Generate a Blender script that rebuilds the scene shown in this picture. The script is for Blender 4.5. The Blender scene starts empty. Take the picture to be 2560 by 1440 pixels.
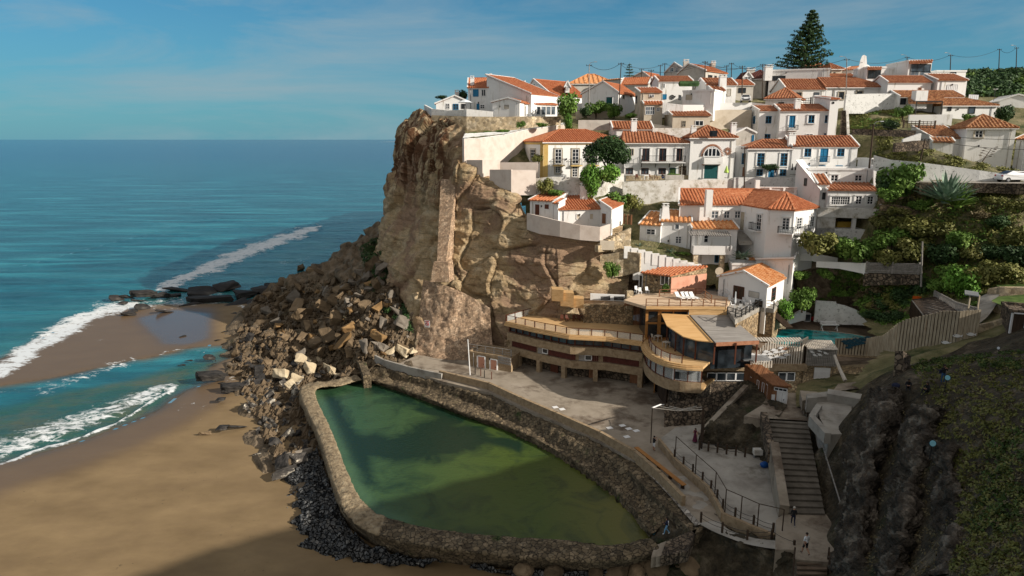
import bpy,bmesh,math,random
import numpy as np
from math import radians,sin,cos,pi,atan2,sqrt
from mathutils import Vector,noise,Matrix
from mathutils.bvhtree import BVHTree
random.seed(7)
scene=bpy.context.scene
COL=scene.collection
F,TH,H=1707.0,radians(12.3),38.0
cs,sn=cos(TH),sin(TH)
cam_d=bpy.data.cameras.new('camera');cam=bpy.data.objects.new('camera',cam_d);COL.objects.link(cam)
cam.location=(0,0,H);cam.rotation_euler=(pi/2-TH,0,0)
cam_d.sensor_width=36;cam_d.lens=36*F/2560;cam_d.clip_end=60000;cam_d.clip_start=.5
scene.camera=cam
SUN=Vector((.81,-.39,.42)).normalized()
sd=bpy.data.lights.new('sun','SUN');sd.energy=5.0;sd.angle=radians(.5);sd.color=(1,.91,.79)
so=bpy.data.objects.new('sun',sd);COL.objects.link(so);so.rotation_euler=SUN.to_track_quat('Z','Y').to_euler()
so.location=(60,-40,120)
w=bpy.data.worlds.new('World');scene.world=w;w.use_nodes=True
nt=w.node_tree;N=nt.nodes;L=nt.links
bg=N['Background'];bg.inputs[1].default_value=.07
sky=N.new('ShaderNodeTexSky');sky.sky_type='NISHITA';sky.sun_disc=False
sky.sun_elevation=math.asin(SUN.z);sky.sun_rotation=atan2(SUN.x,SUN.y)
sky.air_density=1.0;sky.dust_density=.3;sky.ozone_density=2.5;sky.altitude=0
tc=N.new('ShaderNodeTexCoord');mp=N.new('ShaderNodeMapping');mp.inputs['Scale'].default_value=(1.0,1.0,6.5)
nz=N.new('ShaderNodeTexNoise');nz.inputs['Scale'].default_value=2.0;nz.inputs['Detail'].default_value=9;nz.inputs['Roughness'].default_value=.62;nz.inputs['Distortion'].default_value=.5
rp=N.new('ShaderNodeValToRGB');rp.color_ramp.elements[0].position=.43;rp.color_ramp.elements[1].position=.68;rp.color_ramp.elements[1].color=(.6,.6,.6,1)
hs=N.new('ShaderNodeMix');hs.data_type='RGBA';hs.blend_type='MULTIPLY';hs.inputs[0].default_value=1;hs.inputs[7].default_value=(.30,.76,.94,1)
mx=N.new('ShaderNodeMix');mx.data_type='RGBA';mx.inputs[7].default_value=(3.9,4.9,5.4,1)
sz=N.new('ShaderNodeSeparateXYZ');L.new(tc.outputs['Generated'],sz.inputs[0]);L.new(tc.outputs['Generated'],mp.inputs[0]);L.new(mp.outputs[0],nz.inputs['Vector']);L.new(nz.outputs[0],rp.inputs[0])
L.new(sky.outputs[0],hs.inputs[6]);hr=N.new('ShaderNodeMapRange');hr.inputs[1].default_value=-.02;hr.inputs[2].default_value=.24;hr.inputs[3].default_value=.8;hr.inputs[4].default_value=0;L.new(sz.outputs[2],hr.inputs[0])
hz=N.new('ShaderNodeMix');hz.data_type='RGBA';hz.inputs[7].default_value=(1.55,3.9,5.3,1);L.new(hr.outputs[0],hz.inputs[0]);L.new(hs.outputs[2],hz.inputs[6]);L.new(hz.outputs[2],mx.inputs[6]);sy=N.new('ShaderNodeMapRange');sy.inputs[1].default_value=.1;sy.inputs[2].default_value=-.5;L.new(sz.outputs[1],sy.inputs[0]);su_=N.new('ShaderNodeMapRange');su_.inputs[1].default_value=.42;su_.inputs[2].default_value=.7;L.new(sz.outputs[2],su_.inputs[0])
ov=N.new('ShaderNodeMath');ov.operation='MAXIMUM';L.new(sy.outputs[0],ov.inputs[0]);L.new(su_.outputs[0],ov.inputs[1]);om=N.new('ShaderNodeMath');om.operation='MULTIPLY';om.inputs[1].default_value=.8;L.new(ov.outputs[0],om.inputs[0]);oc=N.new('ShaderNodeMix');oc.data_type='RGBA';oc.inputs[7].default_value=(6.6,6.1,5.5,1);L.new(om.outputs[0],oc.inputs[0])  # bright unseen cloud added overhead and behind the camera as neutral fill
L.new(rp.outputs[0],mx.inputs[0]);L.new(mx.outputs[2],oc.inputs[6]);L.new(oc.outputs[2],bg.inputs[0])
scene.view_settings.view_transform='Standard';scene.view_settings.look='None';scene.view_settings.exposure=0.27;scene.view_settings.gamma=1
scene.cycles.max_bounces=5;scene.cycles.diffuse_bounces=2;scene.cycles.transparent_max_bounces=6;scene.cycles.use_denoising=True
def ray(px,py):
 u,v=(px-1280)/F,(720-py)/F
 return u,cs+v*sn,-sn+v*cs
def P(px,py,Y):
 u,dy,dz=ray(px,py);return Vector((u*Y/dy,Y,H+Y*dz/dy))
def G(px,py,z):
 u,dy,dz=ray(px,py);t=(z-H)/dz;return Vector((u*t,dy*t,z))
def PX(p):
 x,y,z=p[0],p[1],p[2]-H
 d=y*cs-z*sn;return 1280+F*x/d,720-F*(y*sn+z*cs)/d
def PT(c):
 return G(c[0],c[1],c[3])if len(c)>3 else P(*c)
def inpoly(x,y,poly):
 c=False;n=len(poly);j=n-1
 for i in range(n):
  xi,yi=poly[i][0],poly[i][1];xj,yj=poly[j][0],poly[j][1]
  if(yi>y)!=(yj>y)and x<(xj-xi)*(y-yi)/(yj-yi)+xi:c=not c
  j=i
 return c
def poly_in_np(x,y,poly):
 c=np.zeros(x.shape,bool);n=len(poly);j=n-1
 for i in range(n):
  xi,yi=poly[i][0],poly[i][1];xj,yj=poly[j][0],poly[j][1]
  if yi!=yj:
   c^=((yi>y)!=(yj>y))&(x<(xj-xi)*(y-yi)/(yj-yi)+xi)
  j=i
 return c
MATS={}
def nmat(name,cols,scale=1.0,rough=.8,bump=.3,bscale=6.0,stretch=(1,1,1),bdist=.05,detail=6,spec=.3,metal=0,vary=0,cells=None,stain=None,contrast=(.3,.7),distort=.3):
 """noise-mottled procedural surface; cells=(scale, mortar colour, mortar width) lays a rubble pattern over it"""
 m=bpy.data.materials.new(name);m.use_nodes=True;t=m.node_tree;n=t.nodes;l=t.links;b=n['Principled BSDF']
 c=n.new('ShaderNodeTexCoord');mp=n.new('ShaderNodeMapping');mp.inputs['Scale'].default_value=stretch
 l.new(c.outputs['Object'],mp.inputs[0])
 a=n.new('ShaderNodeTexNoise');a.inputs['Scale'].default_value=scale;a.inputs['Detail'].default_value=detail;a.inputs['Roughness'].default_value=.65;a.inputs['Distortion'].default_value=distort
 l.new(mp.outputs[0],a.inputs['Vector'])
 r=n.new('ShaderNodeValToRGB');e=r.color_ramp.elements
 k=len(cols);lo,hi=contrast
 while len(e)<k:e.new(.5)
 for i,q in enumerate(cols):
  e[i].position=lo+(hi-lo)*i/max(1,k-1);e[i].color=(*q,1)
 l.new(a.outputs[0],r.inputs[0]);col=r.outputs[0]
 bsrc=n.new('ShaderNodeTexNoise');bsrc.inputs['Scale'].default_value=bscale;bsrc.inputs['Detail'].default_value=5
 l.new(mp.outputs[0],bsrc.inputs['Vector']);hgt=bsrc.outputs[0]
 if cells:
  v=n.new('ShaderNodeTexVoronoi');v.feature='DISTANCE_TO_EDGE';v.inputs['Scale'].default_value=cells[0]
  v2=n.new('ShaderNodeTexVoronoi');v2.inputs['Scale'].default_value=cells[0]
  wn=n.new('ShaderNodeMix');wn.data_type='RGBA';wn.blend_type='LINEAR_LIGHT';wn.inputs[0].default_value=.12
  l.new(mp.outputs[0],wn.inputs[6]);l.new(bsrc.outputs[1],wn.inputs[7])
  l.new(wn.outputs[2],v.inputs['Vector']);l.new(wn.outputs[2],v2.inputs['Vector'])
  ss=n.new('ShaderNodeMapRange');ss.inputs[1].default_value=0;ss.inputs[2].default_value=cells[2]
  l.new(v.outputs['Distance'],ss.inputs[0])
  sep=n.new('ShaderNodeSeparateColor');l.new(v2.outputs['Color'],sep.inputs[0])
  mr=n.new('ShaderNodeMapRange');mr.inputs[3].default_value=.55;mr.inputs[4].default_value=1.35;l.new(sep.outputs[0],mr.inputs[0])
  mm=n.new('ShaderNodeMix');mm.data_type='RGBA';mm.blend_type='MULTIPLY';mm.inputs[0].default_value=1
  l.new(col,mm.inputs[6]);l.new(mr.outputs[0],mm.inputs[7])
  m2=n.new('ShaderNodeMix');m2.data_type='RGBA';m2.inputs[6].default_value=(*cells[1],1)
  l.new(ss.outputs[0],m2.inputs[0]);l.new(mm.outputs[2],m2.inputs[7]);col=m2.outputs[2]
  ad=n.new('ShaderNodeMath');ad.operation='MULTIPLY_ADD';ad.inputs[1].default_value=1.4
  l.new(ss.outputs[0],ad.inputs[0]);l.new(hgt,ad.inputs[2]);hgt=ad.outputs[0]
 if stain:
  ms=n.new('ShaderNodeMapping');ms.inputs['Scale'].default_value=stain[3];l.new(c.outputs['Object'],ms.inputs[0])
  sz=n.new('ShaderNodeTexNoise');sz.inputs['Scale'].default_value=stain[1];sz.inputs['Detail'].default_value=8;sz.inputs['Roughness'].default_value=.7;l.new(ms.outputs[0],sz.inputs['Vector'])
  sr=n.new('ShaderNodeMapRange');sr.inputs[1].default_value=stain[2];sr.inputs[2].default_value=stain[2]+.12;l.new(sz.outputs[0],sr.inputs[0])
  m3=n.new('ShaderNodeMix');m3.data_type='RGBA';m3.inputs[7].default_value=(*stain[0],1)
  l.new(sr.outputs[0],m3.inputs[0]);l.new(col,m3.inputs[6]);col=m3.outputs[2]
 if vary:
  oi=n.new('ShaderNodeObjectInfo');h=n.new('ShaderNodeHueSaturation')
  mr=n.new('ShaderNodeMapRange');mr.inputs[3].default_value=1-vary;mr.inputs[4].default_value=1+vary
  l.new(oi.outputs['Random'],mr.inputs[0]);l.new(mr.outputs[0],h.inputs['Value']);l.new(col,h.inputs['Color']);col=h.outputs[0]
 l.new(col,b.inputs['Base Color'])
 bp=n.new('ShaderNodeBump');bp.inputs['Strength'].default_value=bump;bp.inputs['Distance'].default_value=bdist
 l.new(hgt,bp.inputs['Height']);l.new(bp.outputs[0],b.inputs['Normal'])
 b.inputs['Roughness'].default_value=rough;b.inputs['Metallic'].default_value=metal;b.inputs['Specular IOR Level'].default_value=spec
 MATS[name]=m;return m
M=MATS
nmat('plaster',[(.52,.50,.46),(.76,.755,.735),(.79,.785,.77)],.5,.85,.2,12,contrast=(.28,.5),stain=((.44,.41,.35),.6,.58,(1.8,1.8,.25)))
nmat('plaster_warm',[(.50,.42,.36),(.60,.52,.46),(.64,.57,.51)],.6,.85,.15,12,stain=((.45,.36,.24),.5,.66,(1.5,1.5,.3)))
nmat('plaster_worn',[(.30,.27,.22),(.55,.52,.46),(.72,.70,.66)],.8,.9,.5,5,contrast=(.3,.55),stain=((.30,.25,.17),1.1,.56,(1,1,1)))
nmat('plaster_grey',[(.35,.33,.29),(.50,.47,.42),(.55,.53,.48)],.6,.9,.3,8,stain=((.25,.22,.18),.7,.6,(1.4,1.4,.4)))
nmat('plaster_lichen',[(.34,.34,.32),(.62,.62,.60),(.72,.72,.70)],.9,.9,.5,5,contrast=(.28,.5),stain=((.07,.065,.05),2.0,.57,(1,1,1)))
nmat('plaster_beige',[(.42,.35,.26),(.55,.48,.38),(.58,.52,.43)],.5,.9,.3,8)
nmat('plaster_pink',[(.52,.24,.16),(.62,.32,.22),(.66,.38,.28)],.6,.9,.3,8)
nmat('ochre',[(.60,.40,.12),(.70,.50,.20)],1,.85,.1,8)
nmat('tile_new',[(.25,.075,.035),(.46,.15,.06),(.58,.27,.14)],2.4,.75,.3,14,contrast=(.3,.68))
nmat('tile',[(.15,.055,.03),(.35,.125,.055),(.50,.26,.14)],2.2,.8,.4,12,contrast=(.3,.68),stain=((.16,.07,.035),1.2,.60,(1,1,1)))
nmat('tile_old',[(.14,.06,.03),(.38,.16,.07),(.62,.36,.18)],2.2,.85,.5,12,contrast=(.33,.66),stain=((.10,.065,.04),1.5,.56,(1,1,1)))
nmat('tile_pale',[(.34,.11,.035),(.60,.25,.09),(.70,.42,.22)],2.4,.85,.5,12,contrast=(.33,.64))
nmat('stone',[(.20,.13,.07),(.36,.26,.15),(.46,.36,.23)],1.2,.9,.8,7,cells=(2.4,(.13,.10,.07),.09),bdist=.08)
nmat('stone_pale',[(.34,.25,.15),(.50,.40,.26),(.60,.52,.40)],.8,.9,.7,7,cells=(1.9,(.40,.32,.22),.07),bdist=.07)
nmat('stone_dark',[(.07,.055,.04),(.16,.12,.085),(.26,.21,.15)],1.0,.9,.9,7,cells=(2.0,(.03,.025,.02),.12),bdist=.1)
nmat('stucco',[(.22,.155,.09),(.34,.25,.155),(.42,.32,.21)],2.0,.95,1.0,16,bdist=.06,stain=((.16,.11,.055),1.2,.62,(1,1,1)))
nmat('masonry',[(.33,.22,.14),(.46,.32,.21),(.54,.41,.29)],.9,.92,.8,8,cells=(3.2,(.22,.15,.10),.08),bdist=.06,stain=((.33,.24,.15),.5,.60,(1,1,.7)))
nmat('concrete',[(.20,.165,.125),(.30,.255,.20),(.36,.31,.25)],.35,.85,.3,9,stain=((.12,.09,.065),.16,.50,(1,1,1)),bdist=.02)
nmat('concrete_grey',[(.22,.20,.175),(.33,.31,.275),(.40,.375,.335)],.4,.85,.4,9,stain=((.17,.15,.12),.3,.55,(1,1,1)),bdist=.02)
nmat('pitted',[(.12,.09,.055),(.26,.20,.125),(.38,.31,.205)],1.6,.95,1.2,4,bdist=.12,stain=((.045,.04,.03),1.8,.56,(1.5,1.5,1.5)))
nmat('mossy',[(.065,.048,.03),(.15,.115,.07),(.24,.185,.12)],.8,.95,1.2,3.5,bdist=.12,stain=((.03,.065,.008),.35,.60,(1,1,1)),cells=(2.3,(.08,.06,.045),.05))
nmat('dark_rock',[(.010,.010,.010),(.035,.032,.030),(.11,.10,.085)],1.4,.85,1.5,3,bdist=.25,contrast=(.35,.72))
nmat('barnacle',[(.02,.02,.02),(.05,.045,.04),(.09,.08,.07)],2,.9,1.3,5,bdist=.15,contrast=(.3,.6),stain=((.62,.57,.47),1.7,.53,(1,1,1)),vary=.3)
nmat('boulder',[(.06,.042,.024),(.165,.118,.07),(.27,.20,.13)],.7,.93,1.1,3,bdist=.15,vary=.35,stain=((.07,.05,.03),.8,.57,(1,1,1)))
nmat('boulder_ochre',[(.12,.07,.03),(.23,.14,.06),(.31,.205,.10)],.7,.93,1.0,3,bdist=.15,vary=.3,stain=((.12,.08,.05),.9,.60,(1,1,1)))
nmat('boulder_grey',[(.10,.085,.07),(.19,.165,.135),(.27,.24,.20)],.7,.93,1.0,3,bdist=.15,vary=.3,stain=((.08,.065,.05),.8,.58,(1,1,1)))
nmat('boulder_pale',[(.36,.28,.18),(.52,.43,.29),(.62,.54,.40)],.8,.93,1.0,3.5,bdist=.12,vary=.15)
nmat('reef',[(.04,.046,.052),(.11,.115,.118),(.24,.23,.21)],1.6,.8,2.0,3,bdist=.25,contrast=(.35,.68),cells=(2.2,(.03,.034,.038),.09))
nmat('deck_wood',[(.40,.24,.10),(.56,.36,.17),(.64,.44,.23)],1.0,.75,.25,6,stretch=(.4,5,5),bdist=.02)
nmat('deck_pale',[(.46,.32,.20),(.60,.45,.31),(.68,.53,.38)],1.0,.75,.25,6,stretch=(.4,5,5),bdist=.02)
nmat('roof_wood',[(.50,.28,.10),(.66,.40,.17),(.74,.48,.22)],.9,.7,.25,6,stretch=(.35,6,6),bdist=.02)
nmat('grey_wood',[(.17,.155,.14),(.28,.26,.24),(.38,.36,.33)],.9,.8,.3,6,stretch=(.35,6,6),bdist=.02)
nmat('old_deck',[(.09,.065,.045),(.17,.125,.09),(.24,.185,.14)],.8,.85,.3,6,stretch=(1,.3,5),bdist=.02)
nmat('slat_wood',[(.20,.16,.11),(.38,.32,.23),(.48,.42,.32)],1.1,.85,.3,6,stretch=(4,4,.5),bdist=.02,stain=((.26,.13,.05),.6,.62,(3,3,.3)))
nmat('slat_pale',[(.34,.30,.25),(.55,.50,.43),(.64,.60,.53)],1.1,.85,.3,6,stretch=(4,4,.5),bdist=.02)
nmat('shutter_red',[(.07,.018,.012),(.12,.03,.02)],2,.7,.2,6)
nmat('wood_brown',[(.12,.05,.022),(.21,.095,.045),(.27,.13,.065)],2,.7,.25,8,stretch=(1,1,.3))
nmat('wood_dark',[(.035,.022,.014),(.075,.048,.03)],2,.8,.25,8,stretch=(1,1,.3))
nmat('orange_wood',[(.28,.12,.03),(.42,.20,.06)],2,.7,.25,8,stretch=(.6,3,3))
nmat('white_paint',[(.72,.72,.72),(.80,.80,.80)],2,.6,.05,8)
nmat('blue_paint',[(.01,.14,.29),(.015,.19,.36)],2,.55,.05,8)
nmat('teal_paint',[(.005,.07,.075),(.01,.10,.10)],2,.6,.1,8,stretch=(4,4,.5))
nmat('frame_dark',[(.02,.018,.016),(.035,.03,.028)],2,.5,.05,8)
nmat('frame_brown',[(.08,.025,.012),(.13,.04,.02)],2,.6,.1,8)
nmat('metal_grey',[(.22,.23,.24),(.32,.33,.34)],2,.45,.05,8,metal=.4)
nmat('iron',[(.015,.015,.015),(.03,.03,.03)],2,.5,.05,8)
nmat('rusty_roof',[(.13,.05,.02),(.22,.09,.035),(.28,.13,.06)],1.4,.8,.3,8,stretch=(6,.5,.5))
nmat('bark',[(.05,.035,.022),(.12,.085,.055)],3,.9,.8,8)
nmat('brick_trim',[(.30,.12,.06),(.45,.22,.13)],3,.85,.3,8)
nmat('stone_trim',[(.38,.33,.25),(.48,.43,.34)],3,.85,.2,8)
nmat('cloth_black',[(.010,.010,.012),(.02,.02,.024)],4,.9,.1,8)
nmat('cloth_navy',[(.008,.012,.035),(.015,.02,.05)],4,.9,.1,8)
nmat('denim',[(.015,.05,.14),(.03,.09,.2)],4,.9,.1,8)
nmat('denim_light',[(.10,.25,.42),(.2,.38,.55)],4,.9,.1,8)
nmat('cloth_white',[(.62,.66,.70),(.74,.76,.78)],4,.9,.1,8)
nmat('cloth_plum',[(.07,.01,.03),(.12,.02,.05)],4,.9,.1,8)
nmat('skin',[(.36,.19,.12),(.44,.25,.17)],4,.6,.05,8)
nmat('hair',[(.012,.008,.006),(.03,.02,.014)],4,.6,.2,20)
nmat('blue_tarp',[(.005,.06,.25),(.01,.10,.38)],3,.5,.3,6)
nmat('orange_plastic',[(.65,.10,.01),(.75,.16,.03)],3,.5,.1,6)
nmat('red_plastic',[(.45,.02,.02),(.5,.03,.03)],3,.5,.1,6)
nmat('yellow_pot',[(.45,.28,.04),(.55,.36,.07)],3,.6,.1,6)
nmat('lime_cloth',[(.42,.60,.10),(.5,.7,.16)],3,.8,.1,6)
nmat('sign_blue',[(.20,.52,.66),(.28,.60,.72)],2,.5,.02,6)
nmat('fish_white',[(.72,.72,.72),(.80,.80,.80)],3,.4,.1,6)
nmat('fish_blue',[(.015,.06,.09),(.025,.09,.13)],3,.4,.1,6)
nmat('rubber',[(.02,.02,.02),(.03,.03,.03)],3,.8,.1,6)
nmat('car_white',[(.74,.75,.76),(.78,.79,.80)],3,.25,.0,6,spec=.6)
nmat('far_land',[(.16,.27,.36),(.19,.30,.39)],.002,1,0,1)  # distance haze put into the pale blue base colour
def glass(name,col,rough=.08):
 m=bpy.data.materials.new(name);m.use_nodes=True;b=m.node_tree.nodes['Principled BSDF'];n=m.node_tree.nodes;l=m.node_tree.links
 t=n.new('ShaderNodeTexNoise');t.inputs['Scale'].default_value=.8;r=n.new('ShaderNodeValToRGB')
 r.color_ramp.elements[0].position=.35;r.color_ramp.elements[1].position=.65
 r.color_ramp.elements[0].color=(*[q*.5 for q in col],1);r.color_ramp.elements[1].color=(*[q*1.5 for q in col],1)
 c=n.new('ShaderNodeTexCoord');l.new(c.outputs['Object'],t.inputs[0]);l.new(t.outputs[0],r.inputs[0]);l.new(r.outputs[0],b.inputs['Base Color'])
 b.inputs['Roughness'].default_value=rough;b.inputs['Specular IOR Level'].default_value=.5;MATS[name]=m
glass('pane',(.02,.026,.032));glass('pane_grey',(.09,.11,.13));glass('solar',(.05,.07,.09));glass('pool_blue',(.01,.30,.32),.05)
def clear(name,a,col=(.85,.9,.9)):
 m=bpy.data.materials.new(name);m.use_nodes=True;n=m.node_tree.nodes;l=m.node_tree.links;b=n['Principled BSDF']
 b.inputs['Base Color'].default_value=(*col,1);b.inputs['Roughness'].default_value=.05;b.inputs['Alpha'].default_value=a;MATS[name]=m
clear('clear_pane',.22)
def leafmat(name,cols,vary=.2):
 m=bpy.data.materials.new(name);m.use_nodes=True;n=m.node_tree.nodes;l=m.node_tree.links;b=n['Principled BSDF']
 c=n.new('ShaderNodeTexCoord');t=n.new('ShaderNodeTexNoise');t.inputs['Scale'].default_value=1.1;t.inputs['Detail'].default_value=4
 l.new(c.outputs['Object'],t.inputs[0]);r=n.new('ShaderNodeValToRGB');e=r.color_ramp.elements
 while len(e)<len(cols):e.new(.5)
 for i,q in enumerate(cols):e[i].position=.32+.36*i/(len(cols)-1);e[i].color=(*q,1)
 l.new(t.outputs[0],r.inputs[0]);b.inputs['Roughness'].default_value=.65;b.inputs['Specular IOR Level'].default_value=.25
 oi=n.new('ShaderNodeObjectInfo');h=n.new('ShaderNodeHueSaturation');mr=n.new('ShaderNodeMapRange');mr.inputs[3].default_value=1-vary;mr.inputs[4].default_value=1+vary
 l.new(oi.outputs['Random'],mr.inputs[0]);l.new(mr.outputs[0],h.inputs['Value']);l.new(r.outputs[0],h.inputs['Color']);l.new(h.outputs[0],b.inputs['Base Color'])
 MATS[name]=m
leafmat('leaf',[(.045,.085,.012),(.10,.19,.03),(.18,.28,.055)])
leafmat('leaf_dark',[(.014,.035,.01),(.032,.07,.02),(.06,.115,.035)])
leafmat('leaf_bright',[(.05,.13,.01),(.11,.25,.03),(.19,.33,.06)])
leafmat('leaf_olive',[(.085,.095,.02),(.16,.165,.04),(.24,.235,.075)])
leafmat('leaf_brown',[(.08,.06,.028),(.15,.12,.06),(.21,.175,.10)])
leafmat('agave',[(.06,.11,.07),(.14,.21,.15),(.24,.32,.24)])
leafmat('grass',[(.028,.05,.008),(.05,.085,.016),(.08,.12,.03)])
def cliff_mat():
 m=bpy.data.materials.new('cliff_rock');m.use_nodes=True;n=m.node_tree.nodes;l=m.node_tree.links;b=n['Principled BSDF']
 c=n.new('ShaderNodeTexCoord')
 def nz(scale,st,det=8,rg=.65,dist=.4):
  mp=n.new('ShaderNodeMapping');mp.inputs['Scale'].default_value=st;l.new(c.outputs['Object'],mp.inputs[0])
  t=n.new('ShaderNodeTexNoise');t.inputs['Scale'].default_value=scale;t.inputs['Detail'].default_value=det;t.inputs['Roughness'].default_value=rg;t.inputs['Distortion'].default_value=dist
  l.new(mp.outputs[0],t.inputs[0]);return t.outputs[0]
 def ramp(src,stops):
  r=n.new('ShaderNodeValToRGB');e=r.color_ramp.elements
  while len(e)<len(stops):e.new(.5)
  for i,(p,q)in enumerate(stops):e[i].position=p;e[i].color=(*q,1)
  l.new(src,r.inputs[0]);return r.outputs[0]
 def mix(f,a,b_,mode='MIX'):
  x=n.new('ShaderNodeMix');x.data_type='RGBA';x.blend_type=mode
  if isinstance(f,float):x.inputs[0].default_value=f
  else:l.new(f,x.inputs[0])
  l.new(a,x.inputs[6])
  if isinstance(b_,tuple):x.inputs[7].default_value=(*b_,1)
  else:l.new(b_,x.inputs[7])
  return x.outputs[2]
 def mr(src,a,b_,c0=0,c1=1):
  x=n.new('ShaderNodeMapRange');x.inputs[1].default_value=a;x.inputs[2].default_value=b_;x.inputs[3].default_value=c0;x.inputs[4].default_value=c1
  l.new(src,x.inputs[0]);return x.outputs[0]
 def mul(a,b_):
  x=n.new('ShaderNodeMath');x.operation='MULTIPLY';l.new(a,x.inputs[0]);l.new(b_,x.inputs[1]);return x.outputs[0]
 base=ramp(nz(.28,(1,1,1.6)),[(.3,(.42,.28,.15)),(.45,(.58,.43,.25)),(.58,(.70,.55,.35)),(.72,(.74,.63,.45))])
 strata=ramp(nz(1.0,(.12,.12,1.0),7,.75,1.1),[(.40,(.55,.52,.5)),(.47,(1,1,1)),(.60,(1.1,1.08,1.05)),(.66,(.75,.66,.6))])
 col=mix(.6,base,strata,'MULTIPLY')
 pink=mr(nz(.12,(1,1,1),4),.50,.60);col=mix(pink,col,(.46,.31,.205))
 sep=n.new('ShaderNodeSeparateXYZ');l.new(c.outputs['Object'],sep.inputs[0])
 up=mr(sep.outputs[2],25,31);lf=mr(sep.outputs[0],-8.5,-12)
 streak=mr(nz(.7,(1,1,.16),7,.6,1.0),.44,.54)
 red=mul(mul(up,lf),streak);col=mix(red,col,(.17,.085,.045))
 fine=ramp(nz(3.2,(1,1,1),8,.75),[(.32,(.5,.48,.45)),(.48,(1,1,1)),(.7,(1.18,1.16,1.12))]);col=mix(.8,col,fine,'MULTIPLY')
 crack=mr(nz(1.1,(1,1,1),8,.8,1.5),.36,.42,.35,1);
 cc=n.new('ShaderNodeMix');cc.data_type='RGBA';cc.blend_type='MULTIPLY';cc.inputs[0].default_value=.8;l.new(col,cc.inputs[6]);l.new(crack,cc.inputs[7])
 l.new(cc.outputs[2],b.inputs['Base Color']);b.inputs['Roughness'].default_value=.95;b.inputs['Specular IOR Level'].default_value=.15
 h1=nz(1.1,(1,1,2.6),10,.8);h2=nz(1.4,(.2,.2,3),7,.75)
 ad=n.new('ShaderNodeMath');l.new(h1,ad.inputs[0]);l.new(h2,ad.inputs[1])
 bp=n.new('ShaderNodeBump');bp.inputs['Strength'].default_value=1.0;bp.inputs['Distance'].default_value=.7;l.new(ad.outputs[0],bp.inputs['Height']);l.new(bp.outputs[0],b.inputs['Normal'])
 MATS['cliff_rock']=m
cliff_mat()
nmat('talus',[(.06,.045,.03),(.15,.115,.075),(.25,.19,.13)],.5,.95,1.2,2.5,bdist=.3,stain=((.025,.035,.014),.3,.58,(1,1,1)))
nmat('scrub_soil',[(.075,.07,.03),(.15,.14,.065),(.27,.22,.13)],.35,.95,1.0,3,bdist=.25,stain=((.028,.045,.010),.22,.52,(1,1,1)))
nmat('dark_slope',[(.022,.018,.011),(.06,.048,.03),(.17,.14,.10)],.6,.95,1.6,2.2,bdist=.35,contrast=(.36,.72),stain=((.02,.034,.008),.25,.56,(1,1,1)))
nmat('spur_rock',[(.025,.02,.015),(.08,.065,.05),(.30,.26,.21)],.9,.95,1.8,2.5,bdist=.4,contrast=(.34,.7))
def prop(o,label=None,cat=None,group=None,kind=None):
 if label:o['label']=label
 if cat:o['category']=cat
 if group:o['group']=group
 if kind:o['kind']=kind
 return o
def thing(name,label,cat,loc=(0,0,0),group=None,rz=0):
 o=bpy.data.objects.new(name,None);o.empty_display_size=.3;COL.objects.link(o);o.location=loc;o.rotation_euler[2]=rz
 return prop(o,label,cat,group)
def off(par):
 v=Vector((0,0,0))
 while par is not None:v=v+Vector(par.location);par=par.parent
 return v
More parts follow.
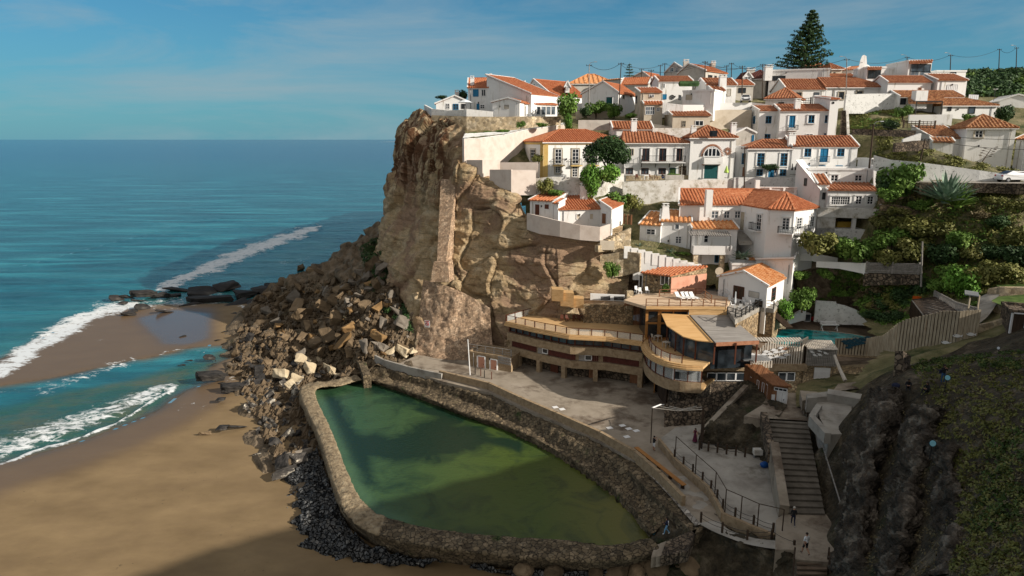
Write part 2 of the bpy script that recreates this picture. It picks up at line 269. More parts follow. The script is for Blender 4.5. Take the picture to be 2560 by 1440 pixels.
class MB:
 def __init__(s):s.v=[];s.f=[];s.m=[]
 def add(s,vs,fs,mi=0):
  k=len(s.v);s.v+=[tuple(q)for q in vs];s.f+=[tuple(k+i for i in f)for f in fs];s.m+=[mi]*len(fs);return s
 def prism(s,low,up,mi=0):
  n=len(low);s.add(list(low)+list(up),[tuple(range(n))[::-1],tuple(range(n,2*n))]+[(i,(i+1)%n,n+(i+1)%n,n+i)for i in range(n)],mi);return s
 def slab(s,pts,t,mi=0):
  return s.prism([Vector(p)-Vector((0,0,t))for p in pts],[Vector(p)for p in pts],mi)
 def box(s,c,sx,sy,sz,rz=0,mi=0):
  c=Vector(c);a=Vector((cos(rz),sin(rz),0))*sx/2;b=Vector((-sin(rz),cos(rz),0))*sy/2;z=Vector((0,0,sz))
  r=[c-a-b,c+a-b,c+a+b,c-a+b];return s.prism(r,[q+z for q in r],mi)
 def bar(s,p,q,w,h=None,mi=0):
  p,q=Vector(p),Vector(q);h=h or w;d=(q-p)
  if d.length<1e-6:return s
  d.normalize();up=Vector((0,0,1))if abs(d.z)<.95 else Vector((0,1,0))
  a=d.cross(up).normalized()*w/2;b=a.cross(d).normalized()*h/2
  return s.prism([p-a-b,p+a-b,p+a+b,p-a+b],[q-a-b,q+a-b,q+a+b,q-a+b],mi)
 def tube(s,pts,r,n=6,mi=0):
  pts=[Vector(p)for p in pts];rs=r if isinstance(r,(list,tuple))else[r]*len(pts);k=len(s.v)
  for i,p in enumerate(pts):
   d=(pts[min(i+1,len(pts)-1)]-pts[max(i-1,0)]).normalized();up=Vector((0,0,1))if abs(d.z)<.9 else Vector((1,0,0))
   a=d.cross(up).normalized();b=a.cross(d)
   for j in range(n):s.v.append(tuple(p+(a*cos(2*pi*j/n)+b*sin(2*pi*j/n))*rs[i]))
  for i in range(len(pts)-1):
   for j in range(n):
    s.f.append((k+i*n+j,k+i*n+(j+1)%n,k+(i+1)*n+(j+1)%n,k+(i+1)*n+j));s.m.append(mi)
  s.f.append(tuple(range(k,k+n))[::-1]);s.m.append(mi);e=k+(len(pts)-1)*n;s.f.append(tuple(range(e,e+n)));s.m.append(mi);return s
 def lathe(s,c,prof,n=12,mi=0):
  c=Vector(c);k=len(s.v)
  for r,z in prof:
   for j in range(n):s.v.append((c.x+r*cos(2*pi*j/n),c.y+r*sin(2*pi*j/n),c.z+z))
  for i in range(len(prof)-1):
   for j in range(n):s.f.append((k+i*n+j,k+i*n+(j+1)%n,k+(i+1)*n+(j+1)%n,k+(i+1)*n+j));s.m.append(mi)
  s.f.append(tuple(range(k,k+n))[::-1]);e=k+(len(prof)-1)*n;s.f.append(tuple(range(e,e+n)));s.m+=[mi,mi];return s
 def build(s,name,mats,parent=None,smooth=False,**kw):
  o0=off(parent)if kw.pop('world',True)else Vector((0,0,0))
  me=bpy.data.meshes.new(name);me.from_pydata([(a-o0.x,b-o0.y,c-o0.z)for a,b,c in s.v],[],s.f)
  if not isinstance(mats,(list,tuple)):mats=[mats]
  for q in mats:me.materials.append(M[q]if isinstance(q,str)else q)
  me.polygons.foreach_set('material_index',s.m)
  if smooth:me.polygons.foreach_set('use_smooth',[True]*len(s.f))
  me.update();bm=bmesh.new();bm.from_mesh(me);bmesh.ops.recalc_face_normals(bm,faces=bm.faces);bm.to_mesh(me);bm.free()
  o=bpy.data.objects.new(name,me);COL.objects.link(o);o.parent=parent
  return prop(o,**kw)
def kids(o):return list(o.children)
def dup(o,loc=None,rz=None,sc=None,label=None,parent=None,group=None):
 c=o.copy();COL.objects.link(c)
 if parent is not None:c.parent=parent
 if loc is not None:c.location=loc
 if rz is not None:c.rotation_euler=(o.rotation_euler[0],o.rotation_euler[1],rz)
 if sc is not None:c.scale=(sc,sc,sc)if not isinstance(sc,tuple)else sc
 if label:c['label']=label
 if group:c['group']=group
 for k in kids(o):dup(k,parent=c)
 return c
def npmesh(name,V,Fq,mat,parent=None,smooth=False,**kw):
 me=bpy.data.meshes.new(name);V=np.asarray(V,dtype=np.float32)
 if parent is not None:V=V-np.array(off(parent),dtype=np.float32)
 Fq=np.asarray(Fq,dtype=np.int32);k=Fq.shape[1]
 me.vertices.add(len(V));me.vertices.foreach_set('co',V.ravel());me.loops.add(Fq.size);me.loops.foreach_set('vertex_index',Fq.ravel())
 me.polygons.add(len(Fq));me.polygons.foreach_set('loop_start',np.arange(0,Fq.size,k,dtype=np.int32));me.polygons.foreach_set('loop_total',np.full(len(Fq),k,dtype=np.int32))
 if smooth:me.polygons.foreach_set('use_smooth',np.ones(len(Fq),bool))
 me.materials.append(M[mat]if isinstance(mat,str)else mat);me.update(calc_edges=True);me.validate()
 o=bpy.data.objects.new(name,me);COL.objects.link(o);o.parent=parent
 return prop(o,**kw)
def cr(p0,p1,p2,p3,t):
 return.5*((2*p1)+(-p0+p2)*t+(2*p0-5*p1+4*p2-p3)*t*t+(-p0+3*p1-3*p2+p3)*t**3)
def resample(A,n,axis):
 A=np.moveaxis(np.asarray(A,float),axis,0);k=A.shape[0];out=[]
 for s in np.linspace(0,k-1,n):
  i=min(int(s),k-2);t=s-i
  out.append(cr(A[max(i-1,0)],A[i],A[i+1],A[min(i+2,k-1)],t))
 return np.moveaxis(np.array(out),0,axis)
def lin(A,n,axis):
 A=np.moveaxis(np.asarray(A,float),axis,0);k=A.shape[0];s=np.linspace(0,k-1,n);i=np.minimum(s.astype(int),k-2);t=(s-i).reshape(-1,*[1]*(A.ndim-1));return np.moveaxis(A[i]*(1-t)+A[i+1]*t,0,axis)
def loft(rows,nu,nv,linv=False):
 A=np.array([[tuple(PT(c))for c in r]for r in rows]);return resample((lin if linv else resample)(A,nv,0),nu,1)
def gridfaces(nv,nu):
 i=np.arange(nv-1)[:,None]*nu+np.arange(nu-1)[None,:];i=i.ravel();return np.stack([i,i+1,i+nu+1,i+nu],1)
def normals(A):
 du=np.gradient(A,axis=1);dv=np.gradient(A,axis=0);n=np.cross(du,dv);n/=(np.linalg.norm(n,axis=2,keepdims=True)+1e-9);return n
def fbm(p,o=4):
 return noise.fractal(Vector(p),1.0,2.1,o)
def dseg(px,py,pl):
 """distance to a polyline with widths [(x, y, w)...], measured in units of the width"""
 best=np.full(px.shape,9.0)
 for(x0,y0,w0),(x1,y1,w1)in zip(pl[:-1],pl[1:]):
  dx,dy=x1-x0,y1-y0;t=np.clip(((px-x0)*dx+(py-y0)*dy)/(dx*dx+dy*dy),0,1)
  d=np.hypot(px-x0-t*dx,py-y0-t*dy)/(w0+(w1-w0)*t);best=np.minimum(best,d)
 return best
SAND=[(-900,1230),(-200,1200),(0,1166),(150,1125),(280,1080),(400,1030),(455,985),(520,960),(560,945),(520,925),(560,905),(620,880),(600,860),(470,870),(400,892),(330,902),(230,925),(120,950),(0,965),(-300,1020),(-500,1080),(-500,1000),(-250,960),(0,905),(80,865),(170,815),(260,782),(330,770),(400,765),(640,760),(760,740),(900,700),(1400,700),(1500,1600),(-900,1700)]
xs=np.arange(-150,26,.55);ys=np.concatenate([np.arange(42,180,.62),np.arange(180,335,1.1)])
X,Y=np.meshgrid(xs,ys);Z=np.zeros_like(X)
dcam=Y*cs+H*sn;px=1280+F*X/dcam;py=720-F*(Y*sn-H*cs)/dcam
sand=poly_in_np(px,py,SAND).astype(float)
def blur(a,k):
 for _ in range(k):
  b=np.pad(a,1,mode='edge');a=(b[1:-1,1:-1]*2+b[:-2,1:-1]+b[2:,1:-1]+b[1:-1,:-2]+b[1:-1,2:])/6
 return a
sandb=blur(sand,5)
CH=[(-600,1140),(0,1020),(150,985),(330,950),(480,905),(560,880),(600,872),(620,900),(560,945),(500,958),(440,975),(400,1020),(280,1072),(150,1115),(0,1160),(-400,1230)]
chan=blur(poly_in_np(px,py,CH).astype(float),9);edge_a=blur(sand,26)
wet=blur(poly_in_np(px,py,[(-400,1500),(-900,900),(0,880),(300,770),(540,770),(540,900),(600,960),(560,1010),(480,1060),(380,1110),(200,1180),(0,1240)]).astype(float),16)
mirror=blur(poly_in_np(px,py,[(330,800),(440,775),(535,785),(530,850),(470,870),(400,868),(360,830)]).astype(float),10)
wq=np.vectorize(lambda a,b:noise.noise(Vector((a*.13,b*.13,7)))+.6*noise.noise(Vector((a*.4,b*.4,2))));W1=wq(X,Y);W2=wq(X+300,Y);px0,py0=px,py;px,py=px+W1*14,py+W2*9
foam=np.zeros_like(X)
for pl,k in[([(-60,960,34),(40,905,30),(120,850,30),(200,805,26),(260,775,22),(340,765,14)],1.0),
     ([(400,728,15),(440,705,19),(520,672,21),(600,640,20),(680,608,18),(750,585,14),(800,566,8)],1.0),
     ([(-60,1150,30),(60,1108,34),(180,1062,32),(290,1020,26),(370,990,18),(440,962,9)],.80),
     ([(100,985,16),(180,955,16),(260,925,18),(335,900,12)],.62),([(0,985,22),(150,960,20),(260,930,16)],.42),
     ([(-40,1180,5),(60,1143,5),(160,1112,5),(290,1062,5),(345,1030,5),(445,966,5)],1.0),
     ([(440,1020,40),(500,1040,45),(530,990,30)],.36),([(600,935,18),(570,960,16)],.55),([(700,655,16),(780,652,12)],.5),([(600,768,9),(618,774,8)],.9),
     ([(560,700,60),(700,650,50),(860,600,45)],.30),([(200,690,30),(300,680,30)],.2),([(240,770,26),(420,760,26),(560,745,18)],.62),
     ([(560,880,3),(440,880,3),(395,888,3)],.6),([(195,860,3),(290,845,3),(325,818,3)],.5)]:
 foam=np.maximum(foam,k*np.clip(1.35-dseg(px,py,pl),0,1))
sh=blur(np.clip(1-dseg(px,py,[(-600,1150,90),(0,900,90),(300,800,80),(620,700,60),(820,610,40)]),0,1),3)
Z=sandb*.35-.0
Z+=np.clip(sandb-.8,0,1)*0
tm=np.vectorize(lambda a,b:noise.noise(Vector((a*.12,b*.35,0)))*.16+noise.noise(Vector((a*.5,b*.9,3)))*.05)
Z+=(1-sandb)*tm(X,Y)+foam*(1-sandb)*.35
hill_up=np.clip((X+30)/25,0,1);Z+=sandb*hill_up*.3
def shore_mat(name,sea):
 m=bpy.data.materials.new(name);m.use_nodes=True;n=m.node_tree.nodes;l=m.node_tree.links;b=n['Principled BSDF']
 c=n.new('ShaderNodeTexCoord')
 def att(q):
  a=n.new('ShaderNodeAttribute');a.attribute_name=q;return a.outputs['Fac']
 def nz(scale,st=(1,1,1),det=6,rg=.6,dist=0.):
  mp=n.new('ShaderNodeMapping');mp.inputs['Scale'].default_value=st;l.new(c.outputs['Object'],mp.inputs[0])
  t=n.new('ShaderNodeTexNoise');t.inputs['Scale'].default_value=scale;t.inputs['Detail'].default_value=det;t.inputs['Roughness'].default_value=rg;t.inputs['Distortion'].default_value=dist
  l.new(mp.outputs[0],t.inputs[0]);return t.outputs[0]
 def mr(src,a,b_,c0=0,c1=1):
  x=n.new('ShaderNodeMapRange');x.inputs[1].default_value=a;x.inputs[2].default_value=b_;x.inputs[3].default_value=c0;x.inputs[4].default_value=c1;l.new(src,x.inputs[0]);return x.outputs[0]
 def mix(f,a,b_):
  x=n.new('ShaderNodeMix');x.data_type='RGBA';l.new(f,x.inputs[0])
  for i,q in((6,a),(7,b_)):
   if isinstance(q,tuple):x.inputs[i].default_value=(*q,1)
   else:l.new(q,x.inputs[i])
  return x.outputs[2]
 def ma(op,a,b_):
  x=n.new('ShaderNodeMath');x.operation=op
  for i,q in((0,a),(1,b_)):
   if isinstance(q,(int,float)):x.inputs[i].default_value=q
   else:l.new(q,x.inputs[i])
  return x.outputs[0]
 edge_c=(.115,.08,.048)
 if sea:
  swl=mr(nz(.10,(.22,1.9,1),5,.55,.3),.42,.60);streak=nz(.05,(.35,1.6,1),8,.62,.6)
  deep=n.new('ShaderNodeValToRGB');e=deep.color_ramp.elements;e.new(.5)
  for i,(p_,q)in enumerate([(.38,(.002,.055,.075)),(.50,(.005,.115,.15)),(.64,(.04,.25,.285))]):e[i].position=p_;e[i].color=(*q,1)
  l.new(streak,deep.inputs[0])
  sep=n.new('ShaderNodeSeparateXYZ');l.new(c.outputs['Object'],sep.inputs[0])
  far=mr(sep.outputs[1],250,1500);col=mix(ma('MULTIPLY',swl,.55),deep.outputs[0],(.002,.036,.052));col=mix(far,col,(.002,.045,.12))
  rt=ma('MULTIPLY',mr(sep.outputs[0],-140,10),mr(sep.outputs[1],900,300));col=mix(ma('MULTIPLY',rt,.45),col,(.035,.20,.25))
  col=mix(ma('MULTIPLY',att('shallow'),.5),col,(.03,.13,.11));col=mix(ma('MULTIPLY',att('chan'),.85),col,(.022,.085,.055))
  col=mix(ma('MULTIPLY',ma('MULTIPLY',att('chan'),mr(nz(.12,(1,1,1),5),.45,.62)),.7),col,(.10,.095,.045))
  col=mix(mr(att('edge'),.04,.50),col,edge_c)
 else:
  dry=n.new('ShaderNodeValToRGB');e=dry.color_ramp.elements;e[0].position=.3;e[1].position=.7;e[0].color=(.165,.11,.05,1);e[1].color=(.26,.18,.088,1)
  l.new(nz(.15,(1,1.6,1),8,.6),dry.inputs[0])
  spk=ma('MULTIPLY',mr(nz(1.7,(1,1.6,1),3),.66,.72),mr(nz(.12,(1,1,1),3),.5,.62));rip=mr(nz(.22,(1,1.8,1),8,.65,1.5),.45,.62);col=mix(ma('MULTIPLY',rip,.18),dry.outputs[0],(.17,.11,.06));col=mix(ma('MULTIPLY',spk,.6),col,(.05,.035,.02));col=mix(ma('MULTIPLY',att('wet'),.8),col,(.12,.078,.045));col=mix(ma('MULTIPLY',att('mirror'),.4),col,(.06,.06,.075))
  col=mix(ma('MULTIPLY',mr(att('edge'),1.0,.52),.9),col,edge_c)
 fo=att('foam');f1=nz(.55,(1,1.5,1),10,.72,.8);f2=nz(1.6,(1,1,1),6,.7,.3)
 fr=ma('ADD',f1,ma('MULTIPLY',ma('SUBTRACT',f2,.5),.25));thr=ma('SUBTRACT',.80,ma('MULTIPLY',fo,.43))
 ff=ma('MULTIPLY',mr(ma('SUBTRACT',fr,thr),-.03,.10),mr(fo,.02,.12))
 if sea:caps=mr(nz(.35,(1,2.2,1),9,.75,.5),.735,.78,0,.35);ff=ma('MAXIMUM',ff,ma('MULTIPLY',caps,mr(sep.outputs[1],420,200)))
 col=mix(ff,col,(.72,.76,.78));l.new(col,b.inputs['Base Color'])
 if sea:
  l.new(ma('MAXIMUM',mr(ff,0,1,.16,.8),mr(att('edge'),.1,.5,.1,.6)),b.inputs['Roughness']);b.inputs['IOR'].default_value=1.33
  w1=nz(.55,(.6,1.6,1),8,.65,.4);w2=nz(.09,(.4,1.5,1),6,.6,.4)
  hgt=ma('ADD',w1,ma('MULTIPLY',w2,4.0));bd,bs=.5,.55
 else:
  l.new(ma('SUBTRACT',.9,ma('MAXIMUM',ma('MULTIPLY',att('wet'),.42),ma('MULTIPLY',att('mirror'),.72))),b.inputs['Roughness'])
  hgt=nz(.8,(1,3,1),6);bd,bs=.04,.5
 bp=n.new('ShaderNodeBump');bp.inputs['Strength'].default_value=bs;bp.inputs['Distance'].default_value=bd;l.new(hgt,bp.inputs['Height']);l.new(bp.outputs[0],b.inputs['Normal'])
 MATS[name]=m
shore_mat('sea_water',True);shore_mat('beach_sand',False)
def attr_mesh(name,mask,mat):
 V=np.stack([X.ravel(),Y.ravel(),Z.ravel()],1);Fq=gridfaces(*X.shape);k=mask.ravel()[Fq].mean(1)>.5;Fq=Fq[k]
 used=np.unique(Fq);mp_=np.zeros(len(V),int);mp_[used]=np.arange(len(used));V=V[used];Fq=mp_[Fq]
 A={q:a.ravel()[used]for q,a in(('foam',foam),('wet',wet),('mirror',mirror),('chan',chan),('shallow',sh),('edge',edge_a))}
 return V,Fq,A
V,Fq,A=attr_mesh('sea',1-sandb,'sea_water')
far=[(-40000,250),(-40000,60000),(50000,60000),(50000,250)]
YE=float(ys[-1]);k=len(V);ring=[(-60000,-3000,0),(-150,-3000,0),(-150,42,0),(-150,YE,0),(-60000,60000,0),(25.4,YE,0),(60000,60000,0),(60000,YE,0),(-60000,42,0)]
V=np.vstack([V,np.array(ring)]);Fq=np.vstack([Fq,[(k,k+1,k+2,k+8),(k+8,k+2,k+3,k+4),(k+3,k+5,k+6,k+4),(k+5,k+7,k+6,k+6)][:3]])
sea=npmesh('sea',V,Fq,'sea_water',smooth=True,kind='structure')
m2=MB().add([(25.4,YE,0),(60000,YE,0),(60000,60000,0)],[(0,1,2)]);
for q,a in A.items():
 at=sea.data.attributes.new(q,'FLOAT','POINT');at.data.foreach_set('value',np.concatenate([a,np.zeros(len(sea.data.vertices)-len(a))]).astype(np.float32))
V,Fq,A=attr_mesh('beach',sandb,'beach_sand')
beach=npmesh('beach',V,Fq,'beach_sand',smooth=True,kind='structure')
for q,a in A.items():
 at=beach.data.attributes.new(q,'FLOAT','POINT');at.data.foreach_set('value',a.astype(np.float32))
fv=[(-1700+i*180,9000,2+38*max(0,sin(i/26*pi))**.7*(1+.35*noise.noise(Vector((i*.6,0,0)))))for i in range(27)]
MB().prism([(a,b,-5)for a,b,c in fv]+[(fv[-1][0],11000,-5),(fv[0][0],11000,-5)],fv+[(fv[-1][0],11000,2),(fv[0][0],11000,2)]).build('hills','far_land',kind='structure')
CR=[
 [(1062,277,156),(1110,291,139),(1163,330,124),(1163,400,119.5),(1215,436,117.5),(1285,476,115),(1318,540,112.5),(1400,582,109),(1495,618,107),(1570,650,106.5)],
 [(1010,325,153),(1080,350,134),(1145,375,122),(1150,428,118),(1210,458,115.5),(1285,500,112.5),(1322,562,110.5),(1400,602,107),(1492,640,105.5),(1570,675,105.5)],
 [(1000,395,150),(1065,430,131),(1125,455,120.5),(1150,480,117),(1220,510,113.5),(1290,545,111),(1330,592,108.5),(1400,627,105),(1485,665,104.2),(1570,700,104.5)],
 [(986,445,148),(1055,500,129),(1115,540,118),(1150,565,114.5),(1220,585,111.5),(1290,612,109),(1340,645,106.2),(1400,668,103.5),(1482,700,103),(1570,725,103.5)],
 [(960,520,146),(1030,590,126),(1095,630,115.5),(1140,650,112),(1210,665,110),(1280,685,107.3),(1340,705,104.8),(1400,712,102.6),(1480,738,102.2),(1570,748,102.6)],
 [(956,585,144),(1015,670,121),(1080,710,112.5),(1130,725,110),(1200,745,107.5),(1270,760,105),(1340,762,102.8),(1400,765,101.2),(1480,775,101),(1570,775,101.4)],
 [(940,650,142),(1000,760,115.5),(1045,810,108),(1110,815,106.5),(1190,835,104.5),(1265,845,102),(1340,825,101),(1400,820,100),(1480,815,100),(1570,805,100.2)],
 [(930,720,140),(1000,850,108.5),(1035,885,105),(1110,910,103),(1190,925,101.5),(1265,945,99.5),(1340,965,98.5),(1400,965,98),(1480,970,98),(1570,965,98)]]
CR=[[(r[0][0]+(70 if i>0 else 40),r[0][1]-4,r[0][2]+40)]+r for i,r in enumerate(CR)]
A=loft(CR,420,210);Nn=normals(A)
sg=-1 if Nn[100,300][1]>0 else 1
Nn*=sg
def ledge(z,x):
 zz=z*.30+noise.noise(Vector((x*.05,z*.1,5)))*1.2;f=zz-math.floor(zz);st=(f**3)*.9 if f<.8 else.46*(1-(f-.8)/.2)
 return st
for i in range(A.shape[0]):
 for j in range(A.shape[1]):
  x,y,z=A[i,j];p=Vector((x,y,z))
  wp_=Vector((noise.noise(p*.15),noise.noise(p*.15+Vector((5,5,5))),noise.noise(p*.15+Vector((9,1,4)))))*1.6;pw2=p+wp_
  v1=noise.voronoi(Vector((pw2.x*.13,pw2.y*.13,pw2.z*.085)));v2=noise.voronoi(Vector((pw2.x*.30,pw2.y*.30,pw2.z*.9)))
  ck=lambda v,w_:max(0,1-(v[0][1]-v[0][0])/w_)
  f1=v1[1][0];f2=v2[1][0];tilt=(pw2.x*.13-f1.x)*noise.noise(f1*9.1)*2.0+(pw2.z*.085-f1.z)*noise.noise(f1*5.3)*1.6
  d=fbm(p*.09,3)*.8+fbm(p*.5+Vector((9,2,1)),3)*.28+noise.noise(f1*7.7)*1.3+tilt+noise.noise(f2*6.1)*.5-ck(v1,.06)*.3-ck(v2,.10)*.12+(ledge(z,x)-.25)*(.75 if z<28 else.25)
  blk=0
  rib=abs(noise.noise(Vector((x*.35,y*.35,z*.04))))*1.6 if z>26 and x<-9 else 0
  e=min(1,i/10,1);A[i,j]+=Nn[i,j]*(d+blk*.6+rib)*e*(.55 if j>330 else 1)
cliff=npmesh('cliff',A.reshape(-1,3),gridfaces(*A.shape[:2]),'cliff_rock',kind='structure')
cliff_bvh=BVHTree.FromPolygons([tuple(v)for v in A.reshape(-1,3)],[tuple(f)for f in gridfaces(*A.shape[:2])])
TR=[[(690,712,152),(780,665,150),(870,612,150),(957,555,149),(1010,640,130),(1075,740,114)],
   [(640,742,149),(720,705,143),(830,672,137),(940,652,131),(1000,742,117),(1052,815,108)],
   [(590,790,0,1.0),(690,770,0,4),(800,742,0,7.5),(900,742,0,11),(980,800,0,8.5),(1042,862,0,6)],
   [(545,862,0,-.3),(650,850,0,2),(760,830,0,4),(870,830,0,6.5),(960,850,0,6.3),(1030,888,0,5)],
   [(545,930,0,-.3),(650,920,0,1),(760,910,0,2),(850,900,0,3.5),(930,900,0,4.6),(1030,910,0,4.4)],
   [(590,1010,0,.1),(680,990,0,.7),(755,975,0,1.0),(830,958,0,2),(900,940,0,3),(1020,925,0,4.1)],
   [(600,1090,0,.2),(670,1080,0,.5),(740,1060,0,.7),(770,1030,0,.8),(800,990,0,1),(900,965,0,1.5)],
   [(690,1240,0,.2),(720,1230,0,.4),(760,1220,0,.6),(800,1210,0,.6),(820,1200,0,.6),(840,1190,0,.6)]]
TA=loft(TR,170,170);TN=normals(TA);TN*=(1 if TN[80,80][2]>0 else-1)
for i in range(TA.shape[0]):
 for j in range(TA.shape[1]):
  p=Vector(TA[i,j]);e=min(1,(j+3)/14,(170-i)/10)
  TA[i,j]+=TN[i,j]*(fbm(p*.18,5)*1.3*e+(noise.cell(p*.45)-.5)*.9*e*(p.z>1.5))
npmesh('talus',TA.reshape(-1,3),gridfaces(*TA.shape[:2]),'talus',kind='structure')
talus_bvh=BVHTree.FromPolygons([tuple(v)for v in TA.reshape(-1,3)],[tuple(f)for f in gridfaces(*TA.shape[:2])])
CP=[(1075,292,152),(1120,296,147),(1250,294,146),(1390,292,150),(1170,334,134),(1300,327,138),(1400,320,141),(1165,352,126),(1250,335,134),
   (1230,424,125),(1320,448,123),(1400,449,120),(1500,449,119),(1700,449,119.5),(1840,447,119.5),(1980,447,118),
   (1340,487,117),(1450,492,117),(1500,540,114),(1580,525,116),(1350,545,114),(1450,580,110),(1650,520,115),(1690,560,110),
   (1540,610,107.5),(1600,632,105),(1700,662,102),(1850,668,101.5),(1580,655,104),(1600,735,100.5),(1760,742,101),(1560,700,103.2),
   (1900,655,104),(1990,662,103),(1980,700,101),(2010,790,104),(2050,694,107.5),(2160,694,104),(2180,790,103.2),(2240,760,100),(2180,720,102),(2000,745,104.5),(1960,760,101),(1850,775,99.5),
   (2100,642,109),(2200,600,112),(2020,652,108),(1700,305,137),(1550,305,138),(1620,312,131),(1800,300,137),(1800,262,142),(1900,268,142),(1500,290,150),(1600,280,152),
   (1890,355,134),(1980,352,134),(2095,350,133),(2110,380,128),(2000,268,150),(2120,268,150),(2220,262,150),(2130,340,131),(2200,300,137),(2260,268,143),(2250,325,127),
   (2280,322,130),(2400,317,132),(2480,300,142),(2560,330,130),(2210,345,121),(2300,375,113),(2400,408,107),(2500,432,103),(2560,440,101),(2190,410,111),(2200,452,104),(2300,455,101),(2560,458,97),
   (2440,458,99),(2480,434,121),(2550,436,119),(2360,402,121),(2420,420,118),(2600,400,125),(2300,330,130),(2300,480,99),(2560,485,95),(2230,520,103),(2250,560,99),(2400,510,97),(2560,540,92),(2400,600,92),(2560,610,89),(2220,640,100),(2320,650,95),(2400,700,90),(2560,695,86),
   (2290,690,95),(2480,720,86),(2560,750,80),(2440,760,84),(2330,720,92),(2500,800,75),(2560,830,70),(2440,850,72),(2330,892,70),(2250,908,72),
   (2245,915,62),(2300,905,63),(2400,885,63),(2500,872,62),(2560,880,57),(2230,965,57.5),(2290,985,54),(2355,965,54),(2560,960,48),(2450,930,54),(2190,985,60),(2130,1010,62),(2140,1100,58),(2130,1200,55),(2100,1300,51),(2090,1440,46),
   (2060,1130,66),(2072,1220,58.5),(2085,1300,53.5),(2075,1440,48.5),(2200,1120,52),(2200,1250,47),(2250,1440,38),(2350,1440,32),(2350,1250,40),(2450,1200,36),(2330,1080,47),(2450,1050,43),(2560,1300,27),(2560,1440,23),(2560,1150,35),(2450,1440,27)]
CP+=[(x,440,128)for x in(1390,1500,1600,1700,1800)]+[(1900,437,128),(2000,437,128),(2120,430,127),(1920,351,139),(2050,350,139),(2000,263,158),(2150,262,158),(1200,288,155),(1300,286,155),(1760,608,113),(1850,608,111),(1960,628,105.5),(1450,546,111.5),(2100,574,112),(1620,640,104.5),(1700,650,103.5)]
WP=[(59,5,50),(59,16,45.5),(59,29,38.5),(59,43,31.5),(59,53,29),(59,59,29.5),(59,63,25.5),(60,72,21),(85,20,50),(85,45,38),(85,65,28),(90,80,24),(90,95,29),(40,10,40),(90,0,54),
   (30,140,40),(60,140,42),(20,180,46),(0,180,45),(50,190,50),(80,185,53),(110,185,52),(140,185,54),(0,230,42),(60,240,50),(120,240,55),(160,240,59),(200,200,56),(150,140,46),(120,120,38),(100,330,52),(200,330,64),(0,330,30),(-30,200,40),(220,100,42),(120,80,27)]
pts=np.array([tuple(P(*c))for c in CP]+WP)
D=np.linalg.norm(pts[:,None,:2]-pts[None,:,:2],axis=2);n_=len(pts)
K=np.zeros((n_+3,n_+3));K[:n_,:n_]=D+np.eye(n_)*-.35;K[:n_,n_]=1;K[:n_,n_+1:]=pts[:,:2];K[n_,:n_]=1;K[n_+1:,:n_]=pts[:,:2].T
wts=np.linalg.solve(K,np.concatenate([pts[:,2],[0,0,0]]))
def hgt_np(x,y):
 q=np.hypot(x[...,None]-pts[:,0],y[...,None]-pts[:,1]);return q@wts[:n_]+wts[n_]+wts[n_+1]*x+wts[n_+2]*y
gx=np.concatenate([np.arange(-32,86,.7),np.arange(86,330,5)]);gy=np.concatenate([np.arange(6,165,.7),np.arange(165,340,3)])
TX,TY=np.meshgrid(gx,gy);TZ=np.zeros_like(TX)
for i in range(TX.shape[0]):TZ[i]=hgt_np(TX[i],TY[i])
for i in range(TX.shape[0]):
 for j in range(TX.shape[1]):
  x,y=TX[i,j],TY[i,j]
  if y<72:a=.5*noise.noise(Vector((x*.16,y*.10,0)))+.45*fbm((x*.35,y*.35,2),4)-.3
  elif y<165:a=.45*fbm((x*.3,y*.3,2),4)
  else:a=3*fbm((x*.03,y*.03,2),5)+.8*fbm((x*.2,y*.2,2),3)
  TZ[i,j]+=a
edge=[tuple(P(*c))[:2]for c in CR[0][1:]]
keep_poly=[(edge[0][0]-14,edge[0][1]+60)]+[(a+.8,b+.8)for a,b in edge]+[(26,104),(31,101.5),(38,101.8),(44,104.4),(52.5,103.8),(50.5,98),(48.5,90),(46.5,81),(40,76),(37,69),(31.5,69.5),(29,66),(26.5,61),(25.5,56),(22.8,49),(19,40),(14,34),(14,0),(400,0),(400,400),(-60,400)]
cen=gridfaces(*TX.shape);cx=TX.ravel()[cen].mean(1);cy=TY.ravel()[cen].mean(1)
ok=poly_in_np(cx,cy,keep_poly)
TV=np.stack([TX.ravel(),TY.ravel(),TZ.ravel()],1)
def part_terrain(name,sel,mat):
 Fq=cen[sel];used=np.unique(Fq);mp_=np.zeros(len(TV),int);mp_[used]=np.arange(len(used));return npmesh(name,TV[used],mp_[Fq],mat,kind='structure')
part_terrain('hillside',ok&(cy>72),'scrub_soil');part_terrain('slope',ok&(cy<=72),'dark_slope')
terr_bvh=BVHTree.FromPolygons([tuple(v)for v in TV],[tuple(f)for f in cen[ok]])
def drop(bvh,px,py):
 o=Vector((0,0,H));d=Vector(ray(px,py)).normalized();h=bvh.ray_cast(o,d);return h[0]
def ground(x,y):
 h=terr_bvh.ray_cast(Vector((x,y,200)),Vector((0,0,-1)));return h[0].z if h[0]else 5
RRR=None
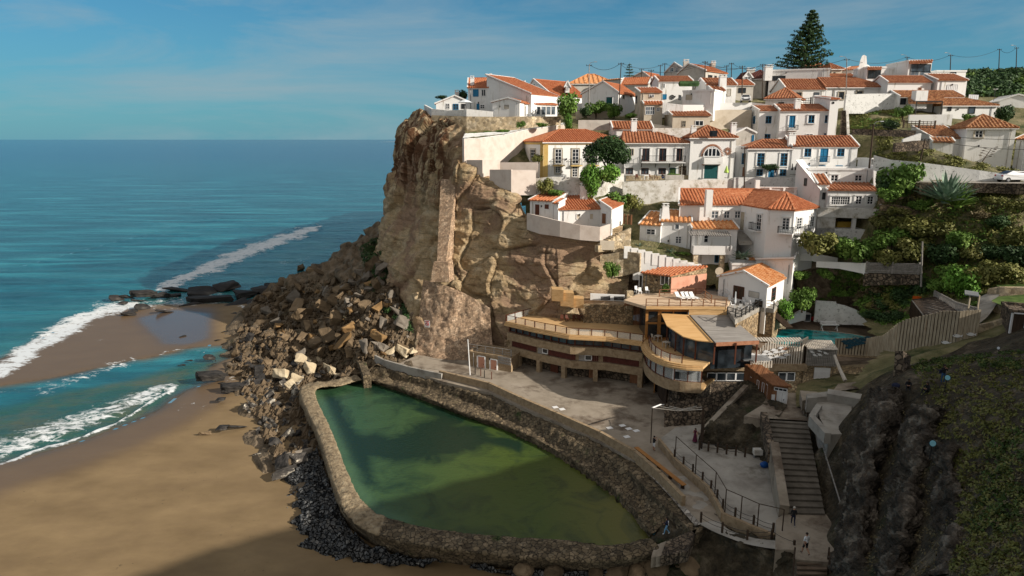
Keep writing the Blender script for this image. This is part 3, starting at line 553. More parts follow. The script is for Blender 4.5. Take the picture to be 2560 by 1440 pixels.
def roofplane(mb,pts,s=.42,t=.14,rr=.17,mi=0):
 s*=1.25;rr=RRR or rr
 pts=[Vector(p)for p in pts];mb.slab(pts,t,mi)
 p0=pts[0];u=(pts[1]-p0).normalized();nrm=(pts[1]-p0).cross(pts[-1]-p0)
 if nrm.length<1e-6:return
 nrm.normalize()
 if nrm.z<0:nrm=-nrm
 v=nrm.cross(u);q=[((p-p0).dot(u),(p-p0).dot(v))for p in pts]
 u0,u1=min(a for a,b in q),max(a for a,b in q);n=max(1,int((u1-u0)/s));st=(u1-u0)/n
 for i in range(n):
  uc=u0+(i+.5)*st;vs=[]
  for k in range(len(q)):
   (a0,b0),(a1,b1)=q[k],q[(k+1)%len(q)]
   if(a0<=uc)!=(a1<=uc):vs.append(b0+(b1-b0)*(uc-a0)/(a1-a0))
  if len(vs)<2 or max(vs)-min(vs)<.15:continue
  w=st*.31;lo=p0+u*uc+v*(min(vs)-.05);hi=p0+u*uc+v*max(vs);k=len(mb.v)
  for c in(lo,hi):
   mb.v+=[tuple(c-u*w+nrm*.005),tuple(c-u*w*.6+nrm*rr*.8),tuple(c+u*w*.6+nrm*rr*.8),tuple(c+u*w+nrm*.005)]
  mb.f+=[(k,k+1,k+5,k+4),(k+1,k+2,k+6,k+5),(k+2,k+3,k+7,k+6),(k,k+3,k+2,k+1),(k+4,k+5,k+6,k+7)];mb.m+=[mi]*5
def hat(v):return Vector((v.x,v.y,0)).normalized()
class House:
 def __init__(s,name,label,cat,A,B,base,C=None,D=None,dep=8,wall='plaster',roof='tile',kind='gable',ridge=None,foot=1.5,rf=.5,hip=(1,1),verge=True,tops=None,rise=None,over=.3,group=None,parapet=.35,inset=None,rx=None,rib=.42,trim=None):
  a,b=P(*A),P(*B);z=(a.z+b.z)/2;a.z=b.z=z;d=b-a;n=Vector((d.y,-d.x,0)).normalized()
  if C is not None:c=P(*C);c.z=z;back=c-b;c=c.copy();dd=a+back
  elif D is not None:dd=P(*D);dd.z=z;back=dd-a;c=b+back
  else:back=-n*dep;c=b+back;dd=a+back
  s.c=[a,b,c,dd];s.z=z;s.n=n;s.back=back;s.zb=P(A[0],base,A[2]).z;zf=s.zb-foot
  s.root=thing(name,label,cat,(a.x,a.y,s.zb),group);s.wallm=wall;s.roofm=roof
  up=Vector((0,0,1));bk=back.normalized();dep=back.length;ud=d.normalized()
  W=MB();R=MB();T=MB();global RRR;RRR=.04 if roof in('rusty_roof','metal_grey','plaster','plaster_grey')else None
  def wallpoly(top):
   pass
  g=lambda p,zz:Vector((p.x,p.y,zz))
  if ridge is not None:
   rz=P((A[0]+B[0])/2,ridge,(A[2]+B[2])/2+(dep*rf if kind in('gable','hip','mono')else 0)).z-z if kind!='gfront' else P(rx or(A[0]+B[0])/2,ridge,(A[2]+B[2])/2).z-z
   if kind=='mono':rz=P((A[0]+B[0])/2,ridge,(A[2]+B[2])/2+dep).z-z
  else:rz=rise or 1.5
  s.rz=rz;o=over
  if kind=='gable':
   m0,m1=a+back*rf+up*rz,b+back*rf+up*rz
   W.add([g(a,zf),g(b,zf),g(c,zf),g(dd,zf),a,b,c,dd,m0,m1],[(0,1,5,4),(1,2,6,9,5),(2,3,7,6),(3,0,4,8,7),(4,5,9,8),(6,7,8,9)])
   e=ud*.12;sl=rz/(dep*rf);sb=rz/(dep*(1-rf));h=up*.16
   f0,f1=a-bk*o-up*sl*o+h-e,b-bk*o-up*sl*o+h+e;b0,b1=dd+bk*o-up*sb*o+h-e,c+bk*o-up*sb*o+h+e;r0,r1=m0+h-e,m1+h+e
   roofplane(R,[f0,f1,r1,r0],rib);roofplane(R,[b1,b0,r0,r1],rib);R.bar(r0+up*.03,r1+up*.03,.3,.2)
   if verge:
    for p,q,r_ in((f0,r0,b0),(f1,r1,b1)):T.bar(p+up*.06,q+up*.06,.24,.26).bar(q+up*.06,r_+up*.06,.24,.26)
   T.bar(f0-h*1.2+bk*.2,f1-h*1.2+bk*.2,.25,.14)
  elif kind=='gfront':
   t=.5
   if rx is not None:
    u0=a+ud*0;pr=s.hit(rx,ridge,a,n);t=max(.05,min(.95,(pr-a).dot(ud)/d.length))
   m0=a+d*t+up*rz;m1=m0+back
   W.add([g(a,zf),g(b,zf),g(c,zf),g(dd,zf),a,b,c,dd,m0,m1],[(0,1,5,8,4),(1,2,6,5),(2,3,7,9,6),(3,0,4,7),(4,8,9,7),(5,6,9,8)])
   s0,s1=rz/(d.length*t),rz/(d.length*(1-t));h=up*.16;e=-bk*.12
   l0,l1=a-ud*o-up*s0*o+h+e,dd-ud*o-up*s0*o+h-e;q0,q1=b+ud*o-up*s1*o+h+e,c+ud*o-up*s1*o+h-e;r0,r1=m0+h+e,m1+h-e
   roofplane(R,[l1,l0,r0,r1],rib);roofplane(R,[q0,q1,r1,r0],rib);R.bar(r0,r1,.3,.2)
   if verge:T.bar(l0+up*.06,r0+up*.06,.24,.26).bar(r0+up*.06,q0+up*.06,.24,.26)
   s.m0=m0;s.m1=m1
  elif kind=='mono':
   tz=tops or(0,0,rz,rz);q=[p+up*k for p,k in zip(s.c,tz)]
   W.add([g(p,zf)for p in s.c]+q,[(0,1,5,4),(1,2,6,5),(2,3,7,6),(3,0,4,7),(4,5,6,7)])
   h=up*.16;e=ud*.15;k0=[q[0]-e-bk*o+h,q[1]+e-bk*o+h,q[2]+e+h,q[3]-e+h]
   if tops and abs(tops[0]-tops[1])>.3:k0=[k0[1],k0[2],k0[3],k0[0]]if tops[0]>tops[1]else[k0[3],k0[0],k0[1],k0[2]]
   roofplane(R,k0,rib)
   if verge:
    for i in range(4):
     if i!=0:T.bar(k0[i]+up*.05,k0[(i+1)%4]+up*.05,.22,.22)
  elif kind=='hip':
   ins=inset if inset is not None else dep*.5;ins=min(ins,d.length*.5)
   m0=a+back*.5+ud*ins*hip[0]+up*rz;m1=b+back*.5-ud*ins*hip[1]+up*rz
   W.add([g(p,zf)for p in s.c]+s.c+[m0,m1],[(0,1,5,4),(1,2,6,5),(2,3,7,6),(3,0,4,7),(4,5,9,8),(6,7,8,9),(5,6,9),(7,4,8)])
   sl=rz/(dep*.5);h=up*(.16-sl*o);ea=[a-ud*o-bk*o+h,b+ud*o-bk*o+h,c+ud*o+bk*o+h,dd-ud*o+bk*o+h];k=up*.16;m0=m0+k;m1=m1+k
   if(m1-m0).length<.2:roofplane(R,[ea[0],ea[1],m0],rib);roofplane(R,[ea[2],ea[3],m0],rib)
   else:roofplane(R,[ea[0],ea[1],m1,m0],rib);roofplane(R,[ea[2],ea[3],m0,m1],rib);R.bar(m0,m1,.28,.2)
   roofplane(R,[ea[1],ea[2],m1],rib);roofplane(R,[ea[3],ea[0],m0],rib)
   for p,q in((ea[0],m0),(ea[3],m0),(ea[1],m1),(ea[2],m1)):R.bar(p+up*.05,q+up*.05,.26,.18)
   T.bar(ea[0]-up*.22,ea[1]-up*.22,.2,.14)
  elif kind=='flat':
   W.prism([g(p,zf)for p in s.c],[g(p,z-.3)for p in s.c])
   for i in range(4):
    p,q=s.c[i],s.c[(i+1)%4];T.bar(p-up*.17+(p-q).normalized()*.1,q-up*.17+(q-p).normalized()*.1,.24,.34+parapet*0)
  s.W=W.build('wall',wall,s.root)
  RRR=None
  if R.v:s.R=R.build('roof',roof,s.root)
  if label and d.length>4 and z-s.zb>2.2:
   q_=s.n*.09;px_=.12 if len(label)%2 else.9
   MB().tube([a.lerp(b,px_)+q_-up*.15,a.lerp(b,px_)+q_-up*(z-s.zb-.1)],.06,5).build('downpipe','metal_grey' if len(label)%3 else 'plaster_grey',s.root);c_=a.lerp(b,.5 if len(label)%2 else.28)+s.n*.12-up*(.9 if z-s.zb<4 else 3.1);MB().box(c_,.18,.2,.28).build('wall_lamp','iron',s.root)
  if T.v:T.build('trim',trim or('plaster' if kind!='flat' or 'plaster' in wall else wall),s.root)
 def hit(s,px,py,p0,n):
  o=Vector((0,0,H));d=Vector(ray(px,py));return o+d*((p0-o).dot(n)/d.dot(n))
 def face(s,f):
  i={'f':0,'r':1,'l':3,'b':2}[f];p,q=s.c[i],s.c[(i+1)%4];u=hat(q-p);n=Vector((u.y,-u.x,0));return p,u,n
 def rect(s,f,x0,y0,x1,y1):
  p,u,n=s.face(f);ym,xm=(y0+y1)/2,(x0+x1)/2
  a=(s.hit(x0,ym,p,n)-p).dot(u);b=(s.hit(x1,ym,p,n)-p).dot(u);zt=s.hit(xm,y0,p,n).z;zb=s.hit(xm,y1,p,n).z
  return p,u,n,min(a,b),max(a,b),zb,zt
 def win(s,f,x0,y0,x1,y1,mat='white_paint',pane='pane',nv=1,nh=1,sur=None,name='window',bw=.09):
  p,u,n,a,b,zb,zt=s.rect(f,x0,y0,x1,y1);q=lambda k,zz,o=.04:Vector((p.x,p.y,0))+u*k+n*o+Vector((0,0,zz))
  m=MB()
  for(k0,z0,k1,z1)in((a,zb,b,zb),(a,zt,b,zt),(a,zb,a,zt),(b,zb,b,zt)):m.bar(q(k0,z0),q(k1,z1),bw,bw)
  for i in range(1,nv+1):k=a+(b-a)*i/(nv+1);m.bar(q(k,zb),q(k,zt),bw*(1 if i*2==nv+1 else.6),bw*.7)
  for i in range(1,nh+1):k=zb+(zt-zb)*i/(nh+1);m.bar(q(a,k),q(b,k),bw*.5,bw*.6)
  o=m.build(name,mat,s.root);MB().prism([q(a,zb,.004),q(b,zb,.004),q(b,zb,.03),q(a,zb,.03)],[q(a,zt,.004),q(b,zt,.004),q(b,zt,.03),q(a,zt,.03)]).build('pane',pane,o)
  if sur:
   w_=.16;t=MB()
   for(k0,z0,k1,z1)in((a-w_*1.5,zb-w_,b+w_*1.5,zb-w_),(a-w_*1.5,zt+w_,b+w_*1.5,zt+w_),(a-w_,zb,a-w_,zt),(b+w_,zb,b+w_,zt)):t.bar(q(k0,z0,.05),q(k1,z1,.05),w_*1.6,.14)
   t.build('surround',sur,o)
  return o
 def door(s,f,x0,y0,x1,y1,mat='blue_paint',sur=None):
  p,u,n,a,b,zb,zt=s.rect(f,x0,y0,x1,y1);q=lambda k,zz,o=.0:Vector((p.x,p.y,0))+u*k+n*o+Vector((0,0,zz))
  m=MB();w_=(b-a)/max(2,round((b-a)/.35));k=a
  while k<b-.02:m.prism([q(k+.01,zb,0),q(k+w_-.01,zb,0),q(k+w_-.01,zb,.07),q(k+.01,zb,.07)],[q(k+.01,zt,0),q(k+w_-.01,zt,0),q(k+w_-.01,zt,.07),q(k+.01,zt,.07)]);k+=w_
  o=m.build('door',mat,s.root)
  t=MB();w_=.1
  for(k0,z0,k1,z1)in((a-w_,zb,a-w_,zt+w_),(b+w_,zb,b+w_,zt+w_),(a,zt+w_,b,zt+w_)):t.bar(q(k0,z0,.05),q(k1,z1,.05),.2,.14)
  t.build('frame',sur or 'white_paint',o);MB().box(q(b-.15,(zb+zt)/2,.12),.06,.06,.14).build('handle','iron',o);return o
 def chim(s,px,y0,y1,dy=2.0,w=.9,t=.7,cap='plaster',taper=1.0):
  Yc=s.c[0].y+dy;top=P(px,y0,Yc);bt=P(px,y1,Yc).z-.6;m=MB();x,y=top.x,top.y
  r=lambda k,z:[Vector((x-w/2*k,y-t/2*k,z)),Vector((x+w/2*k,y-t/2*k,z)),Vector((x+w/2*k,y+t/2*k,z)),Vector((x-w/2*k,y+t/2*k,z))]
  m.prism(r(1,bt),r(taper,top.z));o=m.build('chimney',s.wallm,s.root)
  m=MB().prism(r(taper*1.18,top.z),r(taper*1.18,top.z+.12))
  for i in(-1,1):m.box((x+i*w*.33*taper,y,top.z+.12),.12,t*taper*.9,.28)
  m.prism(r(taper*1.1,top.z+.4),r(taper*1.1,top.z+.5));m.build('cap',cap,o);return o
 def rail(s,f,x0,y0,x1,y1,out=.9,mat='iron',slab='plaster',solid=False,nb=None):
  """balcony whose rail fills the pixel rectangle measured on the face"""
  p,u,n,a,b,zb,zt=s.rect(f,x0,y0,x1,y1);q=lambda k,zz,o:Vector((p.x,p.y,0))+u*k+n*o+Vector((0,0,zz))
  S=MB().prism([q(a,zb-.16,0),q(b,zb-.16,0),q(b,zb-.16,out),q(a,zb-.16,out)],[q(a,zb,0),q(b,zb,0),q(b,zb,out),q(a,zb,out)]);o=S.build('balcony',slab,s.root)
  m=MB();hh=min(1.1,zt-zb)if not solid else zt-zb;path=[q(a+.04,zb,0),q(a+.04,zb,out-.05),q(b-.04,zb,out-.05),q(b-.04,zb,0)]
  for i in range(3):
   e,g=path[i],path[i+1];z1=Vector((0,0,hh))
   if solid:m.bar(e+z1/2,g+z1/2,.12,hh)
   else:
    m.bar(e+z1,g+z1,.06,.06).bar(e+z1*.08,g+z1*.08,.04,.04);k=max(1,int((g-e).length/.22))
    for j in range(k+1):c=e+(g-e)*j/k;m.bar(c,c+z1,.03,.03)
  m.build('railing',slab if solid else mat,o);return o
def wall_run(name,label,cat,pts,mat,t=.4,cap=None,group=None,parent=None,capw=.1,kind=None):
 """wall following (px, py_top, Y, px, py_bottom) points or (top, height)"""
 top=[];bot=[]
 for c in pts:
  a=P(c[0],c[1],c[2]);z1=a.z-c[3]if c[3]<60 else P(c[0],c[3],c[2]).z;top.append(a);bot.append(Vector((a.x,a.y,z1)))
 n=len(top);nr=[]
 for i in range(n):
  d=hat(top[min(i+1,n-1)]-top[max(i-1,0)]);nr.append(Vector((-d.y,d.x,0)))
 m=MB();V_=[]
 for i in range(n):V_+=[bot[i],top[i],top[i]+nr[i]*t,bot[i]+nr[i]*t]
 fs=[(0,1,2,3),(4*n-4,4*n-3,4*n-2,4*n-1)]
 for i in range(n-1):
  k=4*i;fs+=[(k,k+4,k+5,k+1),(k+1,k+5,k+6,k+2),(k+2,k+6,k+7,k+3),(k+3,k+7,k+4,k)]
 m.add(V_,fs)
 if cap is None and parent is None:
  o=m.build(name,mat,None);return prop(o,label,cat,group,kind)
 root=parent or thing(name,label,cat,tuple(bot[0]),group)
 m.build('wall' if parent is None else name,mat,root)
 if cap:
  c=MB()
  for i in range(n-1):c.bar(top[i]+nr[i]*t/2+Vector((0,0,.05)),top[i+1]+nr[i]*t/2+Vector((0,0,.05)),t+capw,.1)
  c.build('coping',cap,root)
 return root
W_,B_,DK='white_paint','blue_paint','frame_dark'
h=House('house','small white gabled cottage with blue trim at the very edge of the cliff','house',(1090,262,146),(1180,258,146),279,wall='plaster',roof='tile_new',kind='gfront',ridge=241,rx=1137,dep=9,trim='plaster')
h.win('f',1115,259,1124,272);h.win('f',1133,260,1146,274,'blue_paint');h.win('f',1154,260,1164,271,DK);h.chim(1142,231,243,3,.8)
h=House('house','white clifftop house with blue shutters and broad orange roof','house',(1170,219,146),(1222,220,145),286,D=(1174,219,157),roof='tile_new',ridge=197,kind='gable',rib=.35)
h.win('f',1183,224,1196,241,B_,B_,0,0);h.win('f',1204,224,1214,240,W_,'pane',1,0);h.win('f',1192,260,1198,274,B_,B_,0,0);h.win('f',1201,262,1211,271);h.chim(1180.5,196,216,1,.8,.6);h.chim(1227,190,204,6,.5,.5)
h=House('house','white clifftop wing whose long orange roof runs down to a glazed veranda','house',(1217,216,145),(1328,262,139),290,C=(1394,263,147),roof='tile_new',kind='mono',tops=(4.1,0,0,4.1),rib=.35,foot=3)
h=h2=House('house','low white gabled annex with four wall slits above the stone wall','house',(1231,254,138),(1299,258,136),291,C=(1322,260,141),roof='tile_new',kind='gfront',ridge=247,rx=1270,trim='plaster')
for i in range(4):h.win('f',1261+i*3,262,1262.4+i*3,272,'stone_trim',DK,0,0,bw=.03)
h=House('house','glazed white veranda under a tiled eave facing the stone wall','house',(1300,262,138),(1392,262,144),291,roof='tile_new',kind='mono',rise=1.0,dep=5)
for x in(1328,1340,1354,1366,1378):h.win('f',x,266,x+10,287,W_,'pane_grey',0,0)
h.win('f',1303,266,1314,289,'plaster_grey','plaster_grey',1,0)
h=House('house','white house behind the veranda with orange roof sweeping past its dormer','house',(1308,240,158),(1378,238,152),262,C=(1462,242,160),roof='tile_new',kind='gfront',ridge=199,rx=1334,foot=6,rib=.35)
h.win('f',1326,212,1337,231,'stone_trim','pane',1,0);d=House('dormer',None,None,(1414,214,153.5),(1424,214,153.5),228,roof='tile_new',kind='gfront',ridge=204,dep=5,foot=.3,rib=.35);d.root.parent=h.root;d.root.location=d.root.location-h.root.location;d.win('f',1416.5,216,1421.5,225)
h=House('house','white wall house with rust roof between the two clifftop gables','house',(1280,219,164),(1312,218,164),240,roof='tile_new',ridge=205,kind='gable',dep=7,foot=5,rib=.35)
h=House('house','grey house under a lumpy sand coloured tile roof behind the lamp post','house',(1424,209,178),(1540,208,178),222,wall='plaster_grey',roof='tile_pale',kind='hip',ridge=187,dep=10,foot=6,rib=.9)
h=House('house','shaded white gable house with teal garage door and orange side roof','house',(1455,236,150),(1546,232,146),262,C=(1592,226,156),roof='tile_new',kind='gfront',ridge=206,rx=1508,foot=4,rib=.35)
h.door('f',1516,243,1531,263,'teal_paint');h.win('r',1556,238,1561,247,'stone_trim',DK,0,0);h.win('r',1575,234,1580,242,'frame_brown',DK,0,0)
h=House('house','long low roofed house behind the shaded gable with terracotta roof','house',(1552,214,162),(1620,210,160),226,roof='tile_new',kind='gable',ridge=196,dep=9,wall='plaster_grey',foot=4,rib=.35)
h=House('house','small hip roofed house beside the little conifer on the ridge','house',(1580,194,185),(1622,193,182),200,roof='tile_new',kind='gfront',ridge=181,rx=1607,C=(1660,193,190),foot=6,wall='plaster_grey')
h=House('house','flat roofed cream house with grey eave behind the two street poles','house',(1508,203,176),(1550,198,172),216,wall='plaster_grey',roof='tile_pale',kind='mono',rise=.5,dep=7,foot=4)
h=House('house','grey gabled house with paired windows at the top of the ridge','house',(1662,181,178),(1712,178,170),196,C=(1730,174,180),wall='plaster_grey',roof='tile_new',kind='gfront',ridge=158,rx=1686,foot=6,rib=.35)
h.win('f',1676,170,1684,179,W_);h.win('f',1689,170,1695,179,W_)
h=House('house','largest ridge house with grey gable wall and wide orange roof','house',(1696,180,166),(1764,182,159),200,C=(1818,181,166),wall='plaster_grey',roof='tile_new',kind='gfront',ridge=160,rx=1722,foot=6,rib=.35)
h.win('r',1770,188,1780,198,DK);h.win('r',1786,190,1791,198,DK);h.win('r',1797,191,1805,198,'blue_paint');h.chim(1715,154,162,4,1.2);h.chim(1783,158,168,4,1)
h=House('house','white end house with rust tiled roof and white shuttered window','house',(1647,204,143),(1731,203,143),256,roof='tile',ridge=193,kind='gable',dep=8,foot=3)
h.win('f',1653,209,1662,220,W_,'pane',1,0);h.win('f',1655,236,1666,248,B_,B_,0,0)
o=MB();c=h.hit(1680,243,h.c[0],h.n);u_=hat(h.c[1]-h.c[0])
for i in range(16):
 a0,a1=2*pi*i/16,2*pi*(i+1)/16;o.bar(c+u_*.42*cos(a0)+Vector((0,-.05,.42*sin(a0))),c+u_*.42*cos(a1)+Vector((0,-.05,.42*sin(a1))),.12,.1)
for i in range(4):a0=pi*i/4;o.bar(c-u_*.4*cos(a0)-Vector((0,.05,.4*sin(a0))),c+u_*.4*cos(a0)+Vector((0,-.05,.4*sin(a0))),.05,.05)
o.build('round_window','iron',h.root)
h=House('house','white flat roofed block with roof terrace and rolled beige shutter','house',(1708,221,137),(1786,228,134),263,roof='tile',kind='flat',dep=9,foot=3)
h.win('f',1715,237,1730,249,'stone_trim','plaster_beige',0,3);h.win('f',1700,237,1707,249,DK)if 0 else None;h.win('l',1697,238,1703,250,DK)
o=MB()
for i in range(9):o.lathe(P(1702+i*5,216,139),[(.3,0),(.55,.5),(.3,1.0)],6)
o.build('roof_planters','leaf_dark',h.root)
h=House('house','white house with tall square chimney and two stepped tile roofs','house',(1765,212,143),(1841,213,143),250,roof='tile',ridge=198,kind='gable',dep=8,foot=3)
h.win('f',1818,222,1827,240,'stone_trim','plaster_grey',0,0);h.chim(1807,193,228,-.8,1.5,1.2,taper=.85);h.win('f',1784,236,1793,248,B_,B_,0,0)
h=House('house','small white projecting room whose low tile roof meets the square chimney','house',(1783,228,139.5),(1812,228,139.5),252,roof='tile',ridge=215,kind='mono',dep=4,foot=3)
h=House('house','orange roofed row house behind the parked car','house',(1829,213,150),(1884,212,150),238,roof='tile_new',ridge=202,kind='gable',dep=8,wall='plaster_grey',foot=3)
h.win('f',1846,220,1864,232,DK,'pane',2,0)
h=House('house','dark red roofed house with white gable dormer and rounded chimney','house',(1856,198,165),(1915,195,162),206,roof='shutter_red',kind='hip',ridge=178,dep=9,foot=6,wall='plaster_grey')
d=House('dormer',None,None,(1859,194,163),(1880,194,163),202,roof='shutter_red',kind='gfront',ridge=181,dep=5,foot=.3);d.root.parent=h.root;d.root.location=d.root.location-h.root.location;d.win('f',1862,192,1876,199)
h.chim(1877,175,186,2,1.8)
h=House('house','hip roofed pale house peeping over the long plain white block','house',(2003,170,175),(2057,170,172),190,roof='tile_new',kind='hip',ridge=158,dep=9,foot=4)
h=House('house','long plain white block with one shuttered window above the car','house',(1924,177,160),(2076,167,156),218,roof='tile',kind='flat',dep=9,foot=6,wall='plaster')
h.win('f',1930,190,1963,201,DK,'pane',3,0);h.chim(1921,168,195,-1,1.6,1.2)
h=House('house','cream cottage with hip roof beside the end of the long white block','house',(2080,173,164),(2106,171,164),190,roof='tile',kind='hip',ridge=160,dep=8,foot=3,wall='plaster_beige');h.win('f',2084,181,2088,188,DK)
h=House('house','low tiled house in front of the curved tower chimney','house',(2104,175,168),(2142,176,165),192,roof='tile',kind='gable',ridge=169,dep=8,foot=4,wall='plaster');h.win('f',2121,183,2137,188,DK)
h=House('house','white house with tall curved tower and dark glazed bay','house',(2138,186,157),(2217,186,155),210,roof='tile',kind='flat',dep=8,foot=5)
h2=MB();a=P(2152,208,156);
pr=[(2150,196),(2151,150),(2155,140),(2160,137),(2166,140),(2167,150),(2168,196)]
h2.prism([P(x,y,155.2)for x,y in[(2140,200)]+pr[1:]],[P(x,y,157.5)for x,y in[(2140,200)]+pr[1:]]);h2.build('tower_wall','plaster',h.root)
d=House('bay',None,None,(2168,172,153.8),(2216,160,153.8),206,roof='tile',kind='flat',dep=6,foot=2);d.root.parent=h.root;d.root.location=d.root.location-h.root.location
d.win('f',2170,174,2201,196,DK,'pane',3,0);r=MB();roofplane(r,[P(2168,173,152.6),P(2204,173,152.6),P(2203,167,153.9),P(2169,167,153.9)],.4);r.build('canopy','tile',h.root)
h=House('house','plain white upper terrace house between the tower and the glass cube','house',(2216,166,158),(2268,172,156),192,roof='tile',kind='flat',dep=6,foot=4)
h=House('house','modern white cube with huge picture window under a tile strip','house',(2273,150,152),(2331,149,152),192,roof='tile',kind='flat',dep=9,foot=4)
h.win('f',2277,161,2326,179,DK,'solar',2,0);h.win('f',2277,179,2296,188,'metal_grey','pane_grey',1,0);h.win('f',2301,179,2326,188,'metal_grey','pane_grey',1,0)
r=MB();roofplane(r,[P(2273,158,151),P(2331,156,151),P(2331,150,152.1),P(2273,151,152.1)],.4);r.build('canopy','tile',h.root)
h=House('house','white row house with straight tile roof below the glass cube','house',(2220,208,147),(2329,204,147),232,roof='tile',kind='gable',ridge=192,dep=7,foot=3)
h.win('f',2296,219,2303,228,'brick_trim');h.win('f',2325,218,2338,228,DK)if 0 else None
h=House('house','white square house with wide folding shutter at the row end','house',(2345,203,146),(2418,201,146),236,roof='tile',kind='mono',ridge=187,dep=5,foot=3)
h.win('f',2367,212,2393,228,'metal_grey','white_paint',5,0,bw=.05)
h=House('house','blank white back block rising behind the folding shutter house','house',(2342,176,153),(2416,175,153),200,roof='tile',kind='flat',dep=5,foot=3);h.win('f',2376,181,2390,185,DK,'pane',0,0)
h=House('house','long white row house with tiled roof and tall dark blue door','house',(1966,225,150),(2065,221,150),262,roof='tile',ridge=200,kind='gable',dep=9,foot=3)
h.win('f',1992,232,2003,246,DK,'pane',0,0,sur='stone_trim');h.door('f',2035,240,2048,261,'blue_paint');h.win('f',2035,231,2048,240,DK,'pane_grey',0,0)
h=House('house','white row house with hipped tile end above the grass bank','house',(2066,221,150),(2220,214,150),262,roof='tile',ridge=196,kind='hip',hip=(0,1),dep=9,inset=5,foot=3)
h.win('f',2097,231,2109,247,DK,'pane',0,0,sur='stone_trim');h.win('f',2142,229,2155,235,DK,'pane',0,0,sur='stone_trim')
h=House('house','small house roof tucked behind the row house ridge','house',(2075,196,160),(2143,194,160),205,roof='tile',ridge=187,kind='gable',dep=6,foot=3)
h=House('house','square white cottage with pyramid tile roof above the stairs street','house',(1914,247,143),(1990,245,140),268,roof='tile',kind='hip',ridge=222,dep=9.5,foot=3)
h.win('f',1946,256,1960,264,DK,'pane',1,0,sur='plaster')
h=House('house','small unpainted two storey hut with stacked lean-to roofs','house',(1602,232,137),(1654,232,137),262,roof='tile_new',wall='plaster_beige',kind='mono',ridge=221,dep=6,foot=6)
h.win('f',1623,236,1635,243,W_);h.win('l',1589,240,1593,258,DK,'pane',0,0)
d=House('lower_room',None,None,(1611,262,135.4),(1657,262,135.4),296,roof='tile_new',wall='plaster_beige',kind='mono',ridge=255,dep=1.6,foot=3);d.root.parent=h.root;d.root.location=d.root.location-h.root.location
d.win('f',1614,267,1636,286,W_,'pane_grey',3,1);d.win('f',1641,270,1649,278,W_)
h=House('house','worn cream cottage with dark orange roof beside the bare earth bank','house',(1682,290,131),(1776,290,131),320,roof='tile',wall='plaster_beige',kind='mono',ridge=272,dep=7,foot=3)
h.win('f',1705,302,1714,317,'stone_trim');h.win('f',1738,302,1758,314,W_,'pane',1,0)
h=House('house','narrow white wing joined to the upper blue shuttered house','house',(1899,278,133),(1948,277,133),352,roof='tile',kind='gable',ridge=267,dep=8,foot=4)
h.win('f',1914,291,1928,308,B_,'pane',1,1,sur='plaster');h.win('f',1911,336,1925,352,B_,'pane',1,1,sur='plaster');h.win('l',1884,291,1888,309,B_,'pane',0,1)
h=House('house','upper white house with small blue windows and one iron balcony','house',(1951,278,131),(2090,276,130),350,roof='tile',kind='gable',ridge=263,dep=8.5,foot=4)
h.win('f',1973,290,1987,318,B_,'blue_paint',1,0,sur='plaster');h.rail('f',1968,313,1993,325,.9)
for x0,y0,x1,y1 in((2021,289,2035,307),(2062,289,2075,307),(2060,334,2072,341)):h.win('f',x0,y0,x1,y1,B_,'pane',1,1,sur='plaster')
h.win('f',2015,335,2032,341,W_);h.chim(1994,253,274,.5,1.0,.7)
h=House('house','narrow tall white stair tower at the end of the blue windowed house','house',(2076,252,129.6),(2098,246,129.6),350,roof='tile_new',kind='mono',rise=.8,dep=7,foot=4);h.win('f',2081,255,2085,259,DK,'pane',0,0)
h=House('house','lower white house wing with long blue French windows and hipped roof','house',(1871,371,121),(1981,370,121),444,roof='tile',kind='hip',hip=(1,0),ridge=351,dep=8,inset=4.5,foot=3)
for x in(1893,1951):h.win('f',x,384,x+17,414,B_,'pane',1,3,sur='plaster')
for x in(1891,1949):h.win('f',x,424,x+15,439,B_,'pane',1,1,sur='plaster')
h.door('f',1920,424,1935,443);h.chim(1980,338,366,.4,1.2)
h=House('house','lower white house with five blue windows and centre iron balcony','house',(1981.5,367,120.8),(2145,365,120),436,roof='tile',kind='gable',ridge=342,dep=8,foot=3)
h.win('f',2011,372,2027,391,B_,'pane',1,1,sur='plaster');h.win('f',2050,372,2069,404,B_,'blue_paint',1,3,sur='plaster');h.win('f',2093,372,2110,390,B_,'pane',1,1,sur='plaster');h.rail('f',2046,391,2072,406,.6)
for x in(2008,2047,2090):h.win('f',x,414,x+16,420,B_,'blue_paint',1,0)
h=House('wall_extension','low white yard building behind the lower blue house end','outbuilding',(2145,395,120),(2180,394,118),436,roof='tile',kind='flat',dep=5,foot=3)
h=House('house','narrow white house with one blue window in the alley by the pole','house',(1841,364,123),(1871,365,122),444,roof='tile',kind='flat',dep=7,foot=2);h.win('f',1855,384,1868,410,B_,'pane',1,1,sur='plaster');h.door('f',1856,418,1868,441,'wood_brown')
h=House('porch','gabled white porch shelter between arch house and blue house','porch',(1842,333,126),(1888,333,126),362,roof='plaster',wall='plaster_grey',kind='gfront',ridge=322,dep=5,foot=2);h.win('f',1880,338,1884,356,B_,'blue_paint',0,0)
h=House('house','white house with arched window, green garage door and sun ornament','house',(1727,344,122),(1841,343,122),446,roof='tile',kind='hip',ridge=316,dep=9,inset=7.2,foot=3)
h.door('f',1760,413,1794,446,'teal_paint','plaster');p0,u_,n_2=h.face('f')
q=lambda x,y,o=.0:h.hit(x,y,p0,n_2)+n_2*o
cc=q(1779.5,391);R_=(q(1801,391)-cc).length;ar=MB();pn=MB();wt=MB();pan=[cc+u_*R_*cos(pi*i/16)+Vector((0,0,R_*sin(pi*i/16)*1.08))for i in range(17)]
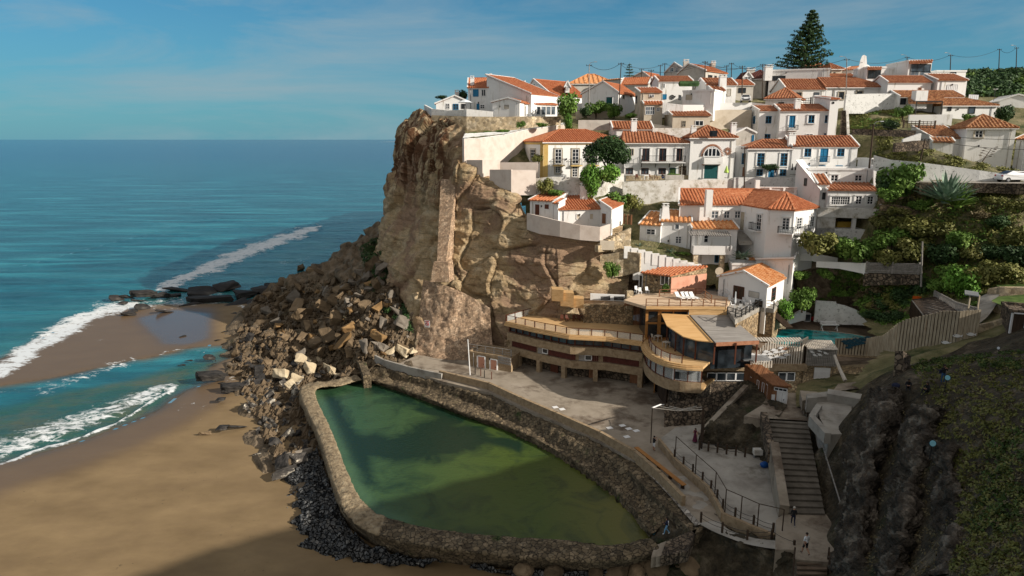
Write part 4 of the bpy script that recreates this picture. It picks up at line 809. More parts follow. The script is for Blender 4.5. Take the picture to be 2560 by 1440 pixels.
for i in range(22):
 a0=pi*(i+.5)/22;ar.bar(cc+(u_*cos(a0)+Vector((0,0,1.08*sin(a0))))*R_*1.10+n_2*.06,cc+(u_*cos(a0)+Vector((0,0,1.08*sin(a0))))*R_*1.30+n_2*.06,.22,.14)
for i in range(16):wt.bar(pan[i]+n_2*.05,pan[i+1]+n_2*.05,.14,.14)
for x in(1759,1770,1779,1789,1800):a,b=q(x,391,.05),cc+u_*((q(x,391)-cc).dot(u_))+n_2*.05;b.z=cc.z+1.08*sqrt(max(0,R_**2-((q(x,391)-cc).dot(u_))**2));wt.bar(a,b,.15,.12)
wt.bar(pan[0]+n_2*.05,pan[-1]+n_2*.05,.16,.14);wt.bar(q(1770,371,.05),q(1789,371,.05),.14,.12)
o=wt.build('arched_window','white_paint',h.root);MB().prism([p+n_2*.005 for p in pan],[p+n_2*.03 for p in pan]).build('pane','pane',o);ar.build('brick_arch','brick_trim',o)
h.rail('f',1756,394,1804,408,.9,solid=True);cc=q(1819.5,378,.06);su=MB();
for i in range(12):a0=2*pi*i/12;su.bar(cc+(u_*cos(a0)+Vector((0,0,sin(a0))))*.35,cc+(u_*cos(a0)+Vector((0,0,sin(a0))))*.68,.16,.08)
for i in range(14):a0=2*pi*i/14;a1=2*pi*(i+1)/14;su.bar(cc+(u_*cos(a0)+Vector((0,0,sin(a0))))*.3,cc+(u_*cos(a1)+Vector((0,0,sin(a1))))*.3,.12,.1)
su.build('sun_ornament','brick_trim',h.root);ga=MB()
for i in range(9):x0=1757+i*5;y_=lambda x:412-4*(1-((x-1777)/22)**2);ga.bar(q(x0-1.8,y_(x0)+.6,.08),q(x0+1.8,y_(x0+2)+.6,.08),.45,.16)
ga.build('garage_arch','brick_trim',h.root);sk=MB().bar(P(1774,334,120.9),P(1793,334,120.9),.12,1.0);sk.build('skylight','pane',h.root)
h.chim(1734,320,338,3,.9);h.chim(1834,313,334,2,.9)
h=House('house','white house with long iron balcony, four dark doors and stone base','house',(1562,357,123.5),(1724,356,122.5),446,roof='tile',kind='hip',hip=(0,1),ridge=331,dep=9,inset=9,foot=3)
h.win('f',1574,372,1584,388,'stone_trim','pane',1,0)
for x in(1606,1648,1691):h.win('f',x,372,x+17,402,'frame_brown','pane',1,0,sur='plaster')
h.rail('f',1603,389,1712,405,1.1,nb=40)
for x in(1564,1603,1646):h.win('f',x,421,x+18,435,'frame_brown','pane_grey',1,0,sur='plaster')
h.win('f',1674,420,1689,435,'teal_paint','leaf_dark',0,0);m=MB()
for x in(1603,1638,1673,1708):m.bar(h.hit(x,418,h.c[0],h.n)+h.n*.02,h.hit(x,407,h.c[0],h.n)+h.n*.9,.12,.12)
m.build('bracket','iron',h.root);p0,u_,n_2=h.face('f');q=lambda x,y,o=.0:h.hit(x,y,p0,n_2)+n_2*o
MB().prism([q(1565,452,.0),q(1722,452,.0),q(1722,452,.12),q(1565,452,.12)],[q(1565,438,.0),q(1722,438,.0),q(1722,438,.12),q(1565,438,.12)]).build('plinth','stone_pale',h.root)
MB().prism([q(1698,446,.0),q(1716,446,.0),q(1716,446,.06),q(1698,446,.06)],[q(1698,415,.0),q(1716,415,.0),q(1716,415,.06),q(1698,415,.06)]).build('stone_panel','stone_dark',h.root)
h=House('house','white upper storey with red roof and dark dormer behind the balcony house','house',(1533,323,130),(1632,321,130),345,roof='tile',kind='gable',ridge=306,dep=6,foot=3)
h.chim(1585,303,336,-2,1.0,.8);h.win('f',1594,328,1611,337,'plaster','frame_brown',0,0)
h=hy=House('house','white house with yellow corner pilasters and bright orange hipped roof','house',(1359,356,121),(1560,353,124.5),450,D=(1309,354,133),roof='tile_new',kind='hip',ridge=326,inset=5,foot=4,rib=.34)
for x in(1388,1431,1473):h.win('f',x,373,x+15,409,W_,'pane',1,3,sur='stone_trim');h.rail('f',x-5.5,396,x+22,413,.7,slab='ochre')
h.win('f',1389,417,1400,432,W_,'pane',1,2,sur='stone_trim');h.win('f',1431,416,1443,442,W_,'pane',1,3,sur='stone_trim');h.win('l',1328,374,1339,403,W_,'pane',1,3,sur='stone_trim')
m=MB();p0,u_,n_2=h.face('f');z0=Vector((0,0,h.zb-h.z));a=h.c[0]
m.bar(a+z0+u_*.35+n_2*.03,a+u_*.35+n_2*.03,.9,.1);pl,ul,nl=h.face('l');m.bar(a+z0-ul*.35+nl*.03,a-ul*.35+nl*.03,.9,.1);d3=h.c[3];m.bar(d3+z0+ul*.4+nl*.03,d3+ul*.4+nl*.03,.7,.1)
m.bar(a+n_2*.05-Vector((0,0,.3)),h.c[1]+n_2*.05-Vector((0,0,.3)),.1,.35);m.bar(a+nl*.05-Vector((0,0,.3)),d3+nl*.05-Vector((0,0,.3)),.1,.35);m.build('yellow_trim','ochre',h.root)
h=House('house','white house with tall blank chimney breast and tiled roofs above the pergola','house',(2250,242,141),(2408,242,141),300,roof='tile_old',kind='gable',ridge=229,dep=7,foot=3)
h.win('f',2251,246,2264,261,DK,'pane',0,0);h.door('f',2330,260,2343,286,'frame_dark');MB().box(P(2297,256,138.8)-Vector((0,0,1.2)),2.3,1.6,3.4).build('chimney','plaster',h.root)
r=MB();roofplane(r,[P(2272,258,137.5),P(2360,257,137.5),P(2358,243,140.8),P(2270,243,140.8)],.42);r.build('lean_to_roof','tile_old',h.root)
h=House('house','long low white house with rust hip roof and grey window by the hedge','house',(2358,263,138),(2493,263,138),294,roof='tile_old',kind='hip',hip=(0,1),ridge=245,dep=7,inset=6,foot=3)
h.win('f',2369,268,2378,277,DK,'pane',0,0);h.win('f',2421,267,2437,284,DK,'solar',0,0)
h=House('house','old white house with lichened pyramid roof and stone framed window','house',(2419,320,118),(2541,319,116),432,roof='tile_old',kind='hip',ridge=289,dep=10,inset=7,foot=3,wall='plaster')
h.win('f',2438,327,2456,343,W_,'pane',1,1,sur='stone_trim')
h=House('house','white annex with steep worn tile roof leaning on the old pyramid roof house','house',(2333,348,121),(2415,347,121),398,roof='tile_old',kind='mono',ridge=316,dep=7,foot=4)
h=House('outbuilding','tiny white block with its own strip of tiles below the annex','outbuilding',(2333,357,117),(2384,357,116),402,roof='tile_old',kind='mono',ridge=346,dep=2.5,foot=3)
h=House('house','white house under scaffolding at the road end','house',(2541,350,117),(2640,350,112),440,roof='tile_old',kind='mono',ridge=320,dep=8,foot=3)
h=House('house','low white house with satellite dish near the scrub hill','house',(2446,246,160),(2530,244,158),262,roof='tile',kind='flat',dep=9,foot=4);h.chim(2525,231,246,2,1.2)
h=House('house','white gabled house at the foot of the scrub hill','house',(2500,248,150),(2600,258,148),300,roof='plaster',kind='gfront',ridge=238,rx=2545,dep=10,foot=4,wall='plaster')
L5=[(1699,512.5,108),(1852,512.5,108),(1919,523,101),(1986,528.5,99),(2042,522,104)]
e=[P(*c)for c in L5];zE=sum(p.z for p in e)/5
for p in e:p.z=zE
bk=[P(1699,512,116),P(1885,505,115.5),P(1992,515,108.5),P(1992,515,108.5),e[4]+Vector((1,7,0))]
for p in bk:p.z=zE
root=thing('house','long bent white house with broad orange hipped roof and corner balcony','house',(e[0].x,e[0].y,20.5));up=Vector((0,0,1))
fp=e+[bk[4],bk[1]+Vector((1,0,0)),bk[0]];MB().prism([Vector((p.x,p.y,18.5))for p in fp],fp).build('wall','plaster',root)
rg=[P(1699,489,112.5),P(1888,480,112),P(1966,491,104.3)]
for p in rg:p.z=zE+2.1
o2=up*.15;ee=[p+hat(Vector((0,-1,0)))*.3+o2 for p in e];R=MB();rg=[p+o2 for p in rg]
roofplane(R,[ee[0],ee[1],rg[1],rg[0]],.4);roofplane(R,[ee[1],ee[2],rg[2],rg[1]],.4);roofplane(R,[ee[2],ee[3],rg[2]],.4);roofplane(R,[ee[3],ee[4]+Vector((.3,0,0)),rg[2]],.4)
b0,b1=bk[0]+o2,bk[1]+o2;roofplane(R,[b1,b0,rg[0],rg[1]],.4);roofplane(R,[ee[4]+Vector((.3,0,0)),bk[4]+o2,rg[2]],.4);R.slab([bk[4]+o2,b1,rg[1],rg[2]],.14)
for p,q in((rg[0],rg[1]),(rg[1],rg[2]),(ee[2],rg[2]),(ee[3],rg[2]),(ee[4],rg[2])):R.bar(p+up*.05,q+up*.05,.3,.2)
R.build('roof','tile_new',root);m=MB();m.bar(e[0]+up*.1+Vector((-.1,0,0)),rg[0]+up*.12+Vector((-.1,0,0)),.3,.35).bar(rg[0]+up*.12+Vector((-.1,0,0)),b0+Vector((-.1,0,0)),.3,.35);m.build('verge','plaster',root)
class Seg(House):
 def __init__(s,a,b,root):s.c=[a,b,b,a];s.root=root;s.n=Vector(((b-a).y,-(b-a).x,0)).normalized();s.wallm='plaster'
s1=Seg(e[0],e[1],root);s2=Seg(e[1],e[2],root);s3=Seg(e[2],e[3],root);s4=Seg(e[3],e[4],root)
for x0,x1 in((1778,1795),(1810,1823),(1837,1850)):s1.win('f',x0,528,x1,545,W_,'pane_grey',1,1,sur='plaster')
s2.door('f',1852,530,1862,575,'stone_trim');s2.win('f',1893,536,1904,574,W_,'pane',1,3,sur='plaster');s2.rail('f',1882,557,1904,575,.8)
s3.win('f',1956,545,1973,574,W_,'pane',1,3,sur='plaster');s4.win('f',1991,545,2003,572,W_,'pane',1,3,sur='plaster');s4.win('f',2024,542,2034,566,W_,'pane',1,3,sur='plaster')
s3.rail('f',1946,566,1985,582,.9);s4.rail('f',1987,564,2011,582,.9);m=MB().box(P(1772,491,106.8)-up*3.2,1.0,1.0,4.2);m.build('chimney','plaster',root)
h=House('house','three storey white house, top floor with two small windows','house',(2021,421,113),(2186,420,111.5),470,roof='tile',kind='flat',dep=8,foot=6)
h.win('f',2077,438,2094,452,W_,'pane',1,1,sur='plaster');h.win('f',2137,438,2154,452,W_,'pane',1,1,sur='plaster')
for lab,args in(('middle_floor',dict(A=(2070,478,108),B=(2196,477,107),base=520,kind='mono',ridge=458,dep=4.8)),('side_room',dict(A=(2046,462,109.2),B=(2074,462,109),base=520,kind='mono',ridge=437,dep=3.4))):
 d=House(lab,None,None,args['A'],args['B'],args['base'],kind=args['kind'],ridge=args['ridge'],dep=args['dep'],foot=1);d.root.parent=h.root;d.root.location=d.root.location-h.root.location
 if lab=='middle_floor':
  d.win('f',2078,492,2123,511,W_,'pane',7,2,sur='plaster');d.win('f',2139,491,2153,510,W_,'pane',1,2,sur='plaster');d.win('f',2168,491,2182,510,W_,'pane',1,2,sur='plaster')
 else:d.win('f',2056,482,2063,498,DK,'pane',0,1)
m=MB();a,b=P(2046,520,108),P(2203,516,105.5);b.z=a.z;n3=hat(Vector(((b-a).y,-(b-a).x,0)));g=lambda p,z:Vector((p.x,p.y,z));zb_=P(2046,541,108).z
F2=[a,b,b-n3*5.5,a-n3*5.5];m.prism([g(p,zb_+.2)for p in F2],[g(p,zb_+.5)for p in F2]);m.bar(g(a,(a.z+zb_)/2),g(b,(a.z+zb_)/2),.25,a.z-zb_+.2).bar(g(b,(a.z+zb_)/2+.3),g(b-n3*5,(a.z+zb_)/2+.5),.25,a.z-zb_+1.0).bar(g(a,(a.z+zb_)/2),g(a-n3*5,(a.z+zb_)/2),.25,a.z-zb_+.2);m.build('balcony','plaster_worn',h.root)
zg=P(2120,572,107).z;m=MB();m.prism([g(p-n3*4.5,zg-2)for p in(a,b)]+[g(p-n3*5,zg-2)for p in(b,a)],[g(p-n3*4.5,zb_+.2)for p in(a,b)]+[g(p-n3*5,zb_+.2)for p in(b,a)]);m.build('back_wall','stone',h.root)
m=MB();t=a+(b-a)*.30;m.prism([g(a,zg-2),g(t,zg-2),g(t-n3*4.4,zg-2),g(a-n3*4.4,zg-2)],[g(a,zb_+.2),g(t,zb_+.2),g(t-n3*4.4,zb_+.2),g(a-n3*4.4,zb_+.2)])
m.build('ground_floor','plaster_worn',h.root);t=a+(b-a)*.60;MB().box(g(t-n3*.3,zg-2),.5,.5,zb_-zg+2.2).build('column','plaster',h.root);m=MB();t=a+(b-a)*.985;m.bar(g(t,(zg+zb_)/2-1),g(t-n3*4.4,(zg+zb_)/2-1),.35,zb_-zg+2.3);m.build('end_wall','plaster',h.root)
MB().box(g(a+(b-a)*.47-n3*2.5,zg),2.2,1.0,.9).build('yellow_crate','yellow_pot',h.root)
m=MB();m.prism([g(a+Vector((.0,.0,0)),zg-3),g(b,zg-3),g(b-n3*4.6,zg-3),g(a-n3*4.6,zg-3)],[g(a,zg),g(b,zg),g(b-n3*4.6,zg),g(a-n3*4.6,zg)]);m.build('base','plaster_lichen',h.root)
m=MB();m.prism([P(x,y,114)for x,y in((2180,455),(2187,455),(2190,412),(2178,412))],[P(x,y,108.5)for x,y in((2184,462),(2190,462),(2192,416),(2184,416))]);m.build('fin_wall','plaster',h.root)
h=House('house','tall blank white side house stepping down to the balustrade terrace','house',(1990,428,113.5),(2046,520,108.5),600,C=(2060,520,112),roof='plaster',kind='mono',tops=(4.4,0,0,4.4),foot=2,verge=False);h.win('f',2011,446,2017,464,DK,'pane',0,0)
h=House('house','low white cottage with red brown door at the cliff end of the terrace','house',(1325,504,111.5),(1384,503,109.5),547,roof='tile_new',kind='mono',ridge=482,dep=5.5,foot=2)
h.door('f',1338,511,1349,537,'frame_brown');h.win('f',1361,510,1373,523,W_,'frame_brown',0,0)
h=House('house','middle orange roofed cottage with two small shuttered windows','house',(1396,528,107.5),(1502,521,108.5),566,roof='tile_new',kind='mono',ridge=491,dep=7.5,foot=2,rib=.34)
h.win('f',1441,535,1450,548,W_,'plaster_beige',0,0);h.win('f',1474,534,1483,548,W_,'plaster_beige',0,0);h.chim(1460,466,500,6,1.2,.9)
h=House('house','orange roofed cottage end with brown slatted door beside the garden gate','house',(1500,518,108.4),(1529,526,105.5),582,C=(1558,521,112),roof='tile_new',kind='mono',tops=(1.0,0,0.2,1.2),foot=2,rib=.34)
h.door('f',1506,534,1516,559,'wood_brown')
h=House('porch','tiny tiled porch between the two terrace cottages','porch',(1385,508,107.6),(1396,512,107.2),545,roof='tile_new',kind='mono',rise=.5,dep=2.4,foot=1,wall='plaster')
h=House('house','white cottage with pale striped roof slope nearest the stone steps','house',(1600,566,107.5),(1652,562,106),626,roof='tile_pale',kind='mono',ridge=531,dep=6,foot=2,rib=.5);h.win('f',1617,573,1638,586,W_,'pane',1,1)
h=House('house','middle pale roofed cottage with tapering white chimney','house',(1652,556,106.5),(1728,555,105.5),632,roof='tile_pale',kind='mono',ridge=527,dep=6.5,foot=2,rib=.5)
h.win('f',1687,560,1698,573,W_,'pane_grey',0,0);h.win('f',1689,591,1703,608,W_,'pane',1,2);h.chim(1664,516,548,.9,1.5,1.1,taper=.6)
h=House('house','white cottage with pale striped roof, pergola balcony and stone posts','house',(1732,573,104.5),(1844,573,104),668,roof='tile_pale',kind='mono',ridge=541,dep=7,foot=2,rib=.5)
h.win('f',1760,586,1770,606,W_,'pane',0,1);h.win('f',1787,636,1796,656,B_,'pane',0,0);h.rail('f',1727,610,1822,629,2.0,solid=True)
m=MB();r0=MB();a,b=h.hit(1722,578,h.c[0],h.n),h.hit(1818,585,h.c[0],h.n)
for i in range(18):t=a+(b-a)*i/17;t.z=a.z;m.bar(t,t+h.n*2.3-Vector((0,0,.35)),.16,.05)
m.build('pergola_roof','grey_wood',h.root);t=b+h.n*2.2;t.z=a.z-.35;m=MB().bar(t,t-Vector((0,0,2.3)),.07,.07);t2=a+h.n*2.2;t2.z=a.z-.35;m.bar(t2,t2-Vector((0,0,2.3)),.07,.07).bar(t,t2,.08,.08);m.build('pergola_frame','iron',h.root)
for x in(1733,1798):t=h.hit(x,655,h.c[0],h.n)+h.n*1.6;t.z=h.zb-.5;MB().box(t,.7,.6,3.2).build('stone_post','stone_pale',h.root)
h=House('house','white gabled hut with patched terracotta roof beside the upper deck','house',(1797,698,97.5),(1919,710,91),772,C=(1961,697,97),roof='tile_pale',kind='gfront',ridge=680,rx=1859,foot=2,rib=.55)
h.win('f',1834,716,1860,746,'frame_brown','wood_dark',1,0);h.win('f',1872,729,1898,744,'metal_grey','plaster_grey',0,0,bw=.05);h.win('f',1888,751,1906,766,'frame_dark','stone_dark',0,0);h.win('r',1929,720,1938,750,'frame_brown','pane',0,2)
m=MB();c=h.hit(1813,738,h.c[0],h.n)+h.n*.03
u_=hat(h.c[1]-h.c[0])
for rr in(.25,.6,.95):
 for i in range(18):a0=2*pi*i/18;a1=2*pi*(i+1)/18;m.bar(c+u_*rr*cos(a0)+Vector((0,0,rr*sin(a0))),c+u_*rr*cos(a1)+Vector((0,0,rr*sin(a1))),.1,.06)
for i in range(6):a0=pi*i/6;m.bar(c-u_*.95*cos(a0)-Vector((0,0,.95*sin(a0))),c+u_*.95*cos(a0)+Vector((0,0,.95*sin(a0))),.06,.05)
m.build('round_grille','white_paint',h.root)
h=House('outbuilding','plain white mono pitch outbuilding behind the gabled hut','outbuilding',(1890,665,101),(1984,645,97.5),700,C=(1990,640,101.5),roof='plaster_grey',kind='mono',tops=(0,.8,.8,0),foot=3,verge=True)
h=House('outbuilding','low white parapet room joining the gabled hut to the steps','outbuilding',(1831,656,101),(1908,660,100.5),690,roof='plaster',kind='flat',dep=3,foot=3)
h=House('outbuilding','tiny garden store with a scrap of orange tiles among agaves','outbuilding',(1872,650,103.2),(1912,652,103),662,roof='tile_pale',kind='mono',ridge=640,dep=2.5,foot=2,rib=.5)
h=House('house','stone and pink plaster house with rippled orange roof on the upper deck','house',(1608,684,101),(1678,691,98.5),738,C=(1766,690,102),roof='tile_new',wall='stone',kind='mono',tops=(0,0,.75,.75),foot=1,rib=.34,verge=False,over=.4)
h.win('f',1593+5,688,1606,720,W_,'pane',0,0);h.win('f',1652,686,1672,712,W_,'pane',1,0);p0,u_,n_2=h.face('r');L_=(h.c[2]-h.c[1]).length
MB().prism([h.c[1]+n_2*.0-up*5,h.c[2]-up*5,h.c[2]+n_2*.08-up*5,h.c[1]+n_2*.08-up*5],[h.c[1]-up*.2,h.c[2]-up*.2,h.c[2]+n_2*.08-up*.2,h.c[1]+n_2*.08-up*.2]).build('pink_wall','plaster_pink',h.root)
nmat('stone_step',[(.075,.065,.052),(.125,.11,.09),(.17,.15,.125)],.8,.9,.5,6,bdist=.03)
def rough(name,rows,nu,nv,mat,amp=.25,fr=.7,linv=True,edge=0,**kw):
 A=loft(rows,nu,nv,linv);Nn=normals(A)
 if Nn[...,2].mean()<0:Nn=-Nn
 for i in range(A.shape[0]):
  for j in range(A.shape[1]):
   p=Vector(A[i,j])*fr;A[i,j]+=Nn[i,j]*amp*(fbm(p,5)+.5*fbm(p*3.1,3))
 return npmesh(name,A.reshape(-1,3),gridfaces(*A.shape[:2]),mat,**kw),A
def slabz(name,pix,z,t,mat,parent=None,**kw):
 pts=[G(x,y,z)for x,y in pix];return MB().slab(pts,t).build(name,mat,parent,**kw)
slabz('plaza',[(985,914),(1060,880),(1200,850),(1560,850),(1700,900),(1790,980),(1800,1090),(1700,1120),(1771,1236),(1807,1312),(1753,1310),(1711,1265),(1590,1154),(1501,1104),(1391,1056),(1304,1018),(1223,981),(1105,953)],4.5,1.5,'concrete',kind='structure')
g45=lambda x,y,z=4.5:(x,y,0,z)
rough('path',[[g45(1690,1190),g45(1713,1262),g45(1751,1310,4.52),g45(1850,1355,4.95),g45(1940,1373,5.5)],[g45(1735,1190),g45(1771,1238),g45(1807,1312,4.52),g45(1873,1342,4.95),g45(1945,1352,5.5)]],40,8,'concrete_grey',.02,kind='structure')
slabz('platform',[(1940,1300),(1962,1282),(2066,1286),(2100,1340),(2125,1410),(1985,1398),(1985,1374),(1938,1374)],5.5,3,'concrete',kind='structure')
slabz('terrace',[(1648,1098),(1690,1068),(1760,1060),(1800,1050),(1960,1090),(1958,1330),(1936,1338),(1873,1313),(1807,1284),(1771,1218),(1690,1150)],5.15,1.4,'concrete_grey',kind='structure')
m=MB();kp=[(1648,1098),(1690,1150),(1732,1185),(1771,1218),(1790,1250),(1807,1284),(1873,1313),(1936,1338)]
for a,b in zip(kp[:-1],kp[1:]):p,q=G(*a,5.3),G(*b,5.3);m.bar(p-up*.65,q-up*.65,.3,1.5)
prop(m.build('kerb_wall','stucco'),'low rendered kerb wall edging the upper concrete terrace above the path','wall')
pool_in=[(790,980),(917,955),(1000,982),(1100,1020),(1180,1050),(1262,1080),(1375,1137),(1490,1215),(1560,1278),(1600,1325),(1620,1350),(1530,1364),(1480,1352),(1325,1347),(1252,1342),(1115,1327),(1015,1307),(935,1279),(885,1217),(830,1077)]
def pool_mat():
 m=bpy.data.materials.new('pool_water');m.use_nodes=True;n=m.node_tree.nodes;l=m.node_tree.links;b=n['Principled BSDF']
 c=n.new('ShaderNodeTexCoord');sep=n.new('ShaderNodeSeparateXYZ');l.new(c.outputs['Object'],sep.inputs[0])
 def nz(s,det=7,dist=.6,st=(1,1,1)):
  mp=n.new('ShaderNodeMapping');mp.inputs['Scale'].default_value=st;l.new(c.outputs['Object'],mp.inputs[0]);t=n.new('ShaderNodeTexNoise');t.inputs['Scale'].default_value=s;t.inputs['Detail'].default_value=det;t.inputs['Distortion'].default_value=dist;t.inputs['Roughness'].default_value=.62;l.new(mp.outputs[0],t.inputs[0]);return t.outputs[0]
 def mr(s,a,b_):x=n.new('ShaderNodeMapRange');x.inputs[1].default_value=a;x.inputs[2].default_value=b_;l.new(s,x.inputs[0]);return x.outputs[0]
 def mix(f,a,b_):
  x=n.new('ShaderNodeMix');x.data_type='RGBA';l.new(f,x.inputs[0])
  for i,q in((6,a),(7,b_)):
   if isinstance(q,tuple):x.inputs[i].default_value=(*q,1)
   else:l.new(q,x.inputs[i])
  return x.outputs[2]
 col=mix(mr(sep.outputs[0],-22,0),(.034,.088,.042),(.058,.092,.019));col=mix(mr(sep.outputs[0],3,16),col,(.15,.125,.035))
 at=n.new('ShaderNodeAttribute');at.attribute_name='weed'
 x=n.new('ShaderNodeMath');x.operation='MULTIPLY_ADD';x.inputs[1].default_value=.55;l.new(at.outputs['Fac'],x.inputs[0]);l.new(nz(.22,9,1.2),x.inputs[2])
 col=mix(mr(x.outputs[0],.48,.80),col,(.008,.028,.016));a2=n.new('ShaderNodeAttribute');a2.attribute_name='shoal';x2=n.new('ShaderNodeMath');x2.operation='MULTIPLY';x2.inputs[1].default_value=.7;l.new(a2.outputs['Fac'],x2.inputs[0]);col=mix(x2.outputs[0],col,(.085,.17,.09));l.new(col,b.inputs['Base Color'])
 b.inputs['Roughness'].default_value=.1;b.inputs['IOR'].default_value=1.33;b.inputs['Specular IOR Level'].default_value=.4
 bp=n.new('ShaderNodeBump');bp.inputs['Strength'].default_value=.35;bp.inputs['Distance'].default_value=.2;l.new(nz(1.9,4,.4,(1,1.8,1)),bp.inputs['Height']);l.new(bp.outputs[0],b.inputs['Normal']);MATS['pool_water']=m
pool_mat();pw=[G(x,y,2.25)for x,y in pool_in];xx=np.arange(-32,22,.5);yy=np.arange(50,104,.5);PXX,PYY=np.meshgrid(xx,yy)
fq=gridfaces(*PXX.shape);cxx,cyy=PXX.ravel()[fq].mean(1),PYY.ravel()[fq].mean(1);cenp=np.array([sum(p.x for p in pw)/len(pw),sum(p.y for p in pw)/len(pw)])
big=[(cenp[0]+(p.x-cenp[0])*1.045,cenp[1]+(p.y-cenp[1])*1.045)for p in pw];okp=poly_in_np(cxx,cyy,big)
po=npmesh('pool_water',np.stack([PXX.ravel(),PYY.ravel(),np.full(PXX.size,2.25)],1),fq[okp],'pool_water',kind='structure')
dc=PYY*cs+(H-2.25)*sn;wx=1280+F*PXX/dc;wy=720-F*(PYY*sn-(H-2.25)*cs)/dc
wd=np.maximum.reduce([np.clip(1.2-dseg(wx,wy,[(820,985,14),(860,1075,22),(905,1160,26),(930,1210,16)]),0,1),np.clip(1.3-dseg(wx,wy,[(880,1110,24),(980,1125,32),(1090,1100,50),(1190,1095,34)]),0,1),np.clip(1.2-dseg(wx,wy,[(920,965,12),(1100,1035,16),(1300,1120,14)]),0,1)*.7,np.clip(1.2-dseg(wx,wy,[(938,1086,12),(944,1088,12)]),0,1)])
wd=blur(wd,4);sl_=blur(np.clip(1.4-dseg(wx,wy,[(795,985,9),(833,1077,12),(888,1215,15),(940,1280,12),(1020,1306,9)]),0,1),2);at=po.data.attributes.new('shoal','FLOAT','POINT');at.data.foreach_set('value',sl_.ravel().astype(np.float32));at=po.data.attributes.new('weed','FLOAT','POINT');at.data.foreach_set('value',wd.ravel().astype(np.float32))
z3_=0
z3=lambda l_,z:[(x,y,0,z)for x,y in l_]
li=[(905,950),(850,964),(788,978),(828,1077),(884,1217),(935,1279),(1015,1307),(1115,1327),(1252,1341),(1400,1350),(1530,1363),(1625,1345)]
lo_=[(890,936),(830,950),(750,972),(796,1090),(838,1225),(880,1300),(985,1352),(1110,1372),(1250,1388),(1400,1400),(1530,1402),(1660,1380)]
rows=[z3([(x+1,y+3)for x,y in li],1.6),z3(li,3.1),z3([((a[0]*2+b[0])/3,(a[1]*2+b[1])/3)for a,b in zip(li,lo_)],3.2),z3([((a[0]+2*b[0])/3,(a[1]+2*b[1])/3)for a,b in zip(li,lo_)],3.2),z3(lo_,3.05),z3([(x-1,y+18+(x>900)*12)for x,y in lo_],.9),z3([(x-3,y+34+(x>900)*14)for x,y in lo_],-.4)]
o,A_=rough('pool_wall',rows,420,26,'pitted',.13,1.0);prop(o,'pitted stone wall round the seaward sides of the tidal pool','wall')
m_=o.data;m_.materials.append(M['mossy']);cxs=[sum(m_.vertices[v].co.x for v in f.vertices)/4 for f in m_.polygons]
zs_=[min(m_.vertices[v].co.z for v in f.vertices)for f in m_.polygons];m_.polygons.foreach_set('material_index',[1 if(a>-17+2*noise.noise(Vector((i*.01,0,0)))and(b<2.6 or a>-12))else 0 for i,(a,b)in enumerate(zip(cxs,zs_))])
S_=[((917,955),(918,948),(922,938),(935,915),(945,902)),((1000,982),(1003,972),(1010,955),(1020,938),(1030,925)),((1100,1020),(1103,1010),(1112,985),(1120,962),(1128,950)),((1180,1050),(1185,1042),(1195,1010),(1205,992),(1223,978)),((1262,1080),(1268,1066),(1290,1055),(1300,1026),(1304,1015)),
   ((1375,1137),(1378,1118),(1388,1112),(1396,1078),(1400,1058)),((1490,1215),(1492,1190),(1505,1176),(1520,1140),(1530,1118)),((1560,1278),(1562,1245),(1580,1222),(1598,1190),(1612,1168)),((1600,1325),(1602,1298),(1625,1280),(1650,1245),(1662,1215)),((1622,1345),(1627,1335),(1662,1310),(1692,1278),(1714,1262))]
rows=[[(s[0][0],s[0][1]+3,0,1.8)for s in S_],[(*s[1],0,3.0)for s in S_],[(*s[2],0,3.05)for s in S_],[(*s[3],0,4.15)for s in S_],[(*s[4],0,4.25)for s in S_],[(s[4][0]+6,s[4][1]-8,0,4.4)for s in S_]]
o,A_=rough('pool_terrace',rows,380,30,'mossy',.20,.8);prop(o,'eroded stepped stone embankment between the tidal pool and the plaza wall','embankment')
wt_=[(1100,926),(1140,936),(1223,956),(1304,993),(1391,1030),(1501,1078),(1588,1126),(1650,1180),(1709,1240)]
def zwall(name,label,pix,ztop,h,t,mat,cap=None):
 m=MB()
 for a,b in zip(pix[:-1],pix[1:]):
  p,q=G(*a,ztop),G(*b,ztop);d=(q-p).normalized();m.bar(p-up*h/2-d*.05,q-up*h/2+d*.05,t,h)
 return prop(m.build(name,mat),label,'wall')
zwall('plaza_wall','long curved rendered parapet wall between plaza and tidal pool',wt_,5.5,1.3,.4,'stucco')
zwall('concrete_wall','short grey concrete wall on the beach side of the plaza end',[(938,888),(960,899),(1020,916),(1104,934)],5.3,1.6,.3,'concrete_grey')
zwall('old_wall','sloping old stone wall running up to the rockfall',[(858,868),(885,885),(905,905),(918,938)],4.2,2.2,1.1,'mossy')
nmat('flagstone',[(.22,.19,.16),(.36,.33,.29),(.46,.43,.39)],.9,.9,.5,7,cells=(1.6,(.07,.055,.045),.08))
rough('paving',[z3(((1616,1180),(1658,1222),(1698,1268),(1738,1314)),4.5),z3(((1632,1176),(1674,1217),(1712,1264),(1752,1310)),4.5)],60,8,'flagstone',.03,kind='structure')
slabz('rocky_ground',[(1575,1148),(1640,1185),(1715,1262),(1765,1318),(1738,1335),(1690,1292),(1630,1235),(1570,1175)],4.3,2,'mossy',kind='structure')
st=thing('steps','broad weathered steps at the near corner of the tidal pool','steps',tuple(G(1680,1390,2.8)))
for i in range(7):
 z=4.3-.19*i;x0=1742-i*15;m=MB();m.slab([G(x0,1322+i*6,z),G(x0-16,1328+i*6,z),G(x0-42+i*3,1382+i*2,z),G(x0-22+i*3,1378+i*2,z)][::-1],1.0);m.build('step','stone_dark' if i<5 else 'concrete',st)
